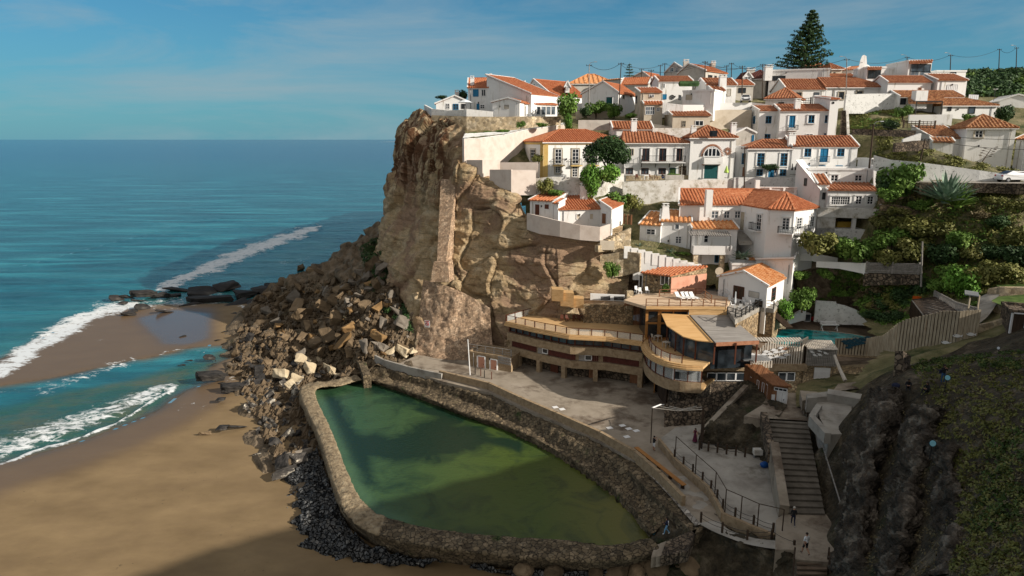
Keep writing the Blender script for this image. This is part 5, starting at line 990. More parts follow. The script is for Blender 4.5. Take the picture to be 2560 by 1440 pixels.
for i,(x,y)in enumerate([(1388,1018),(1405,1023),(1556,1064),(1572,1072),(1591,1077),(1524,1070),(1567,1096-4),(1389,978)][:7]):
 p=G(x,y,4.51);o=MB().box(p,.7,.6,.03,.4).build('floor_panel','white_paint');prop(o,'flat white square panel lying on the plaza floor','panel','white squares on the plaza floor')
a,b=G(1590,1118,5.0),G(1711,1213,5.0);r=thing('bench','very long orange plank bench running beside the plaza wall','bench',tuple(a-up*.5));MB().bar(a,b,.5,.07).build('seat','orange_wood',r)
for i in range(5):p=a+(b-a)*(.03+.94*i/4);MB().box(p-up*.5,.15,.35,.48,.9).build('leg','wood_dark',r)
st=thing('staircase','broad dark concrete staircase climbing from the landing to the entrance hut','staircase',tuple(G(2010,1286,5.5)))
nst=17;A0,A1=G(1968,1286,5.5),G(2062,1288,5.5);B0,B1=G(1922,1046,8.4),G(2018,1052,8.4)
for i in range(nst):
 t0,t1=i/nst,(i+1)/nst;z=5.5+(8.4-5.5)*(i+1)/nst;q=[A0.lerp(B0,t0),A1.lerp(B1,t0),A1.lerp(B1,t1),A0.lerp(B0,t1)];MB().prism([Vector((p.x,p.y,z-.9))for p in q],[Vector((p.x,p.y,z))for p in q]).build('step','stone_step',st)
MB().bar(A0+Vector((-.35,0,-.1)),B0.lerp(A0,.45)+Vector((-.35,0,.6)),.8,2.4).build('side_wall','concrete',st);m=MB().bar(G(2040,1060,9.2),G(2118,1312,7.2),.09,.09)
m.build('handrail','grey_wood',st)
for y0,y1 in((1050,1100),(1100,1170)):pass
MB().bar(B0+Vector((-.6,0,.1)),B0.lerp(A0,.5)+Vector((-.6,0,.5)),.7,1.4).build('side_wall','stone_dark',st)
slabz('landing',[(1860,1040),(1905,1012),(1925,980),(2075,985),(2085,1015),(2060,1040),(2030,1056),(1920,1050)],8.4,2.5,'concrete',kind='structure')
st=thing('staircase','old timber staircase dropping to the beach beside the near landing','staircase',tuple(G(2050,1420,4.5)))
for i in range(9):
 z=5.3-.24*i;y=1396+i*13;MB().slab([G(1992,y+12,z),G(2068,y+14,z),G(2066,y+2,z),G(1990,y,z)],.14).build('step','old_deck',st)
for x0,x1 in((1985,1978),(2070,2076)):
 a,b=G(x0,1398,5.5),G(x1,1500,3.2);m=MB().bar(a+up*1.0,b+up*1.0,.07,.07)
 for i in range(5):p=a.lerp(b,i/4);m.bar(p-up*.6,p+up*1.05,.1,.1)
 m.build('railing','wood_dark',st)
def step_block(lab,pix,z,h,mat='concrete_grey'):o=slabz('terrace_block',pix,z,h,mat);prop(o,lab,'terrace')
step_block('dark stone paved terrace with low curb above the main staircase',[(2040,1000),(2085,992),(2130,985),(2128,1050),(2108,1085),(2072,1086),(2050,1045)],10.4,3)
for i in range(5):step_block(['lowest','second','third','fourth','topmost'][i]+' curving stone step between entrance hut and dark terrace',[(2030-i*6,1038-i*9),(2052-i*3,1030-i*9),(2044,1004-i*6),(2000,1008-i*8)],8.75+.36*i,1.2,'concrete')
step_block('long flat stone bench block behind the dark terrace',[(2016,985),(2072,978),(2074,990),(2018,996)],11.0,1.6)
step_block('bent stone bench block at the terrace corner',[(2070,972),(2155,985),(2150,998),(2068,984)],11.3,2.0)
m=MB()
for a,b in zip([(2048,1012),(2030,1040),(2070,1084)][:-1],[(2048,1012),(2030,1040),(2070,1084)][1:]):p,q=G(*a,10.8),G(*b,10.8);m.bar(p-up*.5,q-up*.5,.6,1.1)
prop(m.build('curb','concrete_grey'),'angled concrete curb around the dark paved terrace','curb')
rough('rocky_ground',[z3(((1995,960),(2085,934),(2160,937),(2240,940)),7.9),[(1990,985,0,8.6),(2040,972,0,8.9),(2130,963,0,9.2),(2245,958,0,10.8)],[(1990,1015,0,8.6),(2080,1002,0,10.0),(2140,988,0,10.5),(2210,985,0,12)]],50,24,'scrub_soil',.15,.6,linv=False,kind='structure')
rough('path',[[(2095,960,0,9.2),(2150,952,0,9.6),(2210,948,0,10.2),(2245,945,0,11)],[(2080,980,0,9.7),(2130,974,0,9.9),(2195,968,0,10.8),(2240,963,0,11.8)]],30,6,'concrete',.1,kind='structure')
def inset(pts,k):
 out=[];n=len(pts)
 for i,p in enumerate(pts):
  d=hat(pts[min(i+1,n-1)]-pts[max(i-1,0)]);out.append(p+Vector((-d.y,d.x,0))*k)
 return out
def lv(p,z):return Vector((p.x,p.y,z))
def strip(mb,pts,z0,z1,t=.3,mi=0):
 b=inset(pts,t)
 for i in range(len(pts)-1):mb.prism([lv(pts[i],z0),lv(pts[i+1],z0),lv(b[i+1],z0),lv(b[i],z0)],[lv(pts[i],z1),lv(pts[i+1],z1),lv(b[i+1],z1),lv(b[i],z1)],mi)
 return mb
def along(pts,s):
 L_=[(b-a).length for a,b in zip(pts[:-1],pts[1:])];t=s*sum(L_)
 for i,l in enumerate(L_):
  if t<=l or i==len(L_)-1:return pts[i]+(pts[i+1]-pts[i])*(t/l),(pts[i+1]-pts[i]).normalized()
  t-=l
def smooth(pts,n):return[Vector(p)for p in resample(np.array([tuple(p)for p in pts]),n,0)]
R1=[G(x,y,11.2)for x,y in((1262,806),(1340,824),(1423,840),(1515,845),(1605,857))]
R2=smooth([G(x,y,11.0)for x,y in((1605,857),(1612,876),(1634,895),(1672,910),(1716,917),(1757,919))],16)
rs=thing('restaurant','terraced stucco restaurant with glazed bands and wide timber sun decks','restaurant',tuple(lv(R1[2],4.5)))
back=[G(x,y,11.2)for x,y in((1640,812),(1560,796),(1400,782),(1320,784))];MB().slab(R1+back,.35).build('deck','deck_wood',rs)
MB().slab([p for p in R2]+[G(1800,880,11.0),G(1760,850,11.0),G(1640,815,11.0)],.3).build('deck','deck_wood',rs)
m=MB()
for k,(z,o_)in enumerate(((10.95,0),(11.1,.18),(10.75,-.14))):strip(m,inset(R1,-.05+o_),z,z+.22,.35);strip(m,inset(R2,-.05+o_),z-.15,z+.1,.35)
m.build('fascia','deck_wood',rs)
I1=inset(R1,.9);I2=inset(R2,1.1)
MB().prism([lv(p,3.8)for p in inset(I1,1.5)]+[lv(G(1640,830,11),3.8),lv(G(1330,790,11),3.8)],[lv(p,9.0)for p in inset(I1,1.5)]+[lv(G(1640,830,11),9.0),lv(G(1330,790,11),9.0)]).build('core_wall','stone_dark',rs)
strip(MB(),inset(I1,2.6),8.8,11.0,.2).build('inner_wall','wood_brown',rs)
strip(MB(),inset(I1,.25),9.5,11.0,.04).build('glazing','solar',rs)
m=MB();strip(m,inset(I1,.15),9.5,9.68,.2);strip(m,inset(I1,.15),10.8,10.95,.2)
for i in range(17):
 p,d=along(inset(I1,.15),(i+.02)/16.5);m.box(lv(p,9.5),.22 if i%3==0 else.1,.2,1.5,atan2(d.y,d.x))
m.build('window_frames','frame_brown',rs)
m=strip(MB(),inset(I1,-.35),8.4,9.55,.6);m.build('stucco_band','stucco',rs);m=strip(MB(),inset(I1,.0),6.2,7.3,.5);m.build('stucco_beam','stucco',rs)
strip(MB(),inset(I1,.35),7.25,8.45,.15).build('wall_panel','stucco',rs)
for s0,s1 in((.02,.24),(.34,.55),(.645,.70),(.73,.97)):
 m=MB();n_s=int((s1-s0)*90)
 for i in range(n_s):p,d=along(inset(I1,.3),s0+(s1-s0)*(i+.5)/n_s);m.box(lv(p,7.35),.24,.1,1.0,atan2(d.y,d.x))
 m.build('shutter','shutter_red',rs)
for s_,w_ in((.275,.9),(.60,1.2)):
 p,d=along(inset(I1,.28),s_);MB().box(lv(p,7.3),w_,.1,1.05,atan2(d.y,d.x)).build('shutter','grey_wood',rs)
for s_ in(.315,.635):
 p,d=along(inset(I1,.22),s_);n2=Vector((d.y,-d.x,0));m=MB()
 for a_,b_ in(((-.45,7.5),(.45,7.5)),((-.45,8.2),(.45,8.2)),((-.45,7.5),(-.45,8.2)),((.45,7.5),(.45,8.2))):m.bar(lv(p+d*a_[0],a_[1]),lv(p+d*b_[0],b_[1]),.12,.12)
 o=m.build('window','white_paint',rs);MB().prism([lv(p+d*-.4,7.5),lv(p+d*.4,7.5),lv(p+d*.4-n2*.08,7.5),lv(p-d*.4-n2*.08,7.5)],[lv(p+d*-.4,8.2),lv(p+d*.4,8.2),lv(p+d*.4-n2*.08,8.2),lv(p-d*.4-n2*.08,8.2)]).build('pane','pane',o)
for s_ in(.01,.085,.27,.47,.685,.985):p,d=along(inset(I1,.2),s_);MB().box(lv(p,4.2),.65,.6,2.1,atan2(d.y,d.x)).build('column','stucco',rs)
for s_,mt in((.36,'frame_brown'),(.65,'wood_brown'),(.93,'wood_brown')):p,d=along(inset(I1,1.35),s_);MB().box(lv(p,4.4),1.3,.14,1.75,atan2(d.y,d.x)).build('door',mt,rs)
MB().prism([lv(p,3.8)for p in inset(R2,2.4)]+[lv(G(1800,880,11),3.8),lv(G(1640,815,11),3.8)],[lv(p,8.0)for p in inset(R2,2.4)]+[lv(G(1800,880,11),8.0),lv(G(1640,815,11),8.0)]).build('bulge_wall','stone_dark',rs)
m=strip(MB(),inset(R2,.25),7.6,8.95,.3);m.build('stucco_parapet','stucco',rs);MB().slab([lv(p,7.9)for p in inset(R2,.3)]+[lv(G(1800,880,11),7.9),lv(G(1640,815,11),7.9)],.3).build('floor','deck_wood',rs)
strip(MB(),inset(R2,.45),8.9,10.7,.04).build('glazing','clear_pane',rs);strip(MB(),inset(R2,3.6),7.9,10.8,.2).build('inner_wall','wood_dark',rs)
m=MB();strip(m,inset(R2,.35),8.9,9.0,.2)
for i in range(9):p,d=along(inset(R2,.38),i/8.02);m.box(lv(p,8.9),.12,.14,1.9,atan2(d.y,d.x))
m.build('window_frames','frame_brown',rs)
p,d=along(inset(R2,.7),.86);m=MB().box(lv(p,9.0),3.4,.1,1.5,atan2(d.y,d.x));m.build('window','white_paint',rs)
p,d=along(inset(R2,.62),.86);MB().box(lv(p,9.15),2.8,.1,.95,atan2(d.y,d.x)).build('pane','pane',rs.children[-1])
m=MB()
for i in range(26):p,d=along(inset(R2,2.2),.05+i*.02);m.box(lv(p,4.4),.22,.1,3.4,atan2(d.y,d.x))
m.build('slat_cladding','wood_dark',rs);p,d=along(inset(R2,1.9),.10);MB().box(lv(p,4.5),1.4,.12,2.6,1.2).build('door','orange_wood',rs)
def railing(name,lab,pts,z,h=1.05,n=10,mat='frame_brown',glassy=True,cat='railing',rope=False,parent=None):
 r=thing(name,lab,cat,tuple(lv(pts[0],z)))if parent is None else parent;m=MB()
 for i in range(n+1):p,d=along(pts,i/n);MB().box(lv(p,z),.12,.12,h,atan2(d.y,d.x)).build('post',mat,r)
 k=max(len(pts)*4,n*2)
 for z_ in([h]if glassy else[h,h*.55,h*.2]):
  for i in range(k):p,_=along(pts,i/k);q,_=along(pts,(i+1)/k);sg=(-.08*(1-abs(2*((i*n/k)%1)-1))if rope and z_<h else 0);m.bar(lv(p,z+z_+sg),lv(q,z+z_+sg),.1 if z_==h else.05,.06)
 m.build('handrail',mat,r)
 if glassy:strip(MB(),pts,z+.08,z+h-.1,.02).build('glass_panel','clear_pane',r)
 return r
railing('railing','timber and glass railing along the big left sun deck',inset(R1,.45),11.2,n=12);railing('railing','short glass railing at the cliff side end of the sun deck',[G(1265,805,11.2),G(1330,786,11.2)],11.2,n=3)
railing('railing','curved timber and glass railing round the lower bulging deck',inset(R2,.9)[:12],11.0,n=6)
u0,u1=G(1615,766,15.8),G(1815,767,15.8);bh=[G(1830,745,15.8),G(1770,735,15.8),G(1600,733,15.8),G(1560,750,15.8)]
up_=thing('upper_deck','pale timber upper deck on a glazed brown storey','deck',tuple(lv(u0,11.2)));MB().slab([u0,u1]+bh,.4).build('deck','deck_pale',up_);MB().bar(u0-up*.15-Vector((0,.1,0)),u1-up*.15-Vector((0,.1,0)),.2,.4).build('fascia','deck_wood',up_)
w0,w1=u0+Vector((.3,.7,0)),u0.lerp(u1,.54)+Vector((0,.7,0));MB().prism([lv(w0,11),lv(w1,11),lv(w1,11)+Vector((0,5,0)),lv(w0,11)+Vector((0,5,0))],[lv(w0,15.4),lv(w1,15.4),lv(w1,15.4)+Vector((0,5,0)),lv(w0,15.4)+Vector((0,5,0))]).build('wall','pane',up_)
m=MB()
for t in(0,.3,.34,.65,1):p=w0.lerp(w1,t);m.box(lv(p,11)-Vector((0,.12,0)),.35 if t in(0,.3)else.15,.15,4.4)
for z in(11.1,13.3,15.1):m.bar(lv(w0,z)-Vector((0,.12,0)),lv(w1,z)-Vector((0,.12,0)),.14,.25)
m.build('window_frames','orange_wood',up_);m=MB()
for i in range(34):p=u0.lerp(u1,.55+.45*i/33);m.box(lv(p,14.2)-Vector((0,.05,0)),.24,.12,1.4)
m.build('slat_cladding','deck_wood',up_);railing('railing','timber rope railing along the front of the upper deck',[u0,u1],15.8,n=7,glassy=False,rope=True,mat='wood_brown');railing('railing','timber railing at the back of the upper deck near the sun loungers',[G(1648,742,15.8),G(1752,738,15.8),G(1778,757,15.8)],15.8,n=4,glassy=False,mat='wood_brown')
cp=[G(1653,783,14.7),G(1722,787,14.7),G(1786,855,13.7),G(1740,850,13.75),G(1708,841,13.85),G(1667,814,14.2)]
rc=thing('canopy','broad sloping two tone plank roof over the bar terrace','canopy',tuple(lv(cp[2],11)));MB().slab(cp[::-1],.12).build('roof','roof_wood',rc)
MB().slab([G(1725,788,14.7),G(1788,857,13.7),G(1897,852,13.7),G(1818,785,14.7)],.12).build('roof','grey_wood',rc);m=MB().bar(G(1724,788,14.78),G(1787,857,13.78),.16,.08);m.build('ridge_strip','iron',rc)
m=MB().bar(G(1790,861,13.5),G(1897,856,13.5),.15,.45);m.build('fascia','brick_trim',rc);m=MB()
for x,y in((1656,800),(1668,818),(1690,832),(1710,843),(1740,852),(1787,860),(1840,860),(1893,856)):p=G(x,y,13.5);MB().box(lv(p,10.9),.16,.16,2.75).build('post','frame_brown',rc)
q=[G(x,y,13.5)for x,y in((1668,818),(1690,832),(1710,843),(1740,852),(1785,860))];strip(MB(),inset(q,.3),11.0,13.5,.05).build('glazing','solar',rc)
q2=[G(1790,862,13.5),G(1893,858,13.5)];strip(MB(),inset(q2,1.2),10,13.6,.05).build('back_glazing','pane',rc)
def slatfence(name,lab,base,ztops,zb,sp=.3,w=.17,mat='slat_wood',cat='fence',n=None,back_=0):
 L_=sum((b-a).length for a,b in zip(base[:-1],base[1:]));n=n or int(L_/sp);r=thing(name,lab,cat,tuple(base[0]));m=MB();rl=MB();zt=np.interp(np.linspace(0,1,n+1),np.linspace(0,1,len(ztops)),ztops);zbs=np.interp(np.linspace(0,1,n+1),np.linspace(0,1,len(base)),[p.z for p in base])
 for i in range(n+1):
  p,d=along(base,i/n);b_=p.z;m.box(lv(p,b_-.05),w,.09,zt[i]-b_+.04*random.random(),atan2(d.y,d.x)+random.uniform(-.05,.05))
 m.build('slats',mat,r)
 for f in(.2,.85):
  for i in range(n):p,d=along(base,i/n);q,_=along(base,(i+1)/n);k=Vector((-d.y,d.x,0))*.12;a_=lv(p+k,p.z+(zt[i]-p.z)*f);b_=lv(q+k,q.z+(zt[i+1]-q.z)*f);rl.bar(a_,b_,.08,.1)
 rl.build('rails','wood_dark',r)
 if back_:
  bkp=MB()
  for i in range(n):p,d=along(base,i/n);q,_=along(base,(i+1)/n);k=Vector((-d.y,d.x,0))*.22;bkp.add([p+k,q+k,lv(q+k,zt[i+1]-.12),lv(p+k,zt[i]-.12)],[(0,1,2,3)])
  bkp.build('gap_shade','wood_dark',r)  # dark sheet added behind the slats to stand for shadow in the gaps
 return r,base,zt
fb=[G(1757,908,9.9),G(1885,909,9.9)];f1=slatfence('slat_fence','low slatted parapet with two white fish below the bar canopy',fb,[11.35,11.35],9.9,.32,.18,'slat_pale')
fb2=[G(1886,909,9.9),G(2002,910,9.9)];f2=slatfence('slat_fence','tall pale slat wall carrying the shoal of white fish',fb2,[11.4,12.9,12.9,12.9,12.9],9.9,.3,.17,'slat_pale')
m=MB();a,b=G(2003,908,9.9),G(2016,900,9.9);m.prism([a,b,b+Vector((0,.3,0)),a+Vector((0,.3,0))],[lv(p,13.0)for p in(a,b,b+Vector((0,.3,0)),a+Vector((0,.3,0)))]);m.build('end_panel','plaster_beige',f2[0])
m=MB();a,b=fb2[0].lerp(fb2[1],.05),fb2[1];sl=[lv(a,12.9),lv(b,12.9),lv(b,13.0)+Vector((.2,1.3,0)),lv(a,13.0)+Vector((-.6,1.3,0))];roofplane(m,sl,.3,.05,.08);m.build('slat_roof','slat_pale',f2[0])
def fish(lab,c,d,L_=.95,mat='fish_white',grp=None,tilt=0):
 """flat wooden fish; d is the plan direction of the wall"""
 n2=Vector((d.y,-d.x,0));nose=-d;out=[(-.5,0),(-.35,.13),(-.1,.2),(.15,.16),(.32,.04),(.5,.17),(.44,0),(.5,-.17),(.32,-.04),(.15,-.15),(-.1,-.18),(-.35,-.12)]
 q=[]
 for x,z in out:x2,z2=x*cos(tilt)-z*sin(tilt),x*sin(tilt)+z*cos(tilt);q.append(Vector(c)+d*x2*L_+Vector((0,0,z2*L_)))
 r=thing('fish_ornament',lab,'ornament',tuple(c),grp);MB().prism([p+n2*.12 for p in q],[p+n2*.18 for p in q]).build('body',mat,r)
 e=Vector(c)-d*.36*L_+Vector((0,0,.04*L_))+n2*.18;MB().box(e,.07,.07,.07).build('eye','iron',r)
d1=(fb2[1]-fb2[0]).normalized()
fz=[(1953,869),(1934,874),(1915,878),(1880,885),(1897,888),(1910,885),(1925,884),(1940,879),(1876,893),(1892,895),(1907,892),(1925,893),(1942,891),(1957,877),(1966,886),(1862,897),(1877,903),(1893,902),(1912,902),(1850,903),(1862,905),(1955,893)]
def onwall(x,y,p0,d):n2=Vector((d.y,-d.x,0));o_=Vector((0,0,H));dd=Vector(ray(x,y));return o_+dd*((p0-o_).dot(n2)/dd.dot(n2))
for i,(x,y)in enumerate(fz):fish('white cut-out fish swimming in the shoal on the tall slat wall',onwall(x,y,fb2[0],d1),d1,grp='white fish on the slat wall')
fish('single rusty orange fish at the edge of the white shoal',onwall(1962,871,fb2[0],d1),d1,mat='brick_trim')
for x,y,l in((1799,895,'upper of the two white fish on the low parapet under the canopy'),(1789,902,'lower of the two white fish on the low parapet under the canopy')):fish(l,onwall(x,y,fb[0],d1),d1,1.0)
lw=thing('lower_storey','rough stone storey with a ribbon of four windows under the fish wall','building',tuple(lv(fb[0],5)));a,b=fb[0],G(2014,909,9.9);bk_=Vector((0,4,0));h0=Vector((0,.35,0))
MB().prism([lv(a,3.8)+h0,lv(b,3.8)+h0,lv(b,3.8)+bk_,lv(a,3.8)+bk_],[lv(a,9.85)+h0,lv(b,9.85)+h0,lv(b,9.85)+bk_,lv(a,9.85)+bk_]).build('wall','stone',lw);MB().bar(a-up*.42-Vector((.2,.1,0)),b-up*.42-Vector((0,.1,0)),.8,.85).build('stucco_band','stucco',lw)
MB().prism([lv(a,3.8),lv(G(1880,909,9.9),3.8),lv(G(1880,909,9.9),3.8)+h0,lv(a,3.8)+h0],[lv(a,7.4),lv(G(1880,909,9.9),7.4),lv(G(1880,909,9.9),7.4)+h0,lv(a,7.4)+h0]).build('base_wall','stone_dark',lw)
sg_=Seg(a,b,lw)
for i in range(4):sg_.win('f',1768+i*24,932,1790+i*24,951,W_,'pane',0,0)
for i in range(2):sg_.win('f',1946+i*21,931,1965+i*21,951,W_,'pane',0,0)
slabz('pool_terrace_deck',[(1757,908),(2016,909),(2235,893),(2250,850),(2190,795),(2050,780),(1905,785),(1850,850),(1757,870)],9.85,.6,'old_deck',kind='structure')
o=slabz('pool_deck',[(1850,850),(1880,815),(1935,798),(2050,790),(2185,797),(2210,830),(2120,870),(1900,870)],10.3,.4,'old_deck',kind='structure')
sp=thing('swimming_pool','kidney shaped turquoise swimming pool behind the slat fence','swimming pool',tuple(G(2030,842,10.3)));pp=[(1915,842),(1930,829),(1962,823.5),(2025,825.5),(2103,832),(2165,844),(2120,862),(2040,868),(1950,862)]
pts_=smooth([G(x,y,10.34)for x,y in pp+pp[:1]],40)[:-1];c0=sum(pts_,Vector())/len(pts_);MB().slab([c0+(p-c0)*1.07 for p in pts_],.06).build('rim','plaster_pink',sp);MB().slab([c0+(p-c0)*.99+up*.03 for p in pts_],.03).build('water','pool_blue',sp)
sp.children[0].data.materials[0]=M['plaster_beige']
h=House('slat_tower','grey slatted kiosk with slat roof and six small fish between the fences','kiosk',(2010,911,83.4),(2082,912,83.0),958,roof='plaster',kind='flat',dep=3,wall='stone',foot=3);h.win('f',2036,916,2074,947,W_,'white_paint',1,1)
a,b=h.c[0]+Vector((.2,-.15,0)),h.c[1]+Vector((.2,-.15,0));m=MB()
for i in range(17):p=a.lerp(b,i/16);m.box(lv(p,9.7),.17,.12,2.35)
m.build('slats','grey_wood',h.root);m=MB();roofplane(m,[lv(a,12.0)-Vector((.1,.3,0)),lv(b,12.0)+Vector((.1,-.3,0)),lv(b,12.6)+Vector((.1,1.8,0)),lv(a,12.6)+Vector((-.1,1.8,0))],.17,.06,.08);m.build('slat_roof','slat_pale',h.root);MB().prism([lv(a,9.7)+Vector((0,.1,0)),lv(b,9.7)+Vector((0,.1,0)),lv(b,9.7)+Vector((0,2.5,0)),lv(a,9.7)+Vector((0,2.5,0))],[lv(a,12)+Vector((0,.1,0)),lv(b,12)+Vector((0,.1,0)),lv(b,12)+Vector((0,2.5,0)),lv(a,12)+Vector((0,2.5,0))]).build('inner_box','wood_dark',h.root)
d2=(b-a).normalized()
for x,y in((2026,872),(2029,879),(2047,876),(2036,887),(2048,886),(2063,882)):fish('small pale fish on the grey slatted kiosk',onwall(x,y,a,d2),d2,.75,grp='fish on the grey kiosk',tilt=-.35)
LF=[G(2087,885,9.9),G(2160,888,10.2),P(2236,890,78.5),P(2323,877,76),P(2390,864,74.5),P(2440,840,74)]
f3=slatfence('slat_fence','long rising slat fence curving round the pool terrace to the pavilion',LF,[12.1,12.7,14.2,17.2,18.9,19.4],0,.34,.26,'slat_wood',n=56,back_=1);d3_=(LF[1]-LF[0]).normalized()
for i,(x,y)in enumerate([(2112,853),(2125,851),(2140,848),(2155,846),(2170,843),(2118,858),(2132,856),(2146,853),(2160,850),(2128,863),(2142,860),(2156,857),(2122,868)]):fish('dark blue fish in the shoal on the long fence',onwall(x,y,LF[0],d3_),d3_,.95,'fish_blue','dark blue fish on the long fence')
for x,y,i0,l in((2366,856,3,'white fish hanging low near the end of the long fence'),(2393,839,4,'white fish beside the gap at the long fence end'),(2427,835,4,'white fish in the gap at the fence corner post')):
 dd=hat(LF[i0+1]-LF[i0]);fish(l,onwall(x,y,LF[i0],dd),dd,1.0)
o=zwall('retaining_wall','ochre stucco retaining wall under the long slat fence',[(2084,887),(2160,891),(2242,896)],9.95,1.4,.5,'stucco');o=zwall('retaining_wall','dark rubble footing wall below the ochre stucco wall',[(2080,908),(2160,912),(2240,915)],8.6,2.6,.5,'stone')
for x,y,l in((2204,902,'orange fish shape on the ochre wall, nearer the stone pier'),(2193,908,'orange fish shape on the ochre wall, nearer the kiosk')):fish(l,onwall(x,y,G(2160,891,9.95),d3_)+Vector((0,-.2,0)),d3_,.8,'orange_plastic')
o,A_=rough('stone_pier',[[(2232,955,60.5),(2237,885,61)],[(2258,955,60),(2262,886,60.4)],[(2276,950,62),(2278,890,62.5)]],12,14,'stone_dark',.12,1.0);prop(o,'leaning dark stone pier at the path end by the fence','pier')
m=MB();m.prism([P(2232,962,60.5),P(2258,962,60),P(2270,950,63),P(2240,950,63)],[P(2238,877,60.8),P(2258,878,60.3),P(2272,886,63),P(2248,880,63)]);o=m.build('pier_core','stone_dark');prop(o,'thick rubble stone pier closing the ochre wall','pier')
h=House('entrance_hut','narrow timber entrance hut with rusty roof and white glazed door','hut',(1930,967,74.4),(1971,964,73.6),1019,D=(1863,927,81.5),roof='rusty_roof',kind='mono',tops=(0,.15,.15,0),wall='wood_brown',foot=.8,verge=False,rib=.6,over=.5)
h.door('f',1946,980,1963,1019,'white_paint');h.win('f',1948,981,1961,1014,W_,'pane',0,0);h.win('f',1936,970,1968,977,W_,'pane',2,0);p0,u_,n2=h.face('f');q=h.c[0];MB().bar(h.c[0]-up*1.1+n2*.03+u_*.3,lv(h.c[0],h.zb+.1)+n2*.03+u_*.3,.55,.05).build('white_panel','white_paint',h.root)
for x in(1875,1893,1906,1915):h.win('l',x,940+(x-1870)*.45,x+5,968+(x-1870)*.62,W_,'pane',0,0)
m=MB()
for i in range(28):p=h.c[0].lerp(h.c[3],i/27);p0,u_,n2=h.face('l');m.box(lv(p,h.zb-.6)+n2*.04,.12,.1,h.z-h.zb+.5,atan2(u_.y,u_.x))
m.build('slat_cladding','wood_brown',h.root);a=h.c[3]+Vector((.5,.2,0));m=MB()
for i in range(9):m.box(lv(a,h.z-.2)+Vector((i*.32,-.6,0)),.17,.1,.9)
m.build('roof_slats','slat_pale',h.root);MB().slab([lv(a,h.z+.75)+Vector((-.9,-.6,0)),lv(a,h.z+.75)+Vector((2.6,-.6,0)),lv(a,h.z+.75)+Vector((2.6,1.6,0)),lv(a,h.z+.75)+Vector((-.9,1.6,0))],.1).build('flat_roof','metal_grey',h.root)
rough('rock_spur',[[(1745,1120,0,4.6),(1800,1135,0,4.6),(1880,1150,0,4.6),(1955,1190,0,5.2)],[(1750,1085,0,6),(1810,1060,0,7.2),(1880,1090,0,6.8),(1935,1120,0,6.6)],[(1790,1030,0,7.2),(1850,985,0,8.4),(1895,1030,0,8.0),(1940,1062,0,8.2)],[(1860,960,0,8.6),(1875,955,0,8.9),(1940,985,0,8.7),(1970,1010,0,8.5)]],90,70,'dark_slope',.5,.5,linv=False,kind='structure')
o,A_=rough('rock_wall',[[(1660,1070,0,4.4),(1720,1066,0,4.4),(1780,1058,0,4.5),(1800,1040,0,4.6)],[(1660,1010,0,6.6),(1720,1000,0,7.2),(1800,985,0,7.8),(1862,960,0,8.6)]],70,30,'stone_dark',.3,.8);prop(o,'dark rubble stone wall under the ribbon windows','wall')
m=MB().bar(G(1750,1085,6.2),G(1866,965,9.4),.55,.35);prop(m.build('ramp_edge','concrete'),'pale diagonal concrete ramp edge crossing the dark rubble wall','ramp')
wr=wall_run
wr('retaining_wall','long pale rubble wall carrying the clifftop houses','wall',[(1079,288,139,300),(1166,291,136,338),(1240,292,135.5,338),(1330,291,136,334),(1402,291,139,322)],'stone_pale',.6)
wr('parapet_wall','grey whitewashed parapet at the very cliff edge','wall',[(1060,262,147,276),(1079,272,141,292),(1120,276,139.5,293),(1166,274,137.6,293)],'plaster_lichen',.4)
wr('parapet_wall','smooth white parapet between grey parapet and annex','wall',[(1166,272,137.4,293),(1232,279,137,293)],'plaster',.4)
wr('retaining_wall','tall smooth pinkish white wall running from the cliff to the yellow trimmed house','wall',[(1160,348,118.6,432),(1200,346,121,434),(1260,338,126,434),(1315,325,133,420),(1412,312,140,352)],'plaster_warm',.5,cap='plaster_lichen')
rough('ledge',[[(1157,345,118.8),(1260,334,126.5),(1320,321,133.5),(1412,309,140.5)],[(1162,334,123),(1260,328,130.5),(1330,319,137),(1412,306,144)]],50,10,'plaster_lichen',.1,kind='structure')
for i,(x0,x1,yt,yb,Y0,Y1,l)in enumerate([(1166,1206,400,428,118.5,116.5,'small white terrace box nearest the cliff edge'),(1206,1250,400,436,116.5,119,'white terrace wall beside the smallest box'),(1224,1278,424,462,115.8,113,'shaded side wall of the white terrace box'),(1278,1340,426,474,113,114.5,'tall white terrace box front above the rock'),(1243,1345,406,434,120,119,'long white terrace parapet below the pinkish wall')]):
 wr('terrace_wall',l,'wall',[(x0,yt,Y0,yb+14),(x1,yt,Y1,yb+14)],'plaster_warm',.3 if i!=3 else 2.5)
wr('retaining_wall','whitewashed garden wall under the yellow trimmed house','wall',[(1338,446,116,492),(1380,442,115.5,494),(1440,444,115.5,496),(1480,446,115.5,500)],'plaster_worn',.5)
wr('retaining_wall','stepped whitewashed wall between the creeper and the balcony house','wall',[(1478,470,116.5,530),(1510,452,117,530),(1525,436,117.5,530),(1560,434,118.5,530)],'plaster_worn',.5)
wr('retaining_wall','long flaking whitewashed wall below the balcony house terrace','wall',[(1558,455,116.5,530),(1640,452,116.5,545),(1700,450,116.5,520),(1830,449,117,500),(1846,444,117.5,500)],'plaster_worn',.6)
wr('retaining_wall','lichened rubble wall under the lower blue windowed house','wall',[(1836,444,116.5,475),(1900,444,116.5,470),(1992,444,116.5,470)],'plaster_lichen',.6)
wr('street_wall','plain beige street wall between hedge and worn cottage','wall',[(1446,300,134,325),(1520,300,134,326),(1600,303,134,326),(1682,318,131,336)],'plaster_grey',.4)
wr('street_wall','low beige garden wall behind the small trees','wall',[(1440,277,146,300),(1550,276,146,300)],'plaster_beige',.4)
wr('street_wall','long white street wall below the parked car','wall',[(1778,258,138,277),(1880,256,138,278),(1915,260,137,278)],'plaster',.4)
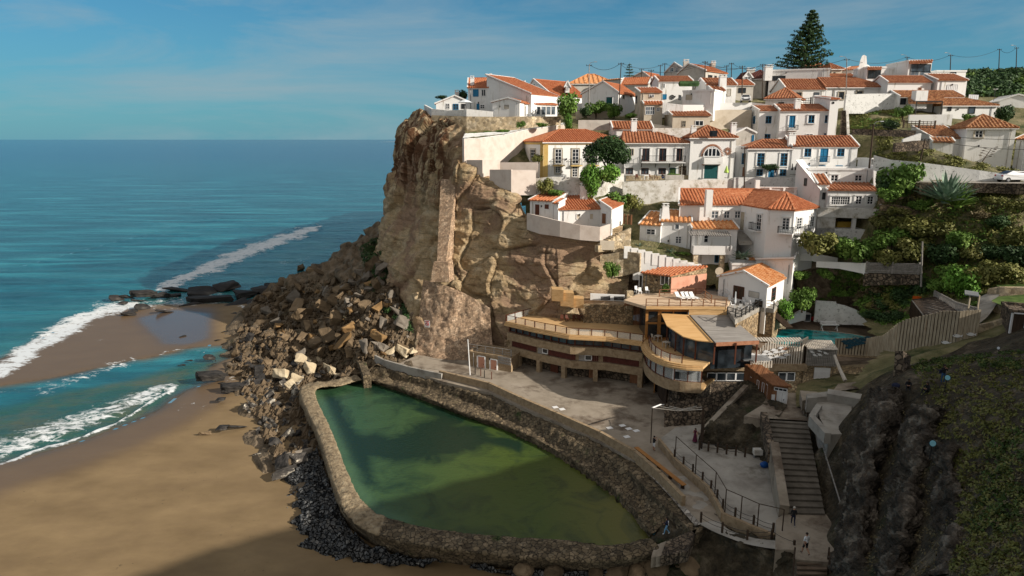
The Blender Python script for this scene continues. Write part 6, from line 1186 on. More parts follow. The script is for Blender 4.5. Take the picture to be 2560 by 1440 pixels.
wr('street_wall','white wall joining the worn cottage and the arch house','wall',[(1632,320,127,345),(1725,320,127,345)],'plaster_worn',.4)
wr('street_wall','white stepped wall in front of the flat roofed block','wall',[(1657,256,134.5,286),(1708,262,134,290),(1778,262,135,292)],'plaster',.4)
wr('earth_bank','bare tan earth bank between worn cottage and blue windowed wing','bank',[(1776,276,135,345),(1820,274,135.5,350),(1880,275,136,350)],'plaster_beige',1.5)
wr('retaining_wall','tall stained white wall above the grass bank','wall',[(2116,236,141,284),(2180,234,142,284),(2250,234,143,275)],'plaster_lichen',.5)
wr('terrace_wall','white terrace wall below the pergola house','wall',[(2274,287,134,314),(2382,286,133,318)],'plaster',.5)
wr('retaining_wall','long black stained white wall beside the parked car road','wall',[(2185,388,103.5,425),(2230,400,102.5,440),(2300,406,101,456),(2380,416,100,458),(2450,426,99,458),(2500,433,98.5,458),(2640,436,97,458)],'plaster_lichen',.5)
wr('retaining_wall','dark rubble wall holding up the car road','wall',[(2300,456,98.5,486),(2380,457,97,480),(2470,458,95.5,482),(2640,460,92,490)],'stone_dark',.6)
slabz('road',[(2225,458),(2300,455),(2380,456),(2470,457),(2640,459),(2640,450),(2480,448),(2300,447)],0,0,'concrete_grey')if 0 else None
rough('road',[[(2225,456,101.5),(2300,456.5,99),(2400,457,97),(2640,459.5,93)],[(2225,450,104.5),(2300,450,102),(2400,451,100.5),(2640,452,98)]],30,5,'concrete_grey',.02,kind='structure')
wr('terrace_wall','curved white parapet under the orange roofed terrace cottages','wall',[(1317,533,109.5,574),(1350,541,106.6,585),(1400,553,105,592),(1450,563,104,600),(1500,568,103.6,604),(1526,560,104.6,600)],'plaster_warm',.35)
wr('retaining_wall','rough stone wall below the white garden stair','wall',[(1500,640,104,700),(1560,628,103.6,690),(1600,634,102.5,680)],'stone_pale',.8)
wr('retaining_wall','rubble garden wall between terrace cottage and striped roof cottage','wall',[(1535,590,104,630),(1578,570,104.5,640)],'stone_pale',.6)
st=thing('garden_stair','white stepped parapet descending across the garden to the pink house','stair',tuple(P(1560,630,101)))
for i in range(11):x=1560+i*17.5;y=616+i*4.4;a,b=P(x,y,103.6-i*.1),P(x+17.8,y,103.6-i*.1);m=MB().bar(a-up*.9,b-up*.9,.5,1.8);m.build('step','plaster',st)
wr('retaining_wall','rough whitewashed rock face under the garden stair','wall',[(1585,640,103.2,700),(1640,648,103,700),(1750,664,102.2,700)],'plaster',1.2)
wr('terrace_wall','white terrace front under the agave garden','wall',[(1838,660,101.5,700),(1905,662,101.5,700)],'plaster',.4)
wr('garden_wall','long low white wall curving below the olive bush','wall',[(1975,638,101,652),(2030,634,101.5,652),(2095,645,101,668)],'plaster',.35)
wr('garden_wall','white wall stepping down to the picket fence','wall',[(2042,653,99,668),(2100,656,98,672),(2160,658,96,684),(2172,656,95.5,700)],'plaster',.35)
wr('garden_wall','white gable end wall with round vent beside the outbuilding','wall',[(1984,650,100,690),(1998,628,100.5,680)],'plaster',.3)
wr('pool_wall_white','white stepped wall behind the swimming pool bench','wall',[(2040,752,99.8,804),(2090,755,99.3,810),(2092,760,99.3,810),(2112,764,98.8,812),(2140,774,98.4,812),(2172,796,97.8,814)],'plaster_lichen',.35)
wr('garden_wall','small white curved wall beside the planter above the pool deck','wall',[(1972,800,97.5,812),(1992,782,98.5,806),(2016,770,100,800)],'plaster',.3)
wr('retaining_wall','curved dry stone wall above the pool stairs','wall',[(2210,742,97,790),(2225,756,95.5,800),(2275,758,94,805)],'stone',.6)
wr('retaining_wall','stone terrace wall stepping up the scrub slope','wall',[(2200,512,102,526),(2240,512,101,530),(2260,516,100,532),(2310,528,98,545),(2370,548,96,566),(2440,562,94,585),(2480,578,92.5,600)],'stone',.5)
wr('retaining_wall','short stone stair wall beside the three storey house','wall',[(2196,496,104,512),(2240,478,103,500),(2300,470,101.5,492)],'stone',.5)
wr('retaining_wall','pale stone wall edging the upper lawn','wall',[(2470,722,83,750),(2500,718,82,745),(2640,720,80,745)],'stone_pale',.5)
wr('retaining_wall','curved pale stone wall edging the near lawn','wall',[(2480,754,80,775),(2500,765,78,790),(2640,775,74,800)],'stone_pale',.5)
wr('retaining_wall','rough stone wall beside the pavilion path','wall',[(2440,815,74.5,845),(2480,806,74,850),(2512,796,73.5,850),(2640,790,72,850)],'stone_pale',.5)
wr('rubble_wall','tumbled dry stone wall on the bare slope','wall',[(2130,322,125,336),(2200,324,122,340),(2290,326,120,344)],'stone_dark',.7)
wr('rubble_wall','lower tumbled dry stone wall beside the white ruin','wall',[(2240,358,114,380),(2290,352,114,378),(2325,350,114.5,380)],'stone_dark',.8)
wr('ruin_wall','small triangular whitewashed ruin wall on the bare slope','wall',[(2258,348,117,356),(2304,332,117,356)],'plaster_lichen',.4)
bt=thing('balustrade_terrace','white balustrade terrace behind the bent house roof','terrace',tuple(P(1887,490,112)))
a,b=P(1889,487,112.4),P(1992,487,111.4);b.z=a.z;m=MB().bar(a-up*2,b-up*2,.4,4.0);m.build('wall','plaster',bt);MB().bar(a+up*1.25,b+up*1.25,.35,.14).build('handrail','plaster',bt)
for i in range(36):p=a.lerp(b,(i+.5)/36);(MB().box(p,.34,.34,1.2)if i%12==0 else MB().lathe(p,[(.05,0),(.09,.2),(.05,.5),(.07,.9),(.06,1.2)],6)).build('baluster','plaster',bt)
MB().box(a+Vector((.1,0,-.5)),.7,.7,2.9).build('pillar','plaster',bt)
wr('stone_wall','lit stone wall under the small white balustrade on the deck','wall',[(1459,762,98.5,812),(1500,762,98.3,812),(1568,764,97.5,812)],'stone',.8)
m=MB().slab([G(1440,750,13.9),G(1570,757,13.9),G(1570,742,13.9),G(1440,738,13.9)][::-1],.5);prop(m.build('ledge_deck','deck_pale'),'narrow pale timber ledge in front of the small white balustrade','deck')
wr('balustrade','small white balustrade with dark spindles in front of the layered rock','balustrade',[(1476,734,101,750),(1562,738,100.5,754)],'plaster',.3)
m=MB()
for i in range(20):x=1503+i*3;(m.bar(P(x,741,100.4),P(x,750,100.4),.14,.1)if not 1525<x<1534 else None)
prop(m.build('spindles','iron'),'row of dark spindles set in the small white balustrade','balustrade')
bx=thing('stair_screen','stepped plank clad screen hugging the cliff above the sun deck','screen',tuple(P(1420,760,99)))
for x0,x1,y0,y1 in((1380,1409,723,752),(1402,1435,731,765),(1425,1460,745,769)):a,b=P(x0,y0,99.5),P(x1,y0,98.9);b.z=a.z;hh=a.z-P(x0,y1,99.5).z;MB().prism([a-up*hh,b-up*hh,b-up*hh+Vector((0,2,0)),a-up*hh+Vector((0,2,0))],[a,b,b+Vector((0,2,0)),a+Vector((0,2,0))]).build('panel','deck_wood',bx)
pl=thing('stone_pillar','pale stone pillar at the corner between both decks','pillar',tuple(G(1572,812,11.2)));MB().box(G(1573,811,11.2),.9,.9,3.6).build('shaft','stone',pl)
MB().box(G(1573,771,14.0)-Vector((0,0,0)),.9,.9,2.6).build('upper_shaft','stone_pale',pl)
a,b=G(1581,812,11.2),G(1612,814,11.2);m=MB()
for i in range(10):m.box(a.lerp(b,i/9),.17,.12,3.7)
o=m.build('slatted_doors','wood_brown');prop(o,'tall brown slatted double doors between pillar and upper deck storey','doors')
m=MB().slab([G(1560,762,15),G(1614,760,15),G(1616,752,15),G(1564,753,15)][::-1],.15);prop(m.build('door_canopy','rusty_roof'),'small rusty canopy above the brown slatted doors','canopy')
slabz('patio',[(1815,768),(1838,800),(1900,768),(1935,772),(1990,700),(1800,700),(1750,735),(1600,730),(1560,748)],15.35,.6,'concrete_grey',kind='structure')
MB().prism([lv(G(x,y,15.3),9.6)for x,y in((1822,772),(1840,798),(1900,768),(1935,772),(1990,705),(1820,715))],[lv(G(x,y,15.3),14.8)for x,y in((1822,772),(1840,798),(1900,768),(1935,772),(1990,705),(1820,715))]).build('foundation','stone',kind='structure')
r,_,_=slatfence('slat_screen','ragged driftwood slat screen stepping down beside the grey canopy',[P(1842,822,90.5),P(1900,808,92)],[15.2,14.6,14.8],0,.3,.2,'slat_pale','screen')
railing('railing','dark metal railing of the patio beside the white gabled hut',[G(1818,786,15.35),G(1848,796,15.35),G(1900,766,15.35),G(1934,772,15.35)],15.35,n=8,glassy=False,mat='iron')
wr('stair_wall','rough stone wall under the small stair down to the pool deck','wall',[(1905,776,93.5,822),(1935,790,93.5,822),(1965,812,93.5,822)],'stone_pale',1.2)
rough('rock_face',[[(1950,690,107),(2050,652,108),(2130,668,107),(2200,680,104),(2270,695,100),(2330,720,96)],[(1950,745,105),(2050,725,105),(2130,735,104),(2200,745,102),(2270,750,98),(2330,760,92)],[(1950,810,104),(2050,806,103),(2130,815,102),(2200,822,100),(2270,815,96),(2330,800,90)]],90,40,'talus',.7,.5,linv=False,kind='structure')
rough('rock_face',[[(1470,590,110),(1560,600,110),(1700,630,108.5),(1800,640,107),(1900,650,106.8),(2010,670,106.5)],[(1470,690,107),(1560,690,107),(1700,700,107),(1800,710,106),(1900,720,105.5),(2010,740,105)],[(1470,800,104.5),(1560,790,104.5),(1700,780,105),(1800,790,105),(1900,800,104),(2010,810,104)]],120,40,'cliff_rock',.6,.5,linv=False,kind='structure')
rough('garden_bed',[[(1578,600,107),(1640,604,106.2),(1730,625,105)],[(1560,622,103.9),(1640,634,103.3),(1745,662,102.4)]],50,12,'scrub_soil',.15,.6,kind='structure')
fp2=[P(1317,545,110),P(1350,556,107.2),P(1400,566,105.6),P(1450,575,104.6),P(1500,580,104.2),P(1556,560,108),P(1560,540,114),P(1312,520,117)]
MB().prism([lv(p,17)for p in fp2],[lv(p,24.3)for p in fp2]).build('terrace_ground','cliff_rock',kind='structure')
o,A_=rough('masonry_wall',[[(1058,700,110.2),(1110,712,108),(1165,735,106.3),(1225,770,104.4)],[(1046,800,107.6),(1110,810,105),(1170,830,103.6),(1230,850,102.2)],[(1031,895,103.6),(1110,912,101),(1170,920,100),(1240,935,98.6)]],60,50,'masonry',.25,.5,linv=False);prop(o,'broad reddish rubble masonry facing at the foot of the cliff','masonry')
A0_=[Vector(P(*c))for c in((1102,448,119.5),(1142,452,118),(1113,665,109),(1092,665,109.6))];bkk=Vector((1.0,3.5,0));m=MB().prism(A0_,[p+bkk for p in A0_]);o=m.build('buttress','masonry');prop(o,'tall tapering stone buttress built up the cliff face','buttress');bt_=o
m=MB().prism([P(x,y,Y_)for x,y,Y_ in((1084,655,109.2),(1120,655,108.4),(1124,705,107.4),(1076,705,108.4))],[P(x,y,Y_)+bkk*.6 for x,y,Y_ in((1084,655,109.2),(1120,655,108.4),(1124,705,107.4),(1076,705,108.4))]);m.build('foot','masonry',bt_,world=False)
sgn=thing('warning_sign','white warning board with red circle on the masonry facing','sign',tuple(P(1068,808,106.2)));a,b=P(1061,801,106.0),P(1074,801,105.6);b.z=a.z;hh=1.1;nn=Vector((-.2,-1,0)).normalized()
MB().prism([a-up*hh,b-up*hh,b-up*hh-nn*.08,a-up*hh-nn*.08],[a,b,b-nn*.08,a-nn*.08]).build('board','white_paint',sgn);cc=(a+b)/2-up*.55+nn*.03;m=MB();uu=(b-a).normalized()
for i in range(14):t0,t1=2*pi*i/14,2*pi*(i+1)/14;m.bar(cc+uu*.26*cos(t0)+up*.26*sin(t0),cc+uu*.26*cos(t1)+up*.26*sin(t1),.11,.04)
m.bar(cc-uu*.18+up*.18,cc+uu*.18-up*.18,.09,.04).bar(a-up*.1+uu*.1+nn*.03,b-up*.1-uu*.1+nn*.03,.05,.1);m.build('red_symbol','red_plastic',sgn)
def rockmesh(name,mat,seed,flat=(1,1,1),sub=2,rounded=False):
 rnd=random.Random(seed);bm=bmesh.new()
 if rounded:bmesh.ops.create_icosphere(bm,subdivisions=3,radius=.5)
 else:
  for i in range(rnd.randint(9,14)):
   v=Vector((rnd.uniform(-1,1),rnd.uniform(-1,1),rnd.uniform(-1,1)));v=Vector([(1 if q>0 else-1)*abs(q)**.55 for q in v])*.5;bm.verts.new(v)
  r=bmesh.ops.convex_hull(bm,input=bm.verts);bmesh.ops.delete(bm,geom=[v for v in bm.verts if not v.link_faces],context='VERTS')
  bmesh.ops.bevel(bm,geom=list(bm.edges),offset=.035,segments=1,affect='EDGES');bmesh.ops.triangulate(bm,faces=bm.faces);bmesh.ops.subdivide_edges(bm,edges=list(bm.edges),cuts=sub,use_grid_fill=True)
 for v in bm.verts:
  p=v.co*2.2+Vector((seed,0,0));v.co+=v.co.normalized()*(noise.noise(p)*.09+noise.noise(p*3)*.045);v.co=Vector((v.co.x*flat[0],v.co.y*flat[1],v.co.z*flat[2]))
 me=bpy.data.meshes.new(name);bmesh.ops.recalc_face_normals(bm,faces=bm.faces);bm.to_mesh(me);bm.free();me.materials.append(M[mat]);return me
RM={}
for k,mat in(('o','boulder_ochre'),('b','boulder'),('g','boulder_grey'),('p','boulder_pale'),('d','dark_rock'),('w','barnacle')):
 RM[k]=[rockmesh('boulder',mat,i*7+ord(k),(1,random.uniform(.6,.9),random.uniform(.5,.8)))for i in range(6)]
RM['r']=[rockmesh('boulder','boulder',i*5+3,(1,.85,.75),rounded=True)for i in range(4)]
rr_=random.Random(11)
def boulder(p,s,k,label,group=None,rot=None,sink=.15,sc=None):
 o=bpy.data.objects.new('boulder',rr_.choice(RM[k]));COL.objects.link(o);o.location=Vector(p)+up*s*(.3-sink)
 o.rotation_euler=rot or(rr_.uniform(-.6,.6),rr_.uniform(-.6,.6),rr_.uniform(0,6.3));o.scale=sc or(s*rr_.uniform(.85,1.2),s*rr_.uniform(.85,1.1),s*rr_.uniform(.8,1.15));return prop(o,label,'rock',group)
def zone(poly,n,s0,s1,ks,label,group,z=None,mind=.5,pw_=1.6):
 xs_=[p[0]for p in poly];ys_=[p[1]for p in poly];done=[];tries=0
 while len(done)<n and tries<n*40:
  tries+=1;x,y=rr_.uniform(min(xs_),max(xs_)),rr_.uniform(min(ys_),max(ys_))
  if not inpoly(x,y,poly):continue
  h=G(x,y,z)if z is not None else(drop(talus_bvh,x,y)or G(x,y,.4))
  if h is None:continue
  s=s0+(s1-s0)*rr_.random()**pw_
  if any((h-q).length<(s+t)*mind*.5 for q,t in done):continue
  done.append((h,s));boulder(h,s,rr_.choice(ks),label,group)
zone([(650,740),(735,665),(830,690),(900,780),(900,890),(780,900),(680,860),(640,790)],62,1.6,4.4,'obbbg','large angular ochre and brown block of the upper rockfall','large fallen blocks of the rockfall',mind=.75)
zone([(870,690),(960,650),(1010,730),(1040,880),(960,900),(880,880),(850,780)],80,.9,3.4,'gggbo','greyish fallen block on the slope below the cliff','grey fallen blocks under the cliff',mind=.6)
zone([(570,870),(650,820),(760,870),(830,930),(760,955),(600,960),(560,920)],60,1.0,2.6,'ddb','small dark wet rock at the seaward foot of the rockfall','dark rocks at the rockfall foot',mind=.55)
zone([(590,955),(760,945),(740,975),(775,1060),(800,1165),(740,1190),(690,1150),(640,1080),(610,1030)],66,.8,2.4,'wwwd','barnacle speckled black and white rock between beach and pool wall','barnacle rocks beside the pool wall',mind=.55)
for i,(x,y,s)in enumerate([(778,928,2.6),(822,932,2.9),(700,938,2.3),(738,950,2.4),(760,905,2.6),(800,905,2.2),(725,965,1.8),(843,940,1.4),(1005,880,2.6),(975,885,2.0),(1030,880,2.2)]):boulder(G(x,y,1.6 if x<900 else 5),s,'p',['pale sunlit cube of rock just above the pool corner','sunlit cream block lying near the old sloping wall'][x>900],['pale blocks above the pool corner','cream blocks near the sloping wall'][x>900])
nm={(530,952):('long low dark rock lying in the shallow channel edge',3.6,'d'),(586,978):('mossy dark rock leaning on the wet sand beyond the barnacle rocks',3.0,'d'),(543,1008):('squat dark mossy rock nearest the wash line',2.2,'d'),(520,898):('flat brown rock in the green channel',2.2,'d'),(600,935):('small brown rock at the channel end',1.6,'b'),
   (562,983):('twin dark rock beside the wash',1.4,'d'),(512,1086):('reddish first rock of the little chain on dry sand',1.3,'b'),(545,1082):('middle rock of the little chain on dry sand',2.6,'d'),(592,1073):('last rock of the little chain on dry sand',2.2,'d'),(742,1152):('big smooth grey boulder beside the pool wall',3.2,'g'),(715,1192):('slanting slab shaped grey rock nearest the open sand',2.6,'w'),(642,1138):('little dark rock scattered on sand left of the slab',.9,'w'),(695,1165):('small pale streaked rock beside the slanting slab',1.3,'w')}
for(x,y),(l,s,k)in nm.items():boulder(G(x,y,.5),s,k,l,sc=(s*1.25,s*.7,s*.62),rot=(.1,.1,rr_.uniform(.2,.9)),sink=.12)
for i,(x,y,s,l)in enumerate([(286,752,2.6,'flat black rock farthest out in the surf'),(322,748,2.0,'round black rock behind the farthest surf rock'),(300,765,2.2,'low black rock awash in the foam'),(345,757,2.2,'black rock midway between surf and reef'),(362,745,3.2,'broad black rock with water around it'),(398,748,3.0,'black rock next to the reef end'),(352,775,2.6,'black rock closest to the wet sand mirror'),(330,783,1.4,'tiny black rock at the edge of the sand mirror'),(410,785,2.4,'weedy black rock on the wet sand mirror'),(318,792,2.2,'thin black weed covered rock on wet sand')]):boulder(G(x,y,.1),s*1.5,'d',l,rot=(.1,.1,rr_.uniform(0,1)),sc=(s*1.9,s*1.1,s*.75),sink=.1)
for i,(x,y)in enumerate([(548,852),(590,826),(605,815),(560,832),(455,843),(452,915),(470,905),(530,915),(560,960)]):boulder(G(x,y,.25),rr_.uniform(1,1.9),'d','small dark weed covered rock scattered on the wet cove sand','weed covered rocks in the cove',rot=(0,0,rr_.uniform(0,1)),sc=(1.9,.9,.35))
reef=thing('reef','long black rock platform between sea and cove sand','reef',tuple(G(540,745,0)))
for i,(x,y,w_,h_,z)in enumerate([(455,728,8,5,2.4),(500,735,10,7,3.0),(555,730,11,8,3.4),(615,735,11,8,3.0),(670,735,10,7,2.6),(520,755,9,5,2.0),(585,765,9,5,1.8),(650,762,9,6,2.2),(430,740,6,4,1.4),(700,728,8,6,3.2),(470,765,6,3,1.0),(630,785,7,3.5,1.0),(575,782,6,3,.8)]):
 me=RM['d'][i%6];o=bpy.data.objects.new('rock_shelf',me);COL.objects.link(o);o.parent=reef;p=G(x,y,0)-Vector(reef.location);o.location=(p.x,p.y,z*.15);o.scale=(w_*1.25,h_*1.25,z*1.5);o.rotation_euler=(0,0,i*.7)
o,A_=rough('reef_shelf',[z3(((792,1120),(826,1215),(856,1290),(905,1348),(1000,1385),(1110,1402)),1.3),z3(((748,1150),(766,1235),(786,1305),(840,1362),(930,1392),(1070,1412)),1.1),z3(((712,1172),(720,1245),(732,1320),(764,1385),(885,1412),(1050,1426)),.1)],150,40,'reef',.55,.8,linv=False);prop(o,'knobbly blue grey reef shelf wrapped round the pool wall corner','reef')
o,A_=rough('reef_shelf',[[(1180,1408,0,1.3),(1280,1420,0,1.5),(1400,1430,0,1.5),(1560,1420,0,1.6)],[(1170,1425,0,.3),(1280,1445,0,.4),(1400,1460,0,.4),(1560,1480,0,.5)]],80,16,'reef',.4,.8,linv=False);prop(o,'cracked grey rock base under the near pool wall','reef')
rough('rocky_ground',[[(1640,1330,0,2.6),(1700,1290,0,3.6),(1770,1275,0,4.1),(1860,1318,0,4.4),(1945,1345,0,4.9),(1995,1380,0,5)],[(1600,1380,0,2.6),(1700,1340,0,3.4),(1760,1318,0,4.3),(1850,1360,0,4.8),(1940,1378,0,5.2),(1990,1400,0,5)],[(1600,1420,0,1.4),(1700,1400,0,2.2),(1800,1390,0,3),(1880,1400,0,3.6),(1940,1420,0,3.8),(1995,1440,0,4)],[(1560,1520,0,.2),(1700,1520,0,.6),(1800,1520,0,1),(1880,1540,0,1.4),(1940,1560,0,1.6),(2100,1600,0,2)]],90,60,'dark_slope',.45,.6,linv=False,kind='structure')
for x,y,s in[(1310,1432,1.6),(1385,1440,1.5),(1560,1425,1.4),(1602,1418,1.7),(1640,1432,2.0),(1590,1440,1.4),(1680,1418,1.6),(1720,1436,2.2),(1660,1400,1.3),(1625,1405,1.1),(1755,1412,1.3),(1540,1442,1.5),(1700,1396,1.0),(1780,1436,1.6),(1490,1440,1.2)]:boulder(G(x,y,1.0),s*1.35,'r','rounded grey boulder heaped below the near pool wall corner','rounded boulders below the pool corner')
m=MB()
for i in range(7500):
 x,y=rr_.uniform(560,1040),rr_.uniform(700,1180)
 if not inpoly(x,y,[(640,740),(960,640),(1040,880),(900,930),(760,960),(800,1170),(690,1160),(600,960),(570,880)]):continue
 h=drop(talus_bvh,x,y)
 if h:s=.16+.75*rr_.random()**2.2;j=lambda:rr_.uniform(.5,1.1)*s;a=[h+Vector(q)for q in((j(),j()*.3,0),(j()*.3,j(),.2*s),(-j(),j()*.2,0),(0,-j(),.1*s),(j()*.3,j()*.2,j()),(0,0,-j()))];m.add(a,[(0,1,4),(1,2,4),(2,3,4),(3,0,4),(1,0,5),(2,1,5),(3,2,5),(0,3,5)])
prop(m.build('rubble','boulder'),'small rubble between the fallen blocks','rubble',kind='stuff')
zone([(2240,970),(2280,990),(2240,1120),(2200,1300),(2160,1420),(2100,1420),(2130,1250),(2150,1080)],0,1,2,'g','x','x',z=10)if 0 else None
for i,(rows_,l)in enumerate([
   ([[(2195,985,59.5),(2150,1090,57),(2120,1200,54.5),(2105,1320,51),(2100,1450,47.5)],[(2225,968,56.5),(2195,1070,52.5),(2165,1180,49.5),(2150,1310,45.5),(2145,1450,42)],[(2262,975,57),(2235,1060,53.5),(2200,1190,50),(2190,1320,46),(2180,1450,43)]],'craggy grey rock rib rising beside the main staircase'),
   ([[(2300,1020,52),(2262,1120,50),(2240,1230,47),(2215,1350,43.5),(2190,1460,40.5)],[(2335,1010,49),(2300,1110,46.5),(2270,1230,43),(2250,1350,39),(2230,1460,36.5)],[(2370,1030,50),(2330,1130,47.5),(2300,1250,44),(2290,1360,40.5),(2270,1460,38)]],'second jagged grey rock rib on the near dark slope'),
   ([[(2330,1120,46.5),(2318,1210,44),(2350,1270,40.5),(2350,1330,38),(2330,1460,34.5)],[(2380,1110,43.5),(2375,1200,40.3),(2390,1260,37.8),(2385,1330,34.8),(2370,1460,31.5)],[(2430,1130,44.5),(2420,1210,41.8),(2420,1280,39),(2420,1340,36),(2410,1460,33)]],'third rock outcrop farther up the dark slope beside the blue disc')]):
 A=loft(rows_,80,300);Nn=normals(A)
 if Nn[...,1].mean()>0:Nn=-Nn
 for a in range(A.shape[0]):
  for b in range(A.shape[1]):
   p=Vector(A[a,b]);e=min(1,a/20,(A.shape[0]-1-a)/20);rg_=lambda k,st:1-2*abs(noise.noise(Vector((p.x*k,p.y*k,p.z*k*st))));A[a,b]+=Nn[a,b]*(e*(.8*fbm(p*.3,4)+.55*rg_(.7,.4)+.35*rg_(1.7,.5)+.16*rg_(4,.6)-.3)-.35*(1-e))
 prop(npmesh('rock_rib',A.reshape(-1,3),gridfaces(*A.shape[:2]),'spur_rock'),l,'rock')
def leaves(name,n,clumps,size,mat,seed,parent=None,up_bias=.3,**kw):
 """n little leaf faces spread over clumps [(x, y, z, rx, ry, rz)...]"""
 r=np.random.RandomState(seed);C=np.array(clumps,float);vol=(C[:,3]*C[:,4]*C[:,5])**.8;idx=r.choice(len(C),n,p=vol/vol.sum())
 d=r.normal(size=(n,3));d/=np.linalg.norm(d,axis=1,keepdims=True);rad=r.uniform(.35,1.06,(n,1))**.45;P_=C[idx,:3]+d*C[idx,3:]*rad
 nrm=d+r.normal(scale=.6,size=(n,3));nrm[:,2]+=up_bias;nrm/=np.linalg.norm(nrm,axis=1,keepdims=True);a=np.cross(nrm,r.normal(size=(n,3)));a/=np.linalg.norm(a,axis=1,keepdims=True);b=np.cross(nrm,a)
 s=size*r.uniform(.6,1.35,(n,1));V=np.stack([P_-a*s,P_-b*s*.55+nrm*s*.15,P_+a*s,P_+b*s*.55+nrm*s*.15],1).reshape(-1,3)
 if parent is not None:V=V+np.array(off(parent))
 return npmesh(name,V,np.arange(n*4).reshape(-1,4),mat,parent,**kw)
def rclumps(seed,n=9,flat=.75,R=.62,r0=.3,r1=.48):
 r=random.Random(seed);out=[(0,0,.5*flat,.55,.55,.45*flat)]
 for i in range(n):a=r.uniform(0,6.3);q=R*sqrt(r.random());z=r.uniform(.25,1.0)*flat;s=r.uniform(r0,r1);out.append((q*cos(a),q*sin(a),z,s,s,s*.8))
 return out
PROTO={}
def bushproto(k,mat,seed,n=1500,flat=.75,size=.085):
 PROTO[k]=leaves('foliage',n,rclumps(seed,9,flat),size,mat,seed).data;o=[o for o in bpy.data.objects if o.data==PROTO[k]][0];bpy.data.objects.remove(o)
for k,mat,sd_ in(('g1','leaf',1),('g2','leaf',2),('d1','leaf_dark',3),('d2','leaf_dark',4),('b1','leaf_bright',5),('o1','leaf_olive',6),('o2','leaf_olive',7),('n1','leaf_brown',8)):bushproto(k,mat,sd_)
def bush(label,px,py,Y_,wpx,hpx,k,name='bush',cat='bush',group=None,trunk=0,sink=.1,dropped=0):
 """base at pixel (px, py); width and height in photo pixels at that distance"""
 b=P(px,py,Y_)
 if dropped:b=drop(terr_bvh,px,py)or b;Y_=b.y
 d=Y_*cs+(H-b.z)*sn;w_=wpx*d/F/1.9;h_=hpx*d/F;r=thing(name,label,cat,tuple(b-up*sink),group)
 o=bpy.data.objects.new('crown' if trunk else 'foliage',PROTO[k]);COL.objects.link(o);o.parent=r;zc=h_*trunk;o.location=(0,0,zc);o.scale=(w_,w_,(h_-zc)/1.12);o.rotation_euler[2]=rr_.uniform(0,6)
 m=MB();n=3 if trunk else 4
 for i in range(n):
  a=6.3*i/n+rr_.random();l=h_*(trunk*.9+.42);m.tube([(0,0,-.3),(.15*cos(a)*w_*.4,.15*sin(a)*w_*.4,l*.45),(cos(a)*w_*.42,sin(a)*w_*.42,l)],[.05*h_*.5+.04,.03*h_*.5+.03,.015],5)
 m.build('trunk' if trunk else 'stems','bark',r,world=False);return r
bush('dark green tree rising from the corner of the pale rubble wall',1421,312,137,74,88,'g1','tree','tree',trunk=.25);bush('green creeper hanging below the tree on the rubble wall corner',1421,322,136,26,42,'b1','creeper','plant')
bush('small leafy tree behind the beige garden wall',1490,292,144,62,46,'g2','tree','tree',trunk=.15);bush('bushy small tree before the teal garage',1535,292,143,52,40,'g1','tree','tree');bush('low shrub beside the small leafy tree',1462,290,143,34,26,'d1')
tr=thing('tree','big round dark evergreen tree between yellow trimmed house and balcony house','tree',tuple(P(1522,440,116)))
cl=[(-2.6,0,3.6,1.9,1.7,1.6),(-.6,.2,4.6,2.2,2,1.8),(1.6,0,3.8,2.0,1.8,1.7),(.2,-.6,5.6,1.6,1.5,1.2),(-1.5,-.5,5.1,1.5,1.5,1.2),(1.2,.2,5.2,1.3,1.3,1.1),(2.5,0,3.0,1.2,1.2,1.0),(-3.2,0,4.4,1.0,1,.9),(.5,0,2.9,1.7,1.3,1)]
leaves('crown',6500,cl,.2,'leaf_dark',21,tr);m=MB()
for x,y in((-1.8,4),(.2,4.5),(1.6,3.8),(-.6,4.8),(.9,5)):m.tube([(0,0,-1),(x*.25,0,1.4),(x*.7,.1,2.8),(x,0,y)],[.24,.18,.12,.04],6)
m.build('trunk','bark',tr,world=False)
bush('bright green creeper bush spilling over the garden wall',1478,470,113.6,74,62,'b1','creeper','plant',sink=0);bush('bright green vine tongue hanging down the whitewashed wall',1482,490,113,34,46,'b1','creeper','plant',sink=0);bush('bright green hedge under the big dark tree',1525,452,114.8,66,44,'b1','hedge','hedge',sink=0)
bush('bright leafy clump at the end of the hanging creeper',1497,452,114,60,40,'g2','creeper','plant')
bush('green and rust ivy blanket on the flaking wall',1545,522,113.6,84,50,'g2','ivy','ivy',sink=0);bush('brownish ivy end on the flaking wall',1582,524,113.6,50,48,'o1','ivy','ivy',sink=0);bush('pale oleander behind the white terrace parapet',1346,404,121.5,36,24,'o1');bush('thin half bare shrub by the white garden steps',1365,480,113.8,52,44,'o2');bush('low green shrub under the half bare shrub',1385,488,113.2,60,18,'g1')
for i,(x,y)in enumerate([(1185,334),(1215,331),(1245,329),(1262,327)]):bush('small tuft in the green strip at the foot of the rubble wall',x,y+3,130-(i*.4),32,9,'g1','shrub','shrub','tufts under the rubble wall')
bush('small round shrub on the ledge below the rubble wall',1302,318,133,26,20,'g2');bush('pair of low shrubs on the ledge road',1355,316,133.5,36,12,'g1');bush('yucca clump beside the annex corner at the cliff edge',1160,248,152,30,26,'d2');bush('dark pine clump behind the small cliff cottage',1105,246,158,34,10,'d1')
bush('climbing rose arch over the blue door',1927,424,119.8,44,18,'d1','climber','plant');bush('potted oleander by the pink house corner',1662,728,96.8,26,26,'g2');bush('green shrub on rocks behind the small white balustrade',1530,690,102,50,44,'g1');bush('leafy plant clump by the earth bank cottage',1575,294,137,44,14,'g2')
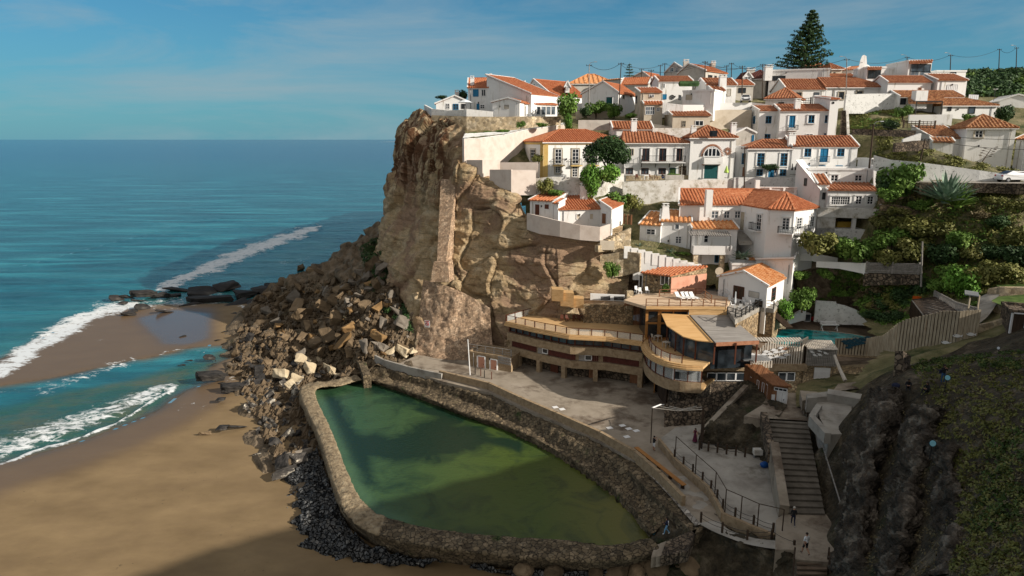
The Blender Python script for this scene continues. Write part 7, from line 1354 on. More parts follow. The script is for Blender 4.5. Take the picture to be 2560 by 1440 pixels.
bush('round topped green bush on the grass bank',2256,300,131,46,42,'g2',trunk=.2);bush('dark hedge against the hip roofed long house',2515,300,135,56,42,'d1','hedge','hedge');bush('dark shrub row beside the grass bank steps',2230,322,126,60,26,'d2')
bush('small palm like shrub before the long low house',2420,304,131,36,24,'g1')
bush('glossy green tree at the head of the black stained wall',2246,486,100.4,122,92,'g1','tree','tree');bush('darker green tree beside the glossy one near the three storey house',2215,492,101,70,64,'d2','tree','tree');bush('spreading leafy bush under the glossy tree',2225,500,99.5,80,44,'g2')
bush('large rounded olive bush beside the bent white house',2045,632,98.5,104,68,'o1');bush('dark green bush behind the long garden wall',2110,640,99.5,96,60,'g1');bush('leafy bush midway along the garden wall',2160,650,97.5,92,66,'g2');
bl=[(1640,618,105.6,50,14,'g1'),(1700,630,104.6,60,16,'g2'),(1610,612,106,36,10,'o1'),(2215,800,94.5,70,36,'d1'),(2250,795,92,60,34,'d2'),(2160,740,99,60,34,'n1'),(2225,745,95.5,54,30,'o2'),(2100,735,101,60,26,'g2'),(2270,780,91,50,26,'n1'),(2215,655,95,90,60,'o2'),(2230,610,97,100,70,'g2'),(2290,640,94,110,80,'o1'),(2350,650,92,100,70,'d1'),(2270,570,97,100,60,'o2'),(2330,585,95,110,60,'o1'),(2390,610,92,90,60,'g1'),(2420,640,90,70,44,'o1'),(2380,700,89,110,70,'g1'),(2440,700,87,90,64,'o1'),(2500,690,86,110,70,'o1'),(2550,660,87,100,80,'d1'),(2480,640,89,80,50,'d2'),(2540,600,90,90,60,'o2'),(2500,560,92,80,40,'d1'),(2450,540,94,70,36,'n1'),(2550,520,93,70,40,'o1'),(2400,730,87,90,90,'b1'),(2340,720,90,80,46,'g1'),(2290,735,92,60,70,'d2'),(2250,745,94,60,46,'d1'),(2245,530,99,60,30,'o1'),(2300,520,98,70,40,'g1'),(2200,560,99.5,60,40,'o1'),(2200,730,96,70,40,'n1'),(2130,690,98.5,50,40,'g2'),(2065,690,99.5,50,40,'g2'),(2000,690,100,60,30,'g1'),(2170,700,97,40,40,'g1'),(2190,790,97.5,80,30,'d1'),(2210,770,96,60,40,'d2'),(2440,760,83,50,24,'g2'),(2485,500,94,60,24,'o2')]
bl+=[(2190,735,95,60,30,'d2'),(2230,765,93,60,34,'o1'),(2200,770,95,50,30,'n1'),(2260,760,92,44,28,'d1'),(2180,765,96,44,26,'o2')]
for i,(x,y,Y_,w_,h_,k)in enumerate(bl):bush({'o':'dry olive green scrub bush on the slope above the pool','n':'brown withered scrub bush on the slope above the pool','d':'dark evergreen scrub bush on the slope above the pool','g':'fresh green scrub bush on the slope above the pool','b':'bright green fig like bush above the pavilion shed'}[k[0]],x,y,Y_,w_*.95,h_*.8,k,group='%s scrub bushes above the pool'%{'o':'olive','n':'brown','d':'dark','g':'green','b':'bright'}[k[0]],sink=.4,dropped=(2090<x<2300 and 730<y<815))
bush('rounded glossy bush between gabled hut and pool deck',2005,775,96.5,74,68,'g1');bush('bright flowering shrub at the foot of the gabled hut',1960,790,94,56,46,'b1')
NP=thing('norfolk_pine','tall tiered dark Norfolk pine towering behind the village','pine tree',tuple(P(2008,172,172)));Hh=P(2021,26,172).z-P(2008,172,172).z;m=MB().tube([(0,0,-2),(.3,0,Hh*.5),(1.1,0,Hh)],[.55,.3,.05],7);m.build('trunk','bark',NP,world=False)
cl=[];bm_=MB()
for t in range(17):
 f=t/16;z=Hh*(.02+.96*f);R_=(1-f)**.8*6.3+.3;nb=9 if t<12 else 6
 for b_ in range(nb):
  a=2*pi*(b_+.5*(t%2))/nb+rr_.uniform(-.15,.15);R2=R_*rr_.uniform(.62,1.1);cx_=f*1.1
  bm_.tube([(cx_,0,z),(cx_+cos(a)*R2*.6,sin(a)*R2*.6,z+.1),(cx_+cos(a)*R2,sin(a)*R2,z+R2*.16)],[.09,.06,.03],4)
  for q in range(5):s=(.3+.17*q);cl.append((cx_+cos(a)*R2*s,sin(a)*R2*s,z+.05+R2*.16*max(0,s-.4)*1.6,.55+.1*(1-f),.55+.1*(1-f),.24))
bm_.build('branches','bark',NP,world=False);leaves('crown',11000,cl,.24,'leaf_dark',33,NP)
sp_=thing('norfolk_pine','tiny young tiered conifer on the ridge beside the street pole','pine tree',tuple(P(1573,196,170)));cl=[(0,0,z,r_,r_,.14)for z,r_ in((.6,1.3),(1.3,1.1),(2.0,.9),(2.6,.7),(3.1,.45))];leaves('crown',500,cl,.14,'leaf_dark',5,sp_);MB().tube([(0,0,-1),(0,0,3.6)],[.1,.04],5).build('trunk','bark',sp_,world=False)
def agave(label,px,py,Y_,R_,n=26,name='agave',mat='agave',upk=.7):
 r=thing(name,label,'plant',tuple(P(px,py,Y_)));m=MB()
 for i in range(n):
  a=i*2.4;e=(.25+.9*(i/n))*upk+rr_.uniform(-.1,.1);L_=R_*rr_.uniform(.8,1.15);d=Vector((cos(a)*cos(e),sin(a)*cos(e),sin(e)));s=Vector((-sin(a),cos(a),0))*L_*.075;p1=d*L_*.5;p2=d*L_-up*L_*.12*cos(e)
  m.add([-s*.6,s*.6,p1-s,p1+s,p1-up*L_*.05,p2],[(0,2,4),(0,4,1),(1,4,3),(2,5,4),(4,5,3),(0,1,3,2),(2,3,5)])
 m.build('leaves',mat,r,world=False);MB().lathe((0,0,-.2),[(R_*.12,0),(R_*.16,.2),(R_*.08,.45)],8).build('core',mat,r,world=False)
agave('large grey green agave in the garden by the striped roof cottage',1856,644,101.6,2.0,32);agave('small agave nearest the stepped stone wall',1597,616,105.2,.9);agave('small agave second from the stepped stone wall',1619,619,105.0,.8);agave('spiky green agave below the cottage balcony side',1676,630,104.2,1.0)
agave('huge flax clump with pale leaves below the car road',2365,505,95,4.4,70,'flax','agave',1.2);agave('flax clump overlapping the huge one',2395,515,94.5,3.4,46,'flax','leaf',1.2)
am=thing('agave_stalk','thin leaning agave flower stalk before the pyramid roof house','plant',tuple(P(2455,405,112)));a=P(2455,405,112);b=P(2478,372,112);m=MB().tube([a,b],[.09,.04],5)
for i in range(9):p=a.lerp(b,.3+.7*i/8);s=(-1)**i;m.bar(p,p+Vector((s*.8,0,.25)),.04,.04).lathe(p+Vector((s*.9,0,.2)),[(.05,0),(.3,.08),(.05,.16)],5)
m.build('stalk','bark',am)
def cover(name,label,polys,n,mats,size,bv=terr_bvh,per=5,hmul=.5,seed=3):
 r=random.Random(seed);P_=[]
 tot=0
 for poly in polys:
  xs_=[p[0]for p in poly];ys_=[p[1]for p in poly];k=0;tries=0
  while k<n and tries<n*6:
   tries+=1;x,y=r.uniform(min(xs_),max(xs_)),r.uniform(min(ys_),max(ys_))
   if not inpoly(x,y,poly)or noise.noise(Vector((x*.03,y*.05,seed)))<-.12:continue
   h=drop(bv,x,y)
   if h:P_.append((h.x,h.y,h.z,size*3,size*3,size*hmul*3));k+=1
 c=P_;Cn=np.array(c);rs_=np.random.RandomState(seed);idx=np.repeat(np.arange(len(c)),per);n_l=len(idx);d=rs_.normal(size=(n_l,3));d/=np.linalg.norm(d,axis=1,keepdims=True);d[:,2]=abs(d[:,2]);Q=Cn[idx,:3]+d*Cn[idx,3:]*rs_.uniform(.2,1,(n_l,1))
 nr=d+rs_.normal(scale=.5,size=(n_l,3));nr/=np.linalg.norm(nr,axis=1,keepdims=True);a=np.cross(nr,rs_.normal(size=(n_l,3)));a/=np.linalg.norm(a,axis=1,keepdims=True);b=np.cross(nr,a);s=size*rs_.uniform(.5,1.3,(n_l,1))
 V=np.stack([Q-a*s,Q-b*s*.5,Q+a*s,Q+b*s*.5],1).reshape(-1,3);npmesh(name,V,np.arange(n_l*4).reshape(-1,4),mats,label=label,cat='ground cover',kind='stuff')
cover('ground_cover','olive scrub and dry grass covering the slopes',[[(2190,480),(2560,480),(2560,720),(2300,760),(2120,700),(2190,600)],[(2120,280),(2260,275),(2240,325),(2120,335)],[(2190,330),(2560,330),(2560,440),(2200,420)]],2200,'leaf_olive',.22)
cover('ground_cover','green leafy ground cover on the slopes',[[(2190,480),(2560,480),(2560,720),(2300,760),(2120,700),(2190,600)],[(2130,285),(2260,275),(2240,320),(2130,325)],[(1990,650),(2230,690),(2180,790),(2010,760)],[(2150,700),(2290,700),(2300,760),(2280,830),(2180,805)]],1400,'leaf',.2,seed=9)
cover('ground_cover','scrub woodland covering the far hill',[[(2250,130),(2560,110),(2560,240),(2420,240),(2400,200)]],5200,'leaf_dark',.55,per=6,hmul=.8,seed=12);cover('ground_cover','lighter scrub on the far hill',[[(2250,140),(2560,120),(2560,240),(2420,240),(2400,200)]],1500,'leaf',.5,per=5,hmul=.7,seed=15)
cover('ground_cover','dark low scrub on the near slope',[[(2280,905),(2560,880),(2560,1440),(2380,1440),(2400,1200),(2330,1050)]],2600,'leaf_olive',.11,per=6,seed=21);cover('ground_cover','grass patches on the near slope',[[(2270,900),(2560,875),(2560,925),(2400,915),(2290,935)],[(2480,1100),(2560,1060),(2560,1330),(2430,1330)]],700,'grass',.11,per=5,seed=23);cover('ground_cover','withered brown brush on the near slope',[[(2150,1000),(2300,1000),(2560,900),(2560,1440),(2120,1440),(2120,1200)]],2600,'leaf_brown',.09,per=5,seed=27)
cover('ground_cover','dark brush on the cliff toe',[[(900,620),(957,575),(975,700),(930,730)],[(960,770),(1010,760),(1030,830),(970,800)]],900,'leaf_dark',.2,bv=talus_bvh,seed=25)
rough('lawn',[[(2480,706,0,0),(2640,706,0,0)],[(2470,716,0,0),(2640,720,0,0)]],4,4,'grass',0)if 0 else None
rough('lawn',[[(2490,712,84.5),(2560,711,84),(2660,710,83)],[(2497,720,82.5),(2560,721,82),(2660,722,81)]],20,6,'grass',.05,kind='structure');rough('lawn',[[(2495,742,80),(2560,736,80),(2660,730,80)],[(2478,752,78.5),(2530,770,76.5),(2660,778,75)]],20,8,'grass',.05,kind='structure')
rough('path',[[(2445,745,83),(2475,730,83.5),(2500,722,84)],[(2440,815,75.5),(2470,790,76.5),(2495,755,79.2)]],20,12,'concrete_grey',.02,kind='structure')
PT_={}
def pole(label,px,ytop,ybot,Y_,lamp=0,arm=True,mat='wood_dark',lean=0,key=None,r=.13):
 a,b=P(px+lean,ybot,Y_),P(px,ytop,Y_);rt=thing('utility_pole',label,'pole',tuple(a));MB().tube([a-up*1.5,b],[r,r*.7],6).build('shaft',mat,rt)
 m=MB()
 if arm:m.bar(b+Vector((-.6,0,-.25)),b+Vector((.6,0,-.25)),.08,.08);[m.lathe(b+Vector((x,0,-.2)),[(.05,0),(.07,.1),(.03,.2)],5)for x in(-.5,0,.5)];m.build('crossarm','iron',rt)
 if lamp:m=MB().tube([b-up*.2,b+Vector((.3*lamp,0,.35)),b+Vector((1.1*lamp,0,.5))],[.05,.05,.04],5);m.build('lamp_arm','metal_grey',rt);MB().prism([b+Vector((lamp*x,y,.42))for x,y in((1,-.12),(1.6,-.1),(1.6,.1),(1,.12))],[b+Vector((lamp*x,y,.55))for x,y in((1,-.1),(1.5,-.08),(1.5,.08),(1,.1))]).build('lamp_head','metal_grey',rt)
 PT_[key or px]=b;return rt
for a in[('grey street lamp pole before the shaded gable house',1473,161,262,144,1),('dark leaning pole beside the shaded gable house',1553,157,258,142,0),('slim pole between the shaded gable house and the beige hut',1628,174,222,150,0),('tall pole before the largest ridge house',1763,153,215,150,0),('dark pole rising beside the parked car',1856,164,245,141,0),('pole close to the white block chimney',1907,160,232,152,0),('distant pole behind the ridge roofs',1662,158,190,178,0),('thin pole on the ridge beside the yellowish roof',1604,172,190,178,0),('pole just left of the largest ridge house gable',1651,162,188,180,0),('thin pole standing behind the largest ridge house',1775,158,185,168,0),('slender pole between ridge house and red roof',1829,157,192,172,0),('stubby pole near the red roofed house',1817,163,186,176,0),('pole above the hipped row house roof',2117,147,236,149,-1),('leaning lamp pole by the lower blue house yard',2184,311,412,113,1),('leaning pole on the black stained wall',2313,347,430,101,0),('slim pole in the alley beside the arch house',1862,368,462,116,0),('far lamp pole on the scrub hill ridge near the cube house',2377,137,176,175,-1),('second far pole on the scrub hill ridge',2499,122,160,190,0),('last far lamp pole on the scrub hill ridge',2542,118,172,185,-1),('short far pole left of the glass cube house',2268,142,166,175,-1)]:
 pole(a[0],a[1],a[2],a[3],a[4],a[5],mat='grey_wood' if a[1]in(1473,2117)else 'wood_dark',lean={2184:-10,2313:-22,1553:-6}.get(a[1],0),r=.16 if a[1]in(2184,)else.12)
pole('weathered wooden pole by the picket fence',2306,604,690,91,arm=False,mat='grey_wood')
def cable(label,a,b,sag=1.2,r=.035):
 a,b=Vector(a),Vector(b);prop(MB().tube([a.lerp(b,i/10)-up*sag*4*(i/10)*(1-i/10)for i in range(11)],r,4).build('cable','iron'),label,'cable','overhead cables of the village')
ks=[1473,1553,1662,1763,1829,1907,2117,2268,2377,2499,2542]
for a,b in zip(ks[:-1],ks[1:]):cable('overhead cable strung between the ridge poles',PT_[a],PT_[b])
for a,b in((1628,1763),(1763,1856),(1856,1907),(1553,1628),(1763,1907)):cable('overhead cable strung between the village street poles',PT_[a]-up*.4,PT_[b]-up*.4,.8)
cable('low cable crossing the lower blue windowed house',PT_[1862],PT_[2184],1.4);cable('cable running from the leaning lamp pole towards the road',PT_[2184],P(2640,345,105),1);cable('cable crossing the pyramid roof house front',PT_[2313],P(2640,372,100),.6)
def car(label,loc,rz,parts_mat='car_white'):
 r=thing('parked_car',label,'car',tuple(loc),rz=rz);prof=[(-2.15,.35),(-2.2,.75),(-2.0,.98),(-1.35,1.05),(-.9,1.5),(.7,1.58),(1.7,1.15),(2.15,1.0),(2.2,.6),(2.15,.35)]
 m=MB();A=[(x,-.86,z)for x,z in prof];B=[(x,.86,z)for x,z in prof];tuck=lambda q:[(x,y*(.80 if z>1.3 else 1),z)for x,y,z in q];A,B=tuck(A),tuck(B);n=len(prof);m.add(A+B,[tuple(range(n)),tuple(range(n,2*n))[::-1]]+[(i,(i+1)%n,n+(i+1)%n,n+i)for i in range(n)]);body=m.build('body','car_white',r,world=False);md=body.modifiers.new('b','BEVEL');md.width=.06;md.segments=2
 for s in(-1,1):MB().add([(-1.15,s*.845,1.08),(.95,s*.855,1.1),(.6,s*.73,1.47),(-.8,s*.73,1.42)],[(0,1,2,3)]).build('side_window','pane',r,world=False)
 MB().add([(-1.36,-.72,1.09),(-1.36,.72,1.09),(-.95,.64,1.47),(-.95,-.64,1.47)],[(0,1,2,3)]).build('windscreen','pane',r,world=False);MB().add([(1.68,-.72,1.2),(1.68,.72,1.2),(.82,.64,1.56),(.82,-.64,1.56)],[(0,1,2,3)]).build('rear_window','pane',r,world=False)
 for x in(-1.35,1.35):
  for s in(-1,1):w_=MB();q=[(x+.34*cos(a),.34+.34*sin(a))for a in[2*pi*i/16 for i in range(16)]];w_.prism([(a,s*.70,z)for a,z in q],[(a,s*.90,z)for a,z in q]);wo=w_.build('wheel','rubber',r,world=False);q=[(x+.2*cos(a),.34+.2*sin(a))for a in[2*pi*i/10 for i in range(10)]];MB().prism([(a,s*.80,z)for a,z in q],[(a,s*.92,z)for a,z in q]).build('rim','metal_grey',wo,world=False)
 for s in(-1,1):MB().box((-2.14,s*.6,.72),.16,.36,.16).build('headlight','pane_grey',r,world=False);MB().box((2.14,s*.66,.82),.14,.24,.2).build('tail_light','red_plastic',r,world=False)
 MB().box((-2.19,0,.4),.1,1.3,.2).build('bumper','rubber',r,world=False)
 return r
c_=P(1863,256,139.2);car('white hatchback parked nose out beside the dark street pole',(c_.x,c_.y,c_.z-.1),radians(75));c_=P(2532,455,97);car('white car with dark windows parked on the road by the stained wall',(c_.x,c_.y,c_.z),radians(182))
c_=P(2557,392,110);sc_=thing('scaffold','metal scaffold frame at the end white house','scaffold',tuple(c_));m=MB()
for x in(0,1.4,2.8):
 m.bar(c_+Vector((x,0,-4)),c_+Vector((x,0,3)),.07,.07)
for z in(-3,-1,1,3):m.bar(c_+Vector((0,0,z)),c_+Vector((2.8,0,z)),.06,.06)
m.build('frame','metal_grey',sc_)
pg=thing('pergola','dark timber pergola on the white terrace','pergola',tuple(P(2290,286,136)));m=MB();c4=[P(2288,286,136),P(2352,286,136),P(2352,286,139),P(2288,286,139)]
for p in c4:m.bar(lv(p,c4[0].z-.2),lv(p,c4[0].z+2.4),.16,.16)
m.build('posts','frame_dark',pg);m=MB()
for i in range(9):a=c4[0].lerp(c4[1],i/8);m.bar(lv(a,c4[0].z+2.45),lv(a,c4[0].z+2.45)+Vector((0,3.2,.2)),.1,.12)
m.bar(lv(c4[0],c4[0].z+2.35),lv(c4[1],c4[0].z+2.35),.14,.14);m.build('beams','frame_dark',pg)
def picket(name,label,a,b,h,n,mat,w_=.09,cat='fence',rails=(.25,.85)):
 r=thing(name,label,cat,tuple(a));m=MB()
 for i in range(n+1):p=a.lerp(b,i/n);m.box(p,w_,w_*.6,h)
 m.build('pickets',mat,r);m=MB()
 for f in rails:m.bar(a+up*h*f,b+up*h*f,.06,.1)
 m.build('rails',mat,r)
 for t in(0,.5,1):MB().box(a.lerp(b,t),.22,.22,h*1.1).build('post',mat,r)
picket('picket_fence','long weathered picket fence on a stone base above the pool',P(2165,682,95.5),P(2296,686,91.5),1.5,52,'grey_wood');picket('picket_fence','low dark plank fence above the bare slope',P(2258,320,125),P(2336,322,124),1.3,8,'wood_dark',rails=(.15,.4,.65,.9))
wr('retaining_wall','dark stone base wall under the long picket fence','wall',[(2160,684,95.6,715),(2230,685,93.4,712),(2300,687,91.4,712)],'stone_dark',.5)
picket('garden_gate','small dark wooden gate between terrace cottage and striped cottage',P(1560,560,105),P(1578,562,104.6),1.4,7,'wood_brown',cat='gate');picket('railing','dark ledge railing beside the hip cottage above the blue windows',P(1990,262,139.5),P(2062,258,139.5),1.2,12,'iron',.05,'railing',(.3,.6,.95))
wr('terrace_wall','white terrace front behind the upper blue roof','wall',[(1988,262,139,275),(2076,258,139,275)],'plaster',.3)
st=thing('staircase','long dark public stair climbing beside the white stair tower','staircase',tuple(P(2105,350,128)))
for i in range(22):t=i/21;a=P(2101+6*t,350-74*t,128+9*t);b=P(2116+1*t,350-74*t,128+9*t);MB().prism([a-up*1.2,b-up*1.2,b-up*1.2+Vector((0,.5,0)),a-up*1.2+Vector((0,.5,0))],[a,b,b+Vector((0,.5,0)),a+Vector((0,.5,0))]).build('step','stone_dark',st)
MB().bar(P(2121,352,127.5)-up*.2,P(2117,278,137)-up*.2,.4,1.6).build('side_wall','plaster_worn',st)
st=thing('staircase','stone garden steps between terrace cottage and striped cottage','staircase',tuple(P(1520,610,103.5)))
for i in range(9):t=i/8;a=P(1505+50*t,612-30*t,102.6+2*t);MB().box(a-up*1.0,2.0,.9,1.0,.5).build('step','stone_pale',st)
MB().prism([P(x,y,Y_)for x,y,Y_ in((1500,625,102),(1536,625,102),(1536,622,104),(1500,622,104))],[P(x,y,Y_)for x,y,Y_ in((1500,603,102),(1536,603,102),(1536,600,104),(1500,600,104))]).build('pier','plaster_beige',st)
st=thing('staircase','white side steps beside the bent white house','staircase',tuple(P(1856,600,104)))
for i in range(8):a=P(1846+i*2.5,578+i*3.5,107-i*.45);MB().box(a-up*.6,1.9,.6,.6).build('step','concrete_grey',st)
st=thing('staircase','dark stair from patio down to the pool deck','staircase',tuple(G(1940,812,10.4)))
for i in range(12):p=P(1931+i*3.4,779+i*3.1,93-.05*i);MB().box(p-up*.15,1.0,1.2,.14).build('step','wood_dark',st)
rl_=MB().bar(P(1931,755,92.4),P(1972,792,92),.07,.07);rl_.build('railing','iron',st)
pv=thing('pavilion_roof','low grey slatted roof inside the bend of the long fence','roof',tuple(P(2300,800,84)));z_=P(2330,760,86).z
q=[P(2280,750,88),P(2345,742,88),P(2425,790,78.5),P(2370,806,78.5),P(2318,800,80)];zz=sum(p.z for p in q)/5
m=MB();m.slab([lv(p,p.z)for p in q][::-1],.15);m.build('roof','grey_wood',pv);m=MB()
for i in range(18):a=q[0].lerp(q[4],(i+.3)/18);b=q[1].lerp(q[2],(i+.3)/18);m.bar(a+up*.08,b+up*.08,.12,.08)
m.build('battens','wood_dark',pv);m=MB()
for a,b in((q[0],q[4]),):
 for i in range(22):p=a.lerp(b,i/21);m.box(p-up*2.9,.2,.1,2.8)
m.build('slat_wall','wood_dark',pv);slatfence('slat_fence','grey slat parapet on the far side of the pavilion roof',[P(2334,745,88.5),P(2385,778,82),P(2440,790,75)],[P(2334,725,88.5).z,P(2385,752,82).z,P(2440,768,75).z],0,.36,.2,'grey_wood')
h=House('shed','small brown shed with flat grey roof beside the pavilion','shed',(2342,718,90),(2386,717,89.5),748,roof='metal_grey',kind='mono',ridge=706,dep=3,wall='wood_brown',foot=1,verge=False,rib=2)
sh_=thing('shelter','little roofed notice shelter at the fence corner','shelter',tuple(P(2424,800,75)));m=MB()
for x,Y_ in((2418,76),(2441,75),(2418,77.5),(2441,76.5)):p=P(x,790,Y_);m.box(p-up*1,.14,.14,3.4)
m.build('posts','slat_wood',sh_);q=[P(2412,735,75.5),P(2448,740,74.5),P(2446,730,77.5),P(2412,725,78)];MB().slab(q,.12).build('roof','metal_grey',sh_)
h=House('outbuilding','dark doored stone shed at the right edge of the pavilion path','outbuilding',(2528,778,71),(2600,775,70),838,roof='metal_grey',kind='flat',dep=4,wall='stone_dark',foot=2);h.door('f',2530,785,2560,835,'wood_dark')
st=thing('staircase','dark timber stair with rails from pool deck to the pavilion','staircase',tuple(P(2180,805,99)))
a0_,b0_=P(2176,806,98),P(2248,764,94);m=MB()
for k in(0,.9):m.bar(a0_+up*(.3+k),b0_+up*(.3+k),.12,.12)
for i in range(7):p=a0_.lerp(b0_,i/6);m.bar(p,p+up*1.3,.1,.1)
m.build('railing','wood_dark',st)
for i in range(10):p=a0_.lerp(b0_,i/9);MB().box(p-up*.1+Vector((0,.7,0)),.9,1.3,.1).build('step','wood_dark',st)
o=MB().prism([P(2281,748,91),P(2306,748,91),P(2306,746,92),P(2281,746,92)],[P(2282,741,91),P(2304,742,91),P(2304,740,92),P(2282,739,92)]);prop(o.build('kayak','orange_plastic'),'orange plastic boat hull behind the pavilion roof','boat')
def chair(label,p,rz,mat='white_paint',group=None,arms=True):
 r=thing('chair',label,'chair',tuple(p),group,rz=rz);MB().box((0,0,.40),.48,.46,.06).build('seat',mat,r,world=False)
 m=MB();m.add([(-.23,.2,.46),(.23,.2,.46),(.21,.33,.92),(-.21,.33,.92),(-.23,.25,.46),(.23,.25,.46),(.21,.38,.92),(-.21,.38,.92)],[(0,1,2,3),(4,7,6,5),(0,3,7,4),(1,5,6,2),(3,2,6,7),(0,4,5,1)]);m.build('backrest',mat,r,world=False)
 for x in(-.21,.21):
  for y in(-.2,.2):MB().box((x,y,0),.05,.05,.4).build('leg',mat,r,world=False)
 return r
def table(label,p,rz,w_=.9,d=.9,mat='white_paint',group=None,h=.74):
 r=thing('table',label,'table',tuple(p),group,rz=rz);MB().box((0,0,h-.05),w_,d,.06).build('table_top',mat,r,world=False)
 for x in(-1,1):
  for y in(-1,1):MB().box((x*w_*.42,y*d*.42,0),.07,.07,h-.05).build('leg',mat,r,world=False)
 return r
for i,x in enumerate((1405,1418,1436,1447,1460,1473)):p=G(x,803,11.25);chair('brown wooden chair stacked against the rock on the sun deck',p,rr_.uniform(-.4,.4)+.2,'frame_brown','brown chairs on the sun deck')
for i,x in enumerate((1411,1441,1455)):table('brown wooden table folded among the chairs on the sun deck',G(x,800,11.25),.1,1.0,.8,'frame_brown','brown tables on the sun deck')
for i,(x,y)in enumerate(((1630,838),(1645,852),(1665,868))):table('pale bistro table on the curved deck by the glass railing',G(x,y,11.05),.5,.8,.8,'slat_pale','bistro tables on the curved deck')
for x,y,rz in((1618,822,.2),(1624,822,.1),(1634,850,2),(1672,862,1)):chair('light wooden chair on the curved deck',G(x,y,11.05),rz,'slat_pale','light chairs on the curved deck')
for x,y,rz in((1826,757,.3),(1832,770,1.2),(1868,772,2.4),(1862,760,.4),(1850,775,3),(1878,765,1.8)):chair('white plastic chair on the patio by the gabled hut',G(x,y,15.36),rz,'white_paint','white chairs on the hut patio')
table('white slab table nearest the hut wall',G(1838,748,15.36),.3,1.6,1.0,h=.95);table('white slab counter beside the hut wall',G(1864,752,15.36),.3,1.8,1.2,h=1.1)
for x,y in((1592,731),(1600,735),(1618,733)):chair('white chair before the pink house glass door',G(x,y,15.85),rr_.uniform(0,2),'white_paint','white chairs by the pink house')
for i,x in enumerate((1697,1712,1722,1733)):
 r=thing('sun_lounger','white sun lounger on the pale upper deck','lounger',tuple(G(x,747,15.85)),'loungers on the upper deck',rz=.4);MB().box((0,-.5,.25),.6,1.2,.1).build('seat','white_paint',r,world=False);MB().prism([(-.3,.1,.28),(.3,.1,.28),(.3,.2,.25),(-.3,.2,.25)],[(-.3,.7,.9),(.3,.7,.9),(.3,.8,.87),(-.3,.8,.87)]).build('backrest','white_paint',r,world=False)
 for sx in(-.25,.25):
  for sy in(-.9,.2):MB().box((sx,sy,0),.06,.06,.26).build('leg','white_paint',r,world=False)
def parasol(label,p,h,mat,pole_='white_paint',open_=False,r0=.28):
 r=thing('parasol',label,'parasol',tuple(p));MB().lathe((0,0,0),[(.3,0),(.3,.08),(.05,.1)],10).build('base','concrete_grey',r,world=False);MB().tube([(0,0,.05),(0,0,h)],.035,6).build('pole',pole_,r,world=False)
 MB().lathe((0,0,0),[(1.5,h-.55),(.8,h-.2),(.05,h+.05)]if open_ else[(r0*.9,h*.42),(r0,h*.5),(r0*.55,h*.75),(.06,h)],8).build('canopy',mat,r,world=False)
parasol('closed white parasol standing on the hut patio',G(1836,778,15.36),2.7,'cloth_white',r0=.16);parasol('closed lime green parasol beside the green garage door',P(1815,445,120),2.1,'lime_cloth',r0=.42);parasol('open white parasol on the cliff cottage terrace',P(1163,279,141),2.3,'cloth_white',open_=True);parasol('first closed dark parasol against the lower blue house',P(1979,437,119.5),1.9,'cloth_black',r0=.18);parasol('second closed dark parasol against the lower blue house',P(1988,437,119.5),1.9,'cloth_black',r0=.18)
b_=thing('bench','white wooden bench with curved ends beside the swimming pool','bench',tuple(G(2072,826,10.35)),rz=-.02);MB().box((0,0,.9),2.5,1.0,.08).build('seat','white_paint',b_,world=False);MB().box((0,.4,1.1),2.1,.08,.2).build('backrest','white_paint',b_,world=False)
for s in(-1,1):
 MB().bar((s*1.05,-.5,0),(s*1.15,.35,.95),.1,.1).bar((s*1.05,.45,0),(s*1.15,-.35,.95),.1,.1).build('leg','white_paint',b_,world=False);MB().bar((s*1.05,.45,.9),(s*1.12,.5,1.4),.12,.12).build('arm','white_paint',b_,world=False)
fr=thing('fridge','small white glass fronted fridge on the pool deck','fridge',tuple(G(2016,803,10.35)));MB().box((0,0,0),.9,.8,1.3).build('body','white_paint',fr,world=False);MB().box((0,-.42,.15),.7,.04,1.0).build('door','pane_grey',fr,world=False)
bk_t=thing('buoy','red float hanging beside the white fridge','buoy',tuple(G(2031,803,10.35)));MB().lathe((0,0,0),[(.05,0),(.28,.25),(.28,.5),(.05,.75)],10).build('float','red_plastic',bk_t,world=False)
pt=thing('planter','big yellow pot with a tall cactus on the curved deck','planter',tuple(G(1637,822,11.05)));MB().lathe((0,0,0),[(.25,0),(.5,.35),(.48,.75),(.36,.95)],12).build('pot','yellow_pot',pt,world=False);MB().tube([(0,0,.9),(.05,0,2.0),(0,0,3.0)],[.16,.18,.06],7).tube([(0,0,1.5),(.3,0,1.7),(.32,0,2.3)],.09,6).build('cactus','leaf',pt,world=False)
bn=thing('bin','blue barrel behind the long fence','barrel',tuple(P(2268,815,93)));MB().lathe((0,0,-.6),[(.35,0),(.4,.5),(.35,1.0)],12).build('body','blue_tarp',bn,world=False)
for x,y,s,l in((1911,1162,.55,'blue sack lying on the terrace by the rock'),(1916,1128,.5,'blue cloth hanging on the rock beside the white box')):
 o=bpy.data.objects.new('sack',rockmesh('sack','blue_tarp',int(x),(1,.7,.7),rounded=True));COL.objects.link(o);o.location=G(x,y,5.4);o.scale=(s*1.7,)*3;prop(o,l,'sack')
bx_=thing('utility_box','white box on legs by the dark grotto','box',tuple(G(1893,1143,5.15)));MB().box((0,0,.35),.9,.6,.6).build('body','plaster_worn',bx_,world=False);[MB().box((s*.35,0,0),.07,.4,.36).build('leg','metal_grey',bx_,world=False)for s in(-1,1)]
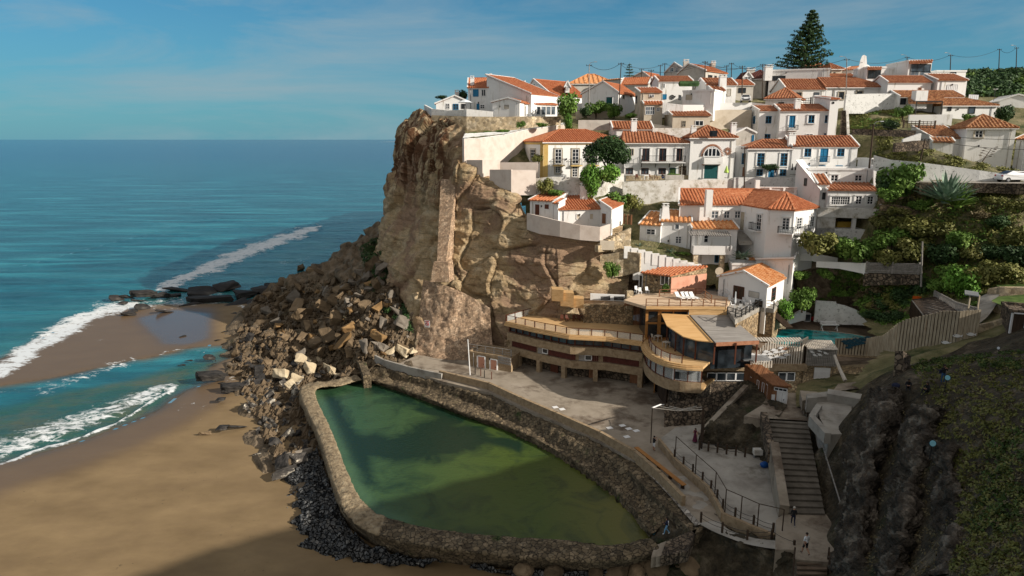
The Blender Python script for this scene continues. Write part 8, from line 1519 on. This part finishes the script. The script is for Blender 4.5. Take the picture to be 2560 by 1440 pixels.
def disc(label,px,py,Y_,R_,mat='sign_blue',n2=(-.15,-1,.25)):
 r=thing('round_sign',label,'sign',tuple(P(px,py,Y_)));nn=Vector(n2).normalized();a=nn.cross(up).normalized();b=a.cross(nn);ring=lambda k,o:[nn*o+(a*cos(2*pi*i/20)+b*sin(2*pi*i/20))*k for i in range(20)]
 MB().prism(ring(R_,0),ring(R_,.05)).build('frame','rubber',r,world=False);MB().prism(ring(R_*.78,.05),ring(R_*.78,.08)).build('face',mat,r,world=False);MB().bar(-nn*.05-up*.1,-nn*.1-up*1.2,.06,.06).build('post','iron',r,world=False)
disc('pale blue disc sign beside the standing woman',2368,944,52.5,.26);disc('pale blue disc sign low on the dark slope',2331,1108,43.6,.26);disc('small white disc sign at the far path',2497,870,60,.16,'cloth_white',(-.9,-.6,.1))
dr=thing('driftwood_beam','bleached log leaning on the stucco wall by the kiosk','log',tuple(P(2112,950,78)));MB().tube([P(2086,888,81.5),P(2098,920,80),P(2113,952,78.4)],[.16,.2,.24],7).build('log','slat_pale',dr)
def ropefence(label,pts,z,n,hs=1.0,mat='wood_dark',tall=0,name='rope_fence',two=True):
 r=thing(name,label,'fence',tuple(lv(pts[0],z)));pr=None
 for i in range(n+1):
  p,d=along(pts,i/n);p=lv(p,z if not callable(z)else z(i/n));MB().box(p,.16,.16,hs).build('post',mat,r)
  if pr is not None:
   m=MB()
   for f in((.85,.45)if two else(.9,)):m.tube([pr.lerp(p,t/4)+up*(hs*f-.12*4*(t/4)*(1-t/4))for t in range(5)],.025,4)
   m.build('rope','iron',r)
  pr=p
ropefence('black bollard rope fence along the kerb of the upper terrace',[G(x,y,5.2)for x,y in((1686,1146),(1771,1216),(1800,1260),(1812,1284),(1875,1311),(1932,1334))],5.2,9)
ropefence('sagging rope fence on the seaward side of the path',[G(x,y,4.9)for x,y in((1752,1306),(1818,1338),(1878,1354),(1935,1350),(1984,1378))],4.9,4,1.0,two=True);ropefence('thin dark fence before the grotto stream',[G(x,y,5.2)for x,y in((1748,1124),(1860,1142),(1862,1142))],5.2,5,1.1)
tf=thing('branch_railing','tall rustic branch railing running along the upper terrace','railing',tuple(G(1690,1150,5.2)));tp=[G(x,y,5.2)for x,y in((1688,1142),(1738,1190),(1787,1236),(1812,1282),(1851,1300),(1893,1320),(1955,1335))]
tt=[];
for p in tp:MB().tube([p,p+up*2.3],[.06,.05],5).build('post','wood_dark',tf);tt.append(p+up*(2.3))
m=MB();[m.tube([a,b],.04,5)for a,b in zip(tt[:-1],tt[1:])];m.build('top_branch','wood_dark',tf)
bf=thing('branch_pergola','bleached branch pergola frame at the plaza edge','pergola',tuple(G(1627,1105,4.5)));p0_=G(1627,1107,4.5);p1_=G(1752,1118,5.2);tpz=p0_+up*4.2;q1=p1_+up*4.4;q2=P(1668,1012,80)
MB().tube([p0_,tpz],.06,5).build('post','wood_dark',bf);MB().tube([p1_,p1_+up*4.6],.12,5).build('post','wood_dark',bf);MB().tube([tpz,tpz.lerp(q2,.5)+up*.2,q2],[.09,.08,.05],6).build('beam','white_paint',bf);MB().tube([p1_+Vector((0,-.3,0)),p1_+Vector((.1,-.3,3.0))],.1,5).build('post','wood_dark',bf)
for f in(0,.45,.85):a=tpz.lerp(q2,f);MB().tube([a,a.lerp(q1,.5)-up*.25,q1.lerp(q2+Vector((4,0,0)),f)],.045,5).build('beam','slat_pale',bf)
fp_=thing('flagpole','slim white pole standing at the cliff end of the plaza','pole',tuple(G(1175,938,4.5)));MB().tube([G(1175,938,4.5),G(1175,938,4.5)+Vector((-.25,0,5.4))],[.09,.06],8).build('shaft','white_paint',fp_)
for i,x in enumerate((1188,1202,1211,1229)):p=G(x,936+i*4,4.5);prop(MB().box(p,.12,.12,1.1).build('post','frame_brown' if i%2 else 'iron'),'thin short post standing on the plaza near the flagpole','post','short posts near the flagpole')
h=House('service_building','low stucco service block with two pale doors beside the masonry','building',(1172,877,98.5),(1278,893,95.5),935,roof='plaster',kind='flat',dep=4,wall='stucco',foot=1);h.door('f',1196,892,1212,930,'plaster_pink');h.door('f',1227,900,1242,936,'plaster_pink')
railing('railing','weathered timber railing on top of the service block',[h.c[0]+Vector((0,.3,0)),h.c[1]+Vector((0,.3,0))],h.z,1.0,5,'grey_wood',False)
r=thing('balcony','grey timber balcony box at the service block corner','balcony',tuple(h.c[1]));a=P(1245,892,96);b=P(1277,898,94.8);m=MB();[m.bar(a-up*k,lv(b,a.z)-up*k,.1,.28)for k in(0,.4,.8)];m.build('boards','grey_wood',r)
def person(label,loc,rz,joints=None,mats=None,hgt=1.75,hair='hair',long_=False,hat=None,bag=None,skirt=None):
 m={'shirt':'cloth_black','legs':'denim','arms':'cloth_black','fore':'skin','shin':'denim','shoe':'rubber'};m.update(mats or{})
 J={'pel':(0,0,.95,.125),'wst':(0,0,1.08,.115),'che':(0,0,1.30,.14),'nek':(0,.01,1.47,.055),'hd0':(0,.02,1.56,.075),'hd1':(0,.03,1.66,.095),
   'sl':(-.17,0,1.41,.065),'el':(-.23,0,1.14,.045),'wl':(-.25,.06,.90,.032),'hl':(-.25,.08,.82,.036),'sr':(.17,0,1.41,.065),'er':(.23,0,1.14,.045),'wr':(.25,.06,.90,.032),'hr':(.25,.08,.82,.036),
   'tl':(-.10,0,.88,.09),'kl':(-.11,.02,.50,.062),'al':(-.11,0,.09,.042),'fl':(-.12,.15,.04,.038),'tr':(.10,0,.88,.09),'kr':(.11,.02,.50,.062),'ar':(.11,0,.09,.042),'fr':(.12,.15,.04,.038)}
 for k,v in(joints or{}).items():J[k]=(*v,J[k][3])if len(v)==3 else v
 E=[('pel','wst','shirt'),('wst','che','shirt'),('che','nek','shirt'),('nek','hd0','skin'),('hd0','hd1','skin'),('che','sl','shirt'),('sl','el','arms'),('el','wl','fore'),('wl','hl','skin'),('che','sr','shirt'),('sr','er','arms'),('er','wr','fore'),('wr','hr','skin'),
   ('pel','tl','legs'),('tl','kl','legs'),('kl','al','shin'),('al','fl','shoe'),('pel','tr','legs'),('tr','kr','legs'),('kr','ar','shin'),('ar','fr','shoe')]
 ks_=list(J);k=hgt/1.76;me=bpy.data.meshes.new('body');me.from_pydata([tuple(c*k for c in J[q][:3])for q in ks_],[(ks_.index(a),ks_.index(b))for a,b,_ in E],[])
 o=bpy.data.objects.new('body',me);COL.objects.link(o);sk=o.modifiers.new('s','SKIN');sk.use_smooth_shade=True;ss=o.modifiers.new('u','SUBSURF');ss.levels=1;ss.render_levels=1
 for i,q in enumerate(ks_):me.skin_vertices[0].data[i].radius=(J[q][3]*k*1.05,)*2;me.skin_vertices[0].data[i].use_root=(q=='pel')
 dg=bpy.context.evaluated_depsgraph_get();nm_=bpy.data.meshes.new_from_object(o.evaluated_get(dg));bpy.data.objects.remove(o)
 names=['skin','shirt','arms','fore','legs','shin','shoe'];mm={'skin':'skin',**m};segs=[(Vector(J[a][:3])*k,Vector(J[b][:3])*k,c)for a,b,c in E]
 vs=[tuple(v.co)for v in nm_.vertices];fs=[tuple(f.vertices)for f in nm_.polygons];mi=[]
 for f in nm_.polygons:
  c=f.center;best=min(segs,key=lambda s:(c-(s[0]+(s[1]-s[0])*max(0,min(1,(c-s[0]).dot(s[1]-s[0])/(s[1]-s[0]).length_squared)))).length);mi.append(names.index(best[2]))
 B=MB();B.v=vs;B.f=fs;B.m=mi
 for s,w_,h_ in((-1,'wl','hl'),(1,'wr','hr')):
  a=Vector(J[w_][:3])*k;b=Vector(J[h_][:3])*k;d=(b-a).normalized();sd2=d.cross(Vector((s,.3,.1))).normalized()
  for i in range(4):q=b+sd2*(.024*(i-1.5))*k;L_=(.062,.072,.068,.052)[i]*k;B.tube([q,q+d*L_*.55,q+d*L_+Vector((-s*.012,.01,0))],[.009,.008,.006],5,0)
  q=a.lerp(b,.5);B.tube([q,q-sd2*.035+d*.02,q-sd2*.045+d*.05],[.010,.009,.007],5,0)
 hd=Vector(J['hd1'][:3])*k;B.tube([hd+Vector((0,.085,.0)),hd+Vector((0,.115,-.025))],[.012,.016],5,0)
 for s in(-1,1):B.lathe(hd+Vector((s*.095,.0,-.03)),[(.008,0),(.018,.02),(.008,.045)],5,0)
 root=thing('person',label,'person',tuple(loc),rz=rz);B.build('body',[mm[n]for n in names],root,smooth=True,world=False)
 hm=MB();hm.lathe(hd+Vector((0,-.018,-.02)),[(.075,-.05),(.112,.0),(.108,.06),(.07,.11),(.01,.125)],10)
 if long_:hm.lathe(hd+Vector((0,-.055,-.28)),[(.05,0),(.10,.08),(.10,.26)],8)
 hm.build('hair',hair,root,smooth=True,world=False)
 if skirt:MB().lathe(Vector(J['pel'][:3])*k,[(.30*k,-.78*k),(.22*k,-.4*k),(.15*k,.08*k)],12).build('skirt',skirt,root,world=False)
 if bag:MB().box((.2,-.1,.85),.28,.12,.3).build('bag',bag,root,world=False)
 return root
walk={'kl':(-.10,.16,.52),'al':(-.10,.22,.10),'fl':(-.10,.37,.06),'kr':(.10,.02,.50),'ar':(.11,-.28,.16),'fr':(.11,-.18,.05),'wl':(-.22,-.12,.92),'hl':(-.22,-.16,.85),'wr':(.24,.18,.94),'hr':(.24,.23,.88)}
phone={'el':(-.24,.10,1.20),'wl':(-.08,.30,1.46),'hl':(-.05,.33,1.52),'er':(.24,.10,1.20),'wr':(.08,.30,1.46),'hr':(.05,.33,1.52)}
low={'pel':(0,0,.16),'wst':(0,.0,.30),'che':(0,.05,.52),'nek':(0,.10,.70),'hd0':(0,.14,.79),'hd1':(0,.16,.89),'sl':(-.17,.05,.64),'sr':(.17,.05,.64),'el':(-.24,.20,.42),'er':(.24,.20,.42),'wl':(-.12,.38,.44),'wr':(.12,.38,.44),'hl':(-.05,.42,.44),'hr':(.05,.42,.44),'tl':(-.1,.05,.15),'tr':(.1,.05,.15),'kl':(-.14,.42,.42),'kr':(.14,.42,.42),'al':(-.12,.62,.08),'ar':(.12,.62,.08),'fl':(-.12,.77,.04),'fr':(.12,.77,.04)}
person('man in pale blue tee shirt and black shorts walking across the near landing',G(2013,1386,5.5),radians(20),walk,{'shirt':'cloth_white','arms':'cloth_white','legs':'cloth_black','shin':'skin'},1.95)
person('person in black jacket and dark jeans walking to the main staircase foot',G(1982,1314,5.5),radians(-15),walk,{'fore':'cloth_black','legs':'cloth_navy','shin':'cloth_navy','shoe':'cloth_white'},1.8,'plaster_grey')
person('person in navy coat and light blue jeans on the pool steps looking at a phone',G(1666,1336,3.95),radians(80),{**walk,'wl':(-.1,.3,1.2),'hl':(-.08,.36,1.22),'el':(-.22,.05,1.12)},{'shirt':'cloth_navy','arms':'cloth_navy','fore':'cloth_navy','legs':'denim_light','shin':'denim_light','shoe':'cloth_white'},1.7,bag='cloth_white',long_=True)
person('man in black top and white shorts on the plaza holding up a phone',G(1634,1127,4.5),radians(-70),phone,{'legs':'cloth_white','shin':'skin'},1.78)
person('woman in a long plum dress beside the branch pergola',G(1737,1106,5.15),radians(150),{'wr':(.1,.28,1.3),'hr':(.08,.32,1.36)},{'shirt':'cloth_plum','arms':'skin','legs':'cloth_plum','shin':'skin'},1.7,long_=True,skirt='cloth_plum')
def gp(px,py):h=drop(terr_bvh,px,py);return h if h else P(px,py,54)
person('woman in black jacket and jeans photographing from the near slope',gp(2356,958),radians(175),phone,{'fore':'cloth_black'},1.68,long_=True,bag='cloth_navy')
person('person in black crouched on the slope edge nearer the stone pier',gp(2270,972),radians(150),low,{'legs':'cloth_black','shin':'cloth_black','fore':'cloth_black'},1.7,long_=True)
person('person in black sitting on the slope edge beside the photographing woman',gp(2318,982),radians(120),low,{'legs':'cloth_black','shin':'cloth_black','fore':'cloth_black'},1.8,long_=True)
person('person in dark clothes sitting on the balcony house terrace',P(1656,447,118.5),radians(180),low,{'fore':'cloth_black'},1.75);person('person in black standing at the blue door',P(1938,443,119.3),radians(180),{},{'fore':'skin'},1.75)
m=MB().lathe(gp(2240,968),[(.3,0),(.4,.15),(.3,.3),(.05,.4)],8);prop(m.build('backpack','cloth_navy'),'dark backpack lying on the slope edge','bag')
for i,x in enumerate((1592,1612,1628,1640)):(chair if i!=1 else table)('terrace seat outside the balcony house number %s'%'abcd'[i]if 0 else['rusty chair by the flower pots outside the balcony house','small white table outside the balcony house','rusty chair nearest the seated person on the terrace','folding chair behind the small white table'][i],P(x,449,118.5),.5*i,mat=['frame_brown','white_paint','frame_brown','frame_brown'][i])
gr=thing('planter','grey concrete box planter on the balcony house terrace','planter',tuple(P(1685,449,118.6)));MB().box((0,0,0),3.2,.8,.8).build('box','plaster_grey',gr,world=False);o=bpy.data.objects.new('plants',PROTO['g2']);COL.objects.link(o);o.parent=gr;o.location=(0,0,.6);o.scale=(1.3,.4,.5)
hb=thing('hanging_laundry','white laundry hanging beside the long low house','laundry',tuple(P(2428,238,146)));m=MB();a=P(2425,235,146);b=P(2445,236,146);[m.box(a.lerp(b,i/4)-up*1.0,.35,.04,.9)for i in range(5)];m.build('cloths','cloth_white',hb);MB().tube([a,b],.02,4).build('line','iron',hb)
ds=thing('satellite_dish','white dish on a pole by the scrub hill house','dish',tuple(P(2486,240,152)));MB().lathe((0,0,1.2),[(.02,0),(.35,.12),(.5,.3)],10).build('dish','white_paint',ds,world=False);MB().tube([(0,0,-1),(0,0,1.25)],.05,5).build('mast','iron',ds,world=False)
wm=thing('wall_disc','round straw disc hanging on the white wall by the hut','ornament',tuple(P(1798,678,99)));p=P(1798,678,99.5);MB().prism([p+Vector((cos(a)*.6,-.05,sin(a)*.6))for a in[2*pi*i/14 for i in range(14)]],[p+Vector((cos(a)*.6,.05,sin(a)*.6))for a in[2*pi*i/14 for i in range(14)]]).build('disc','plaster_beige',wm)
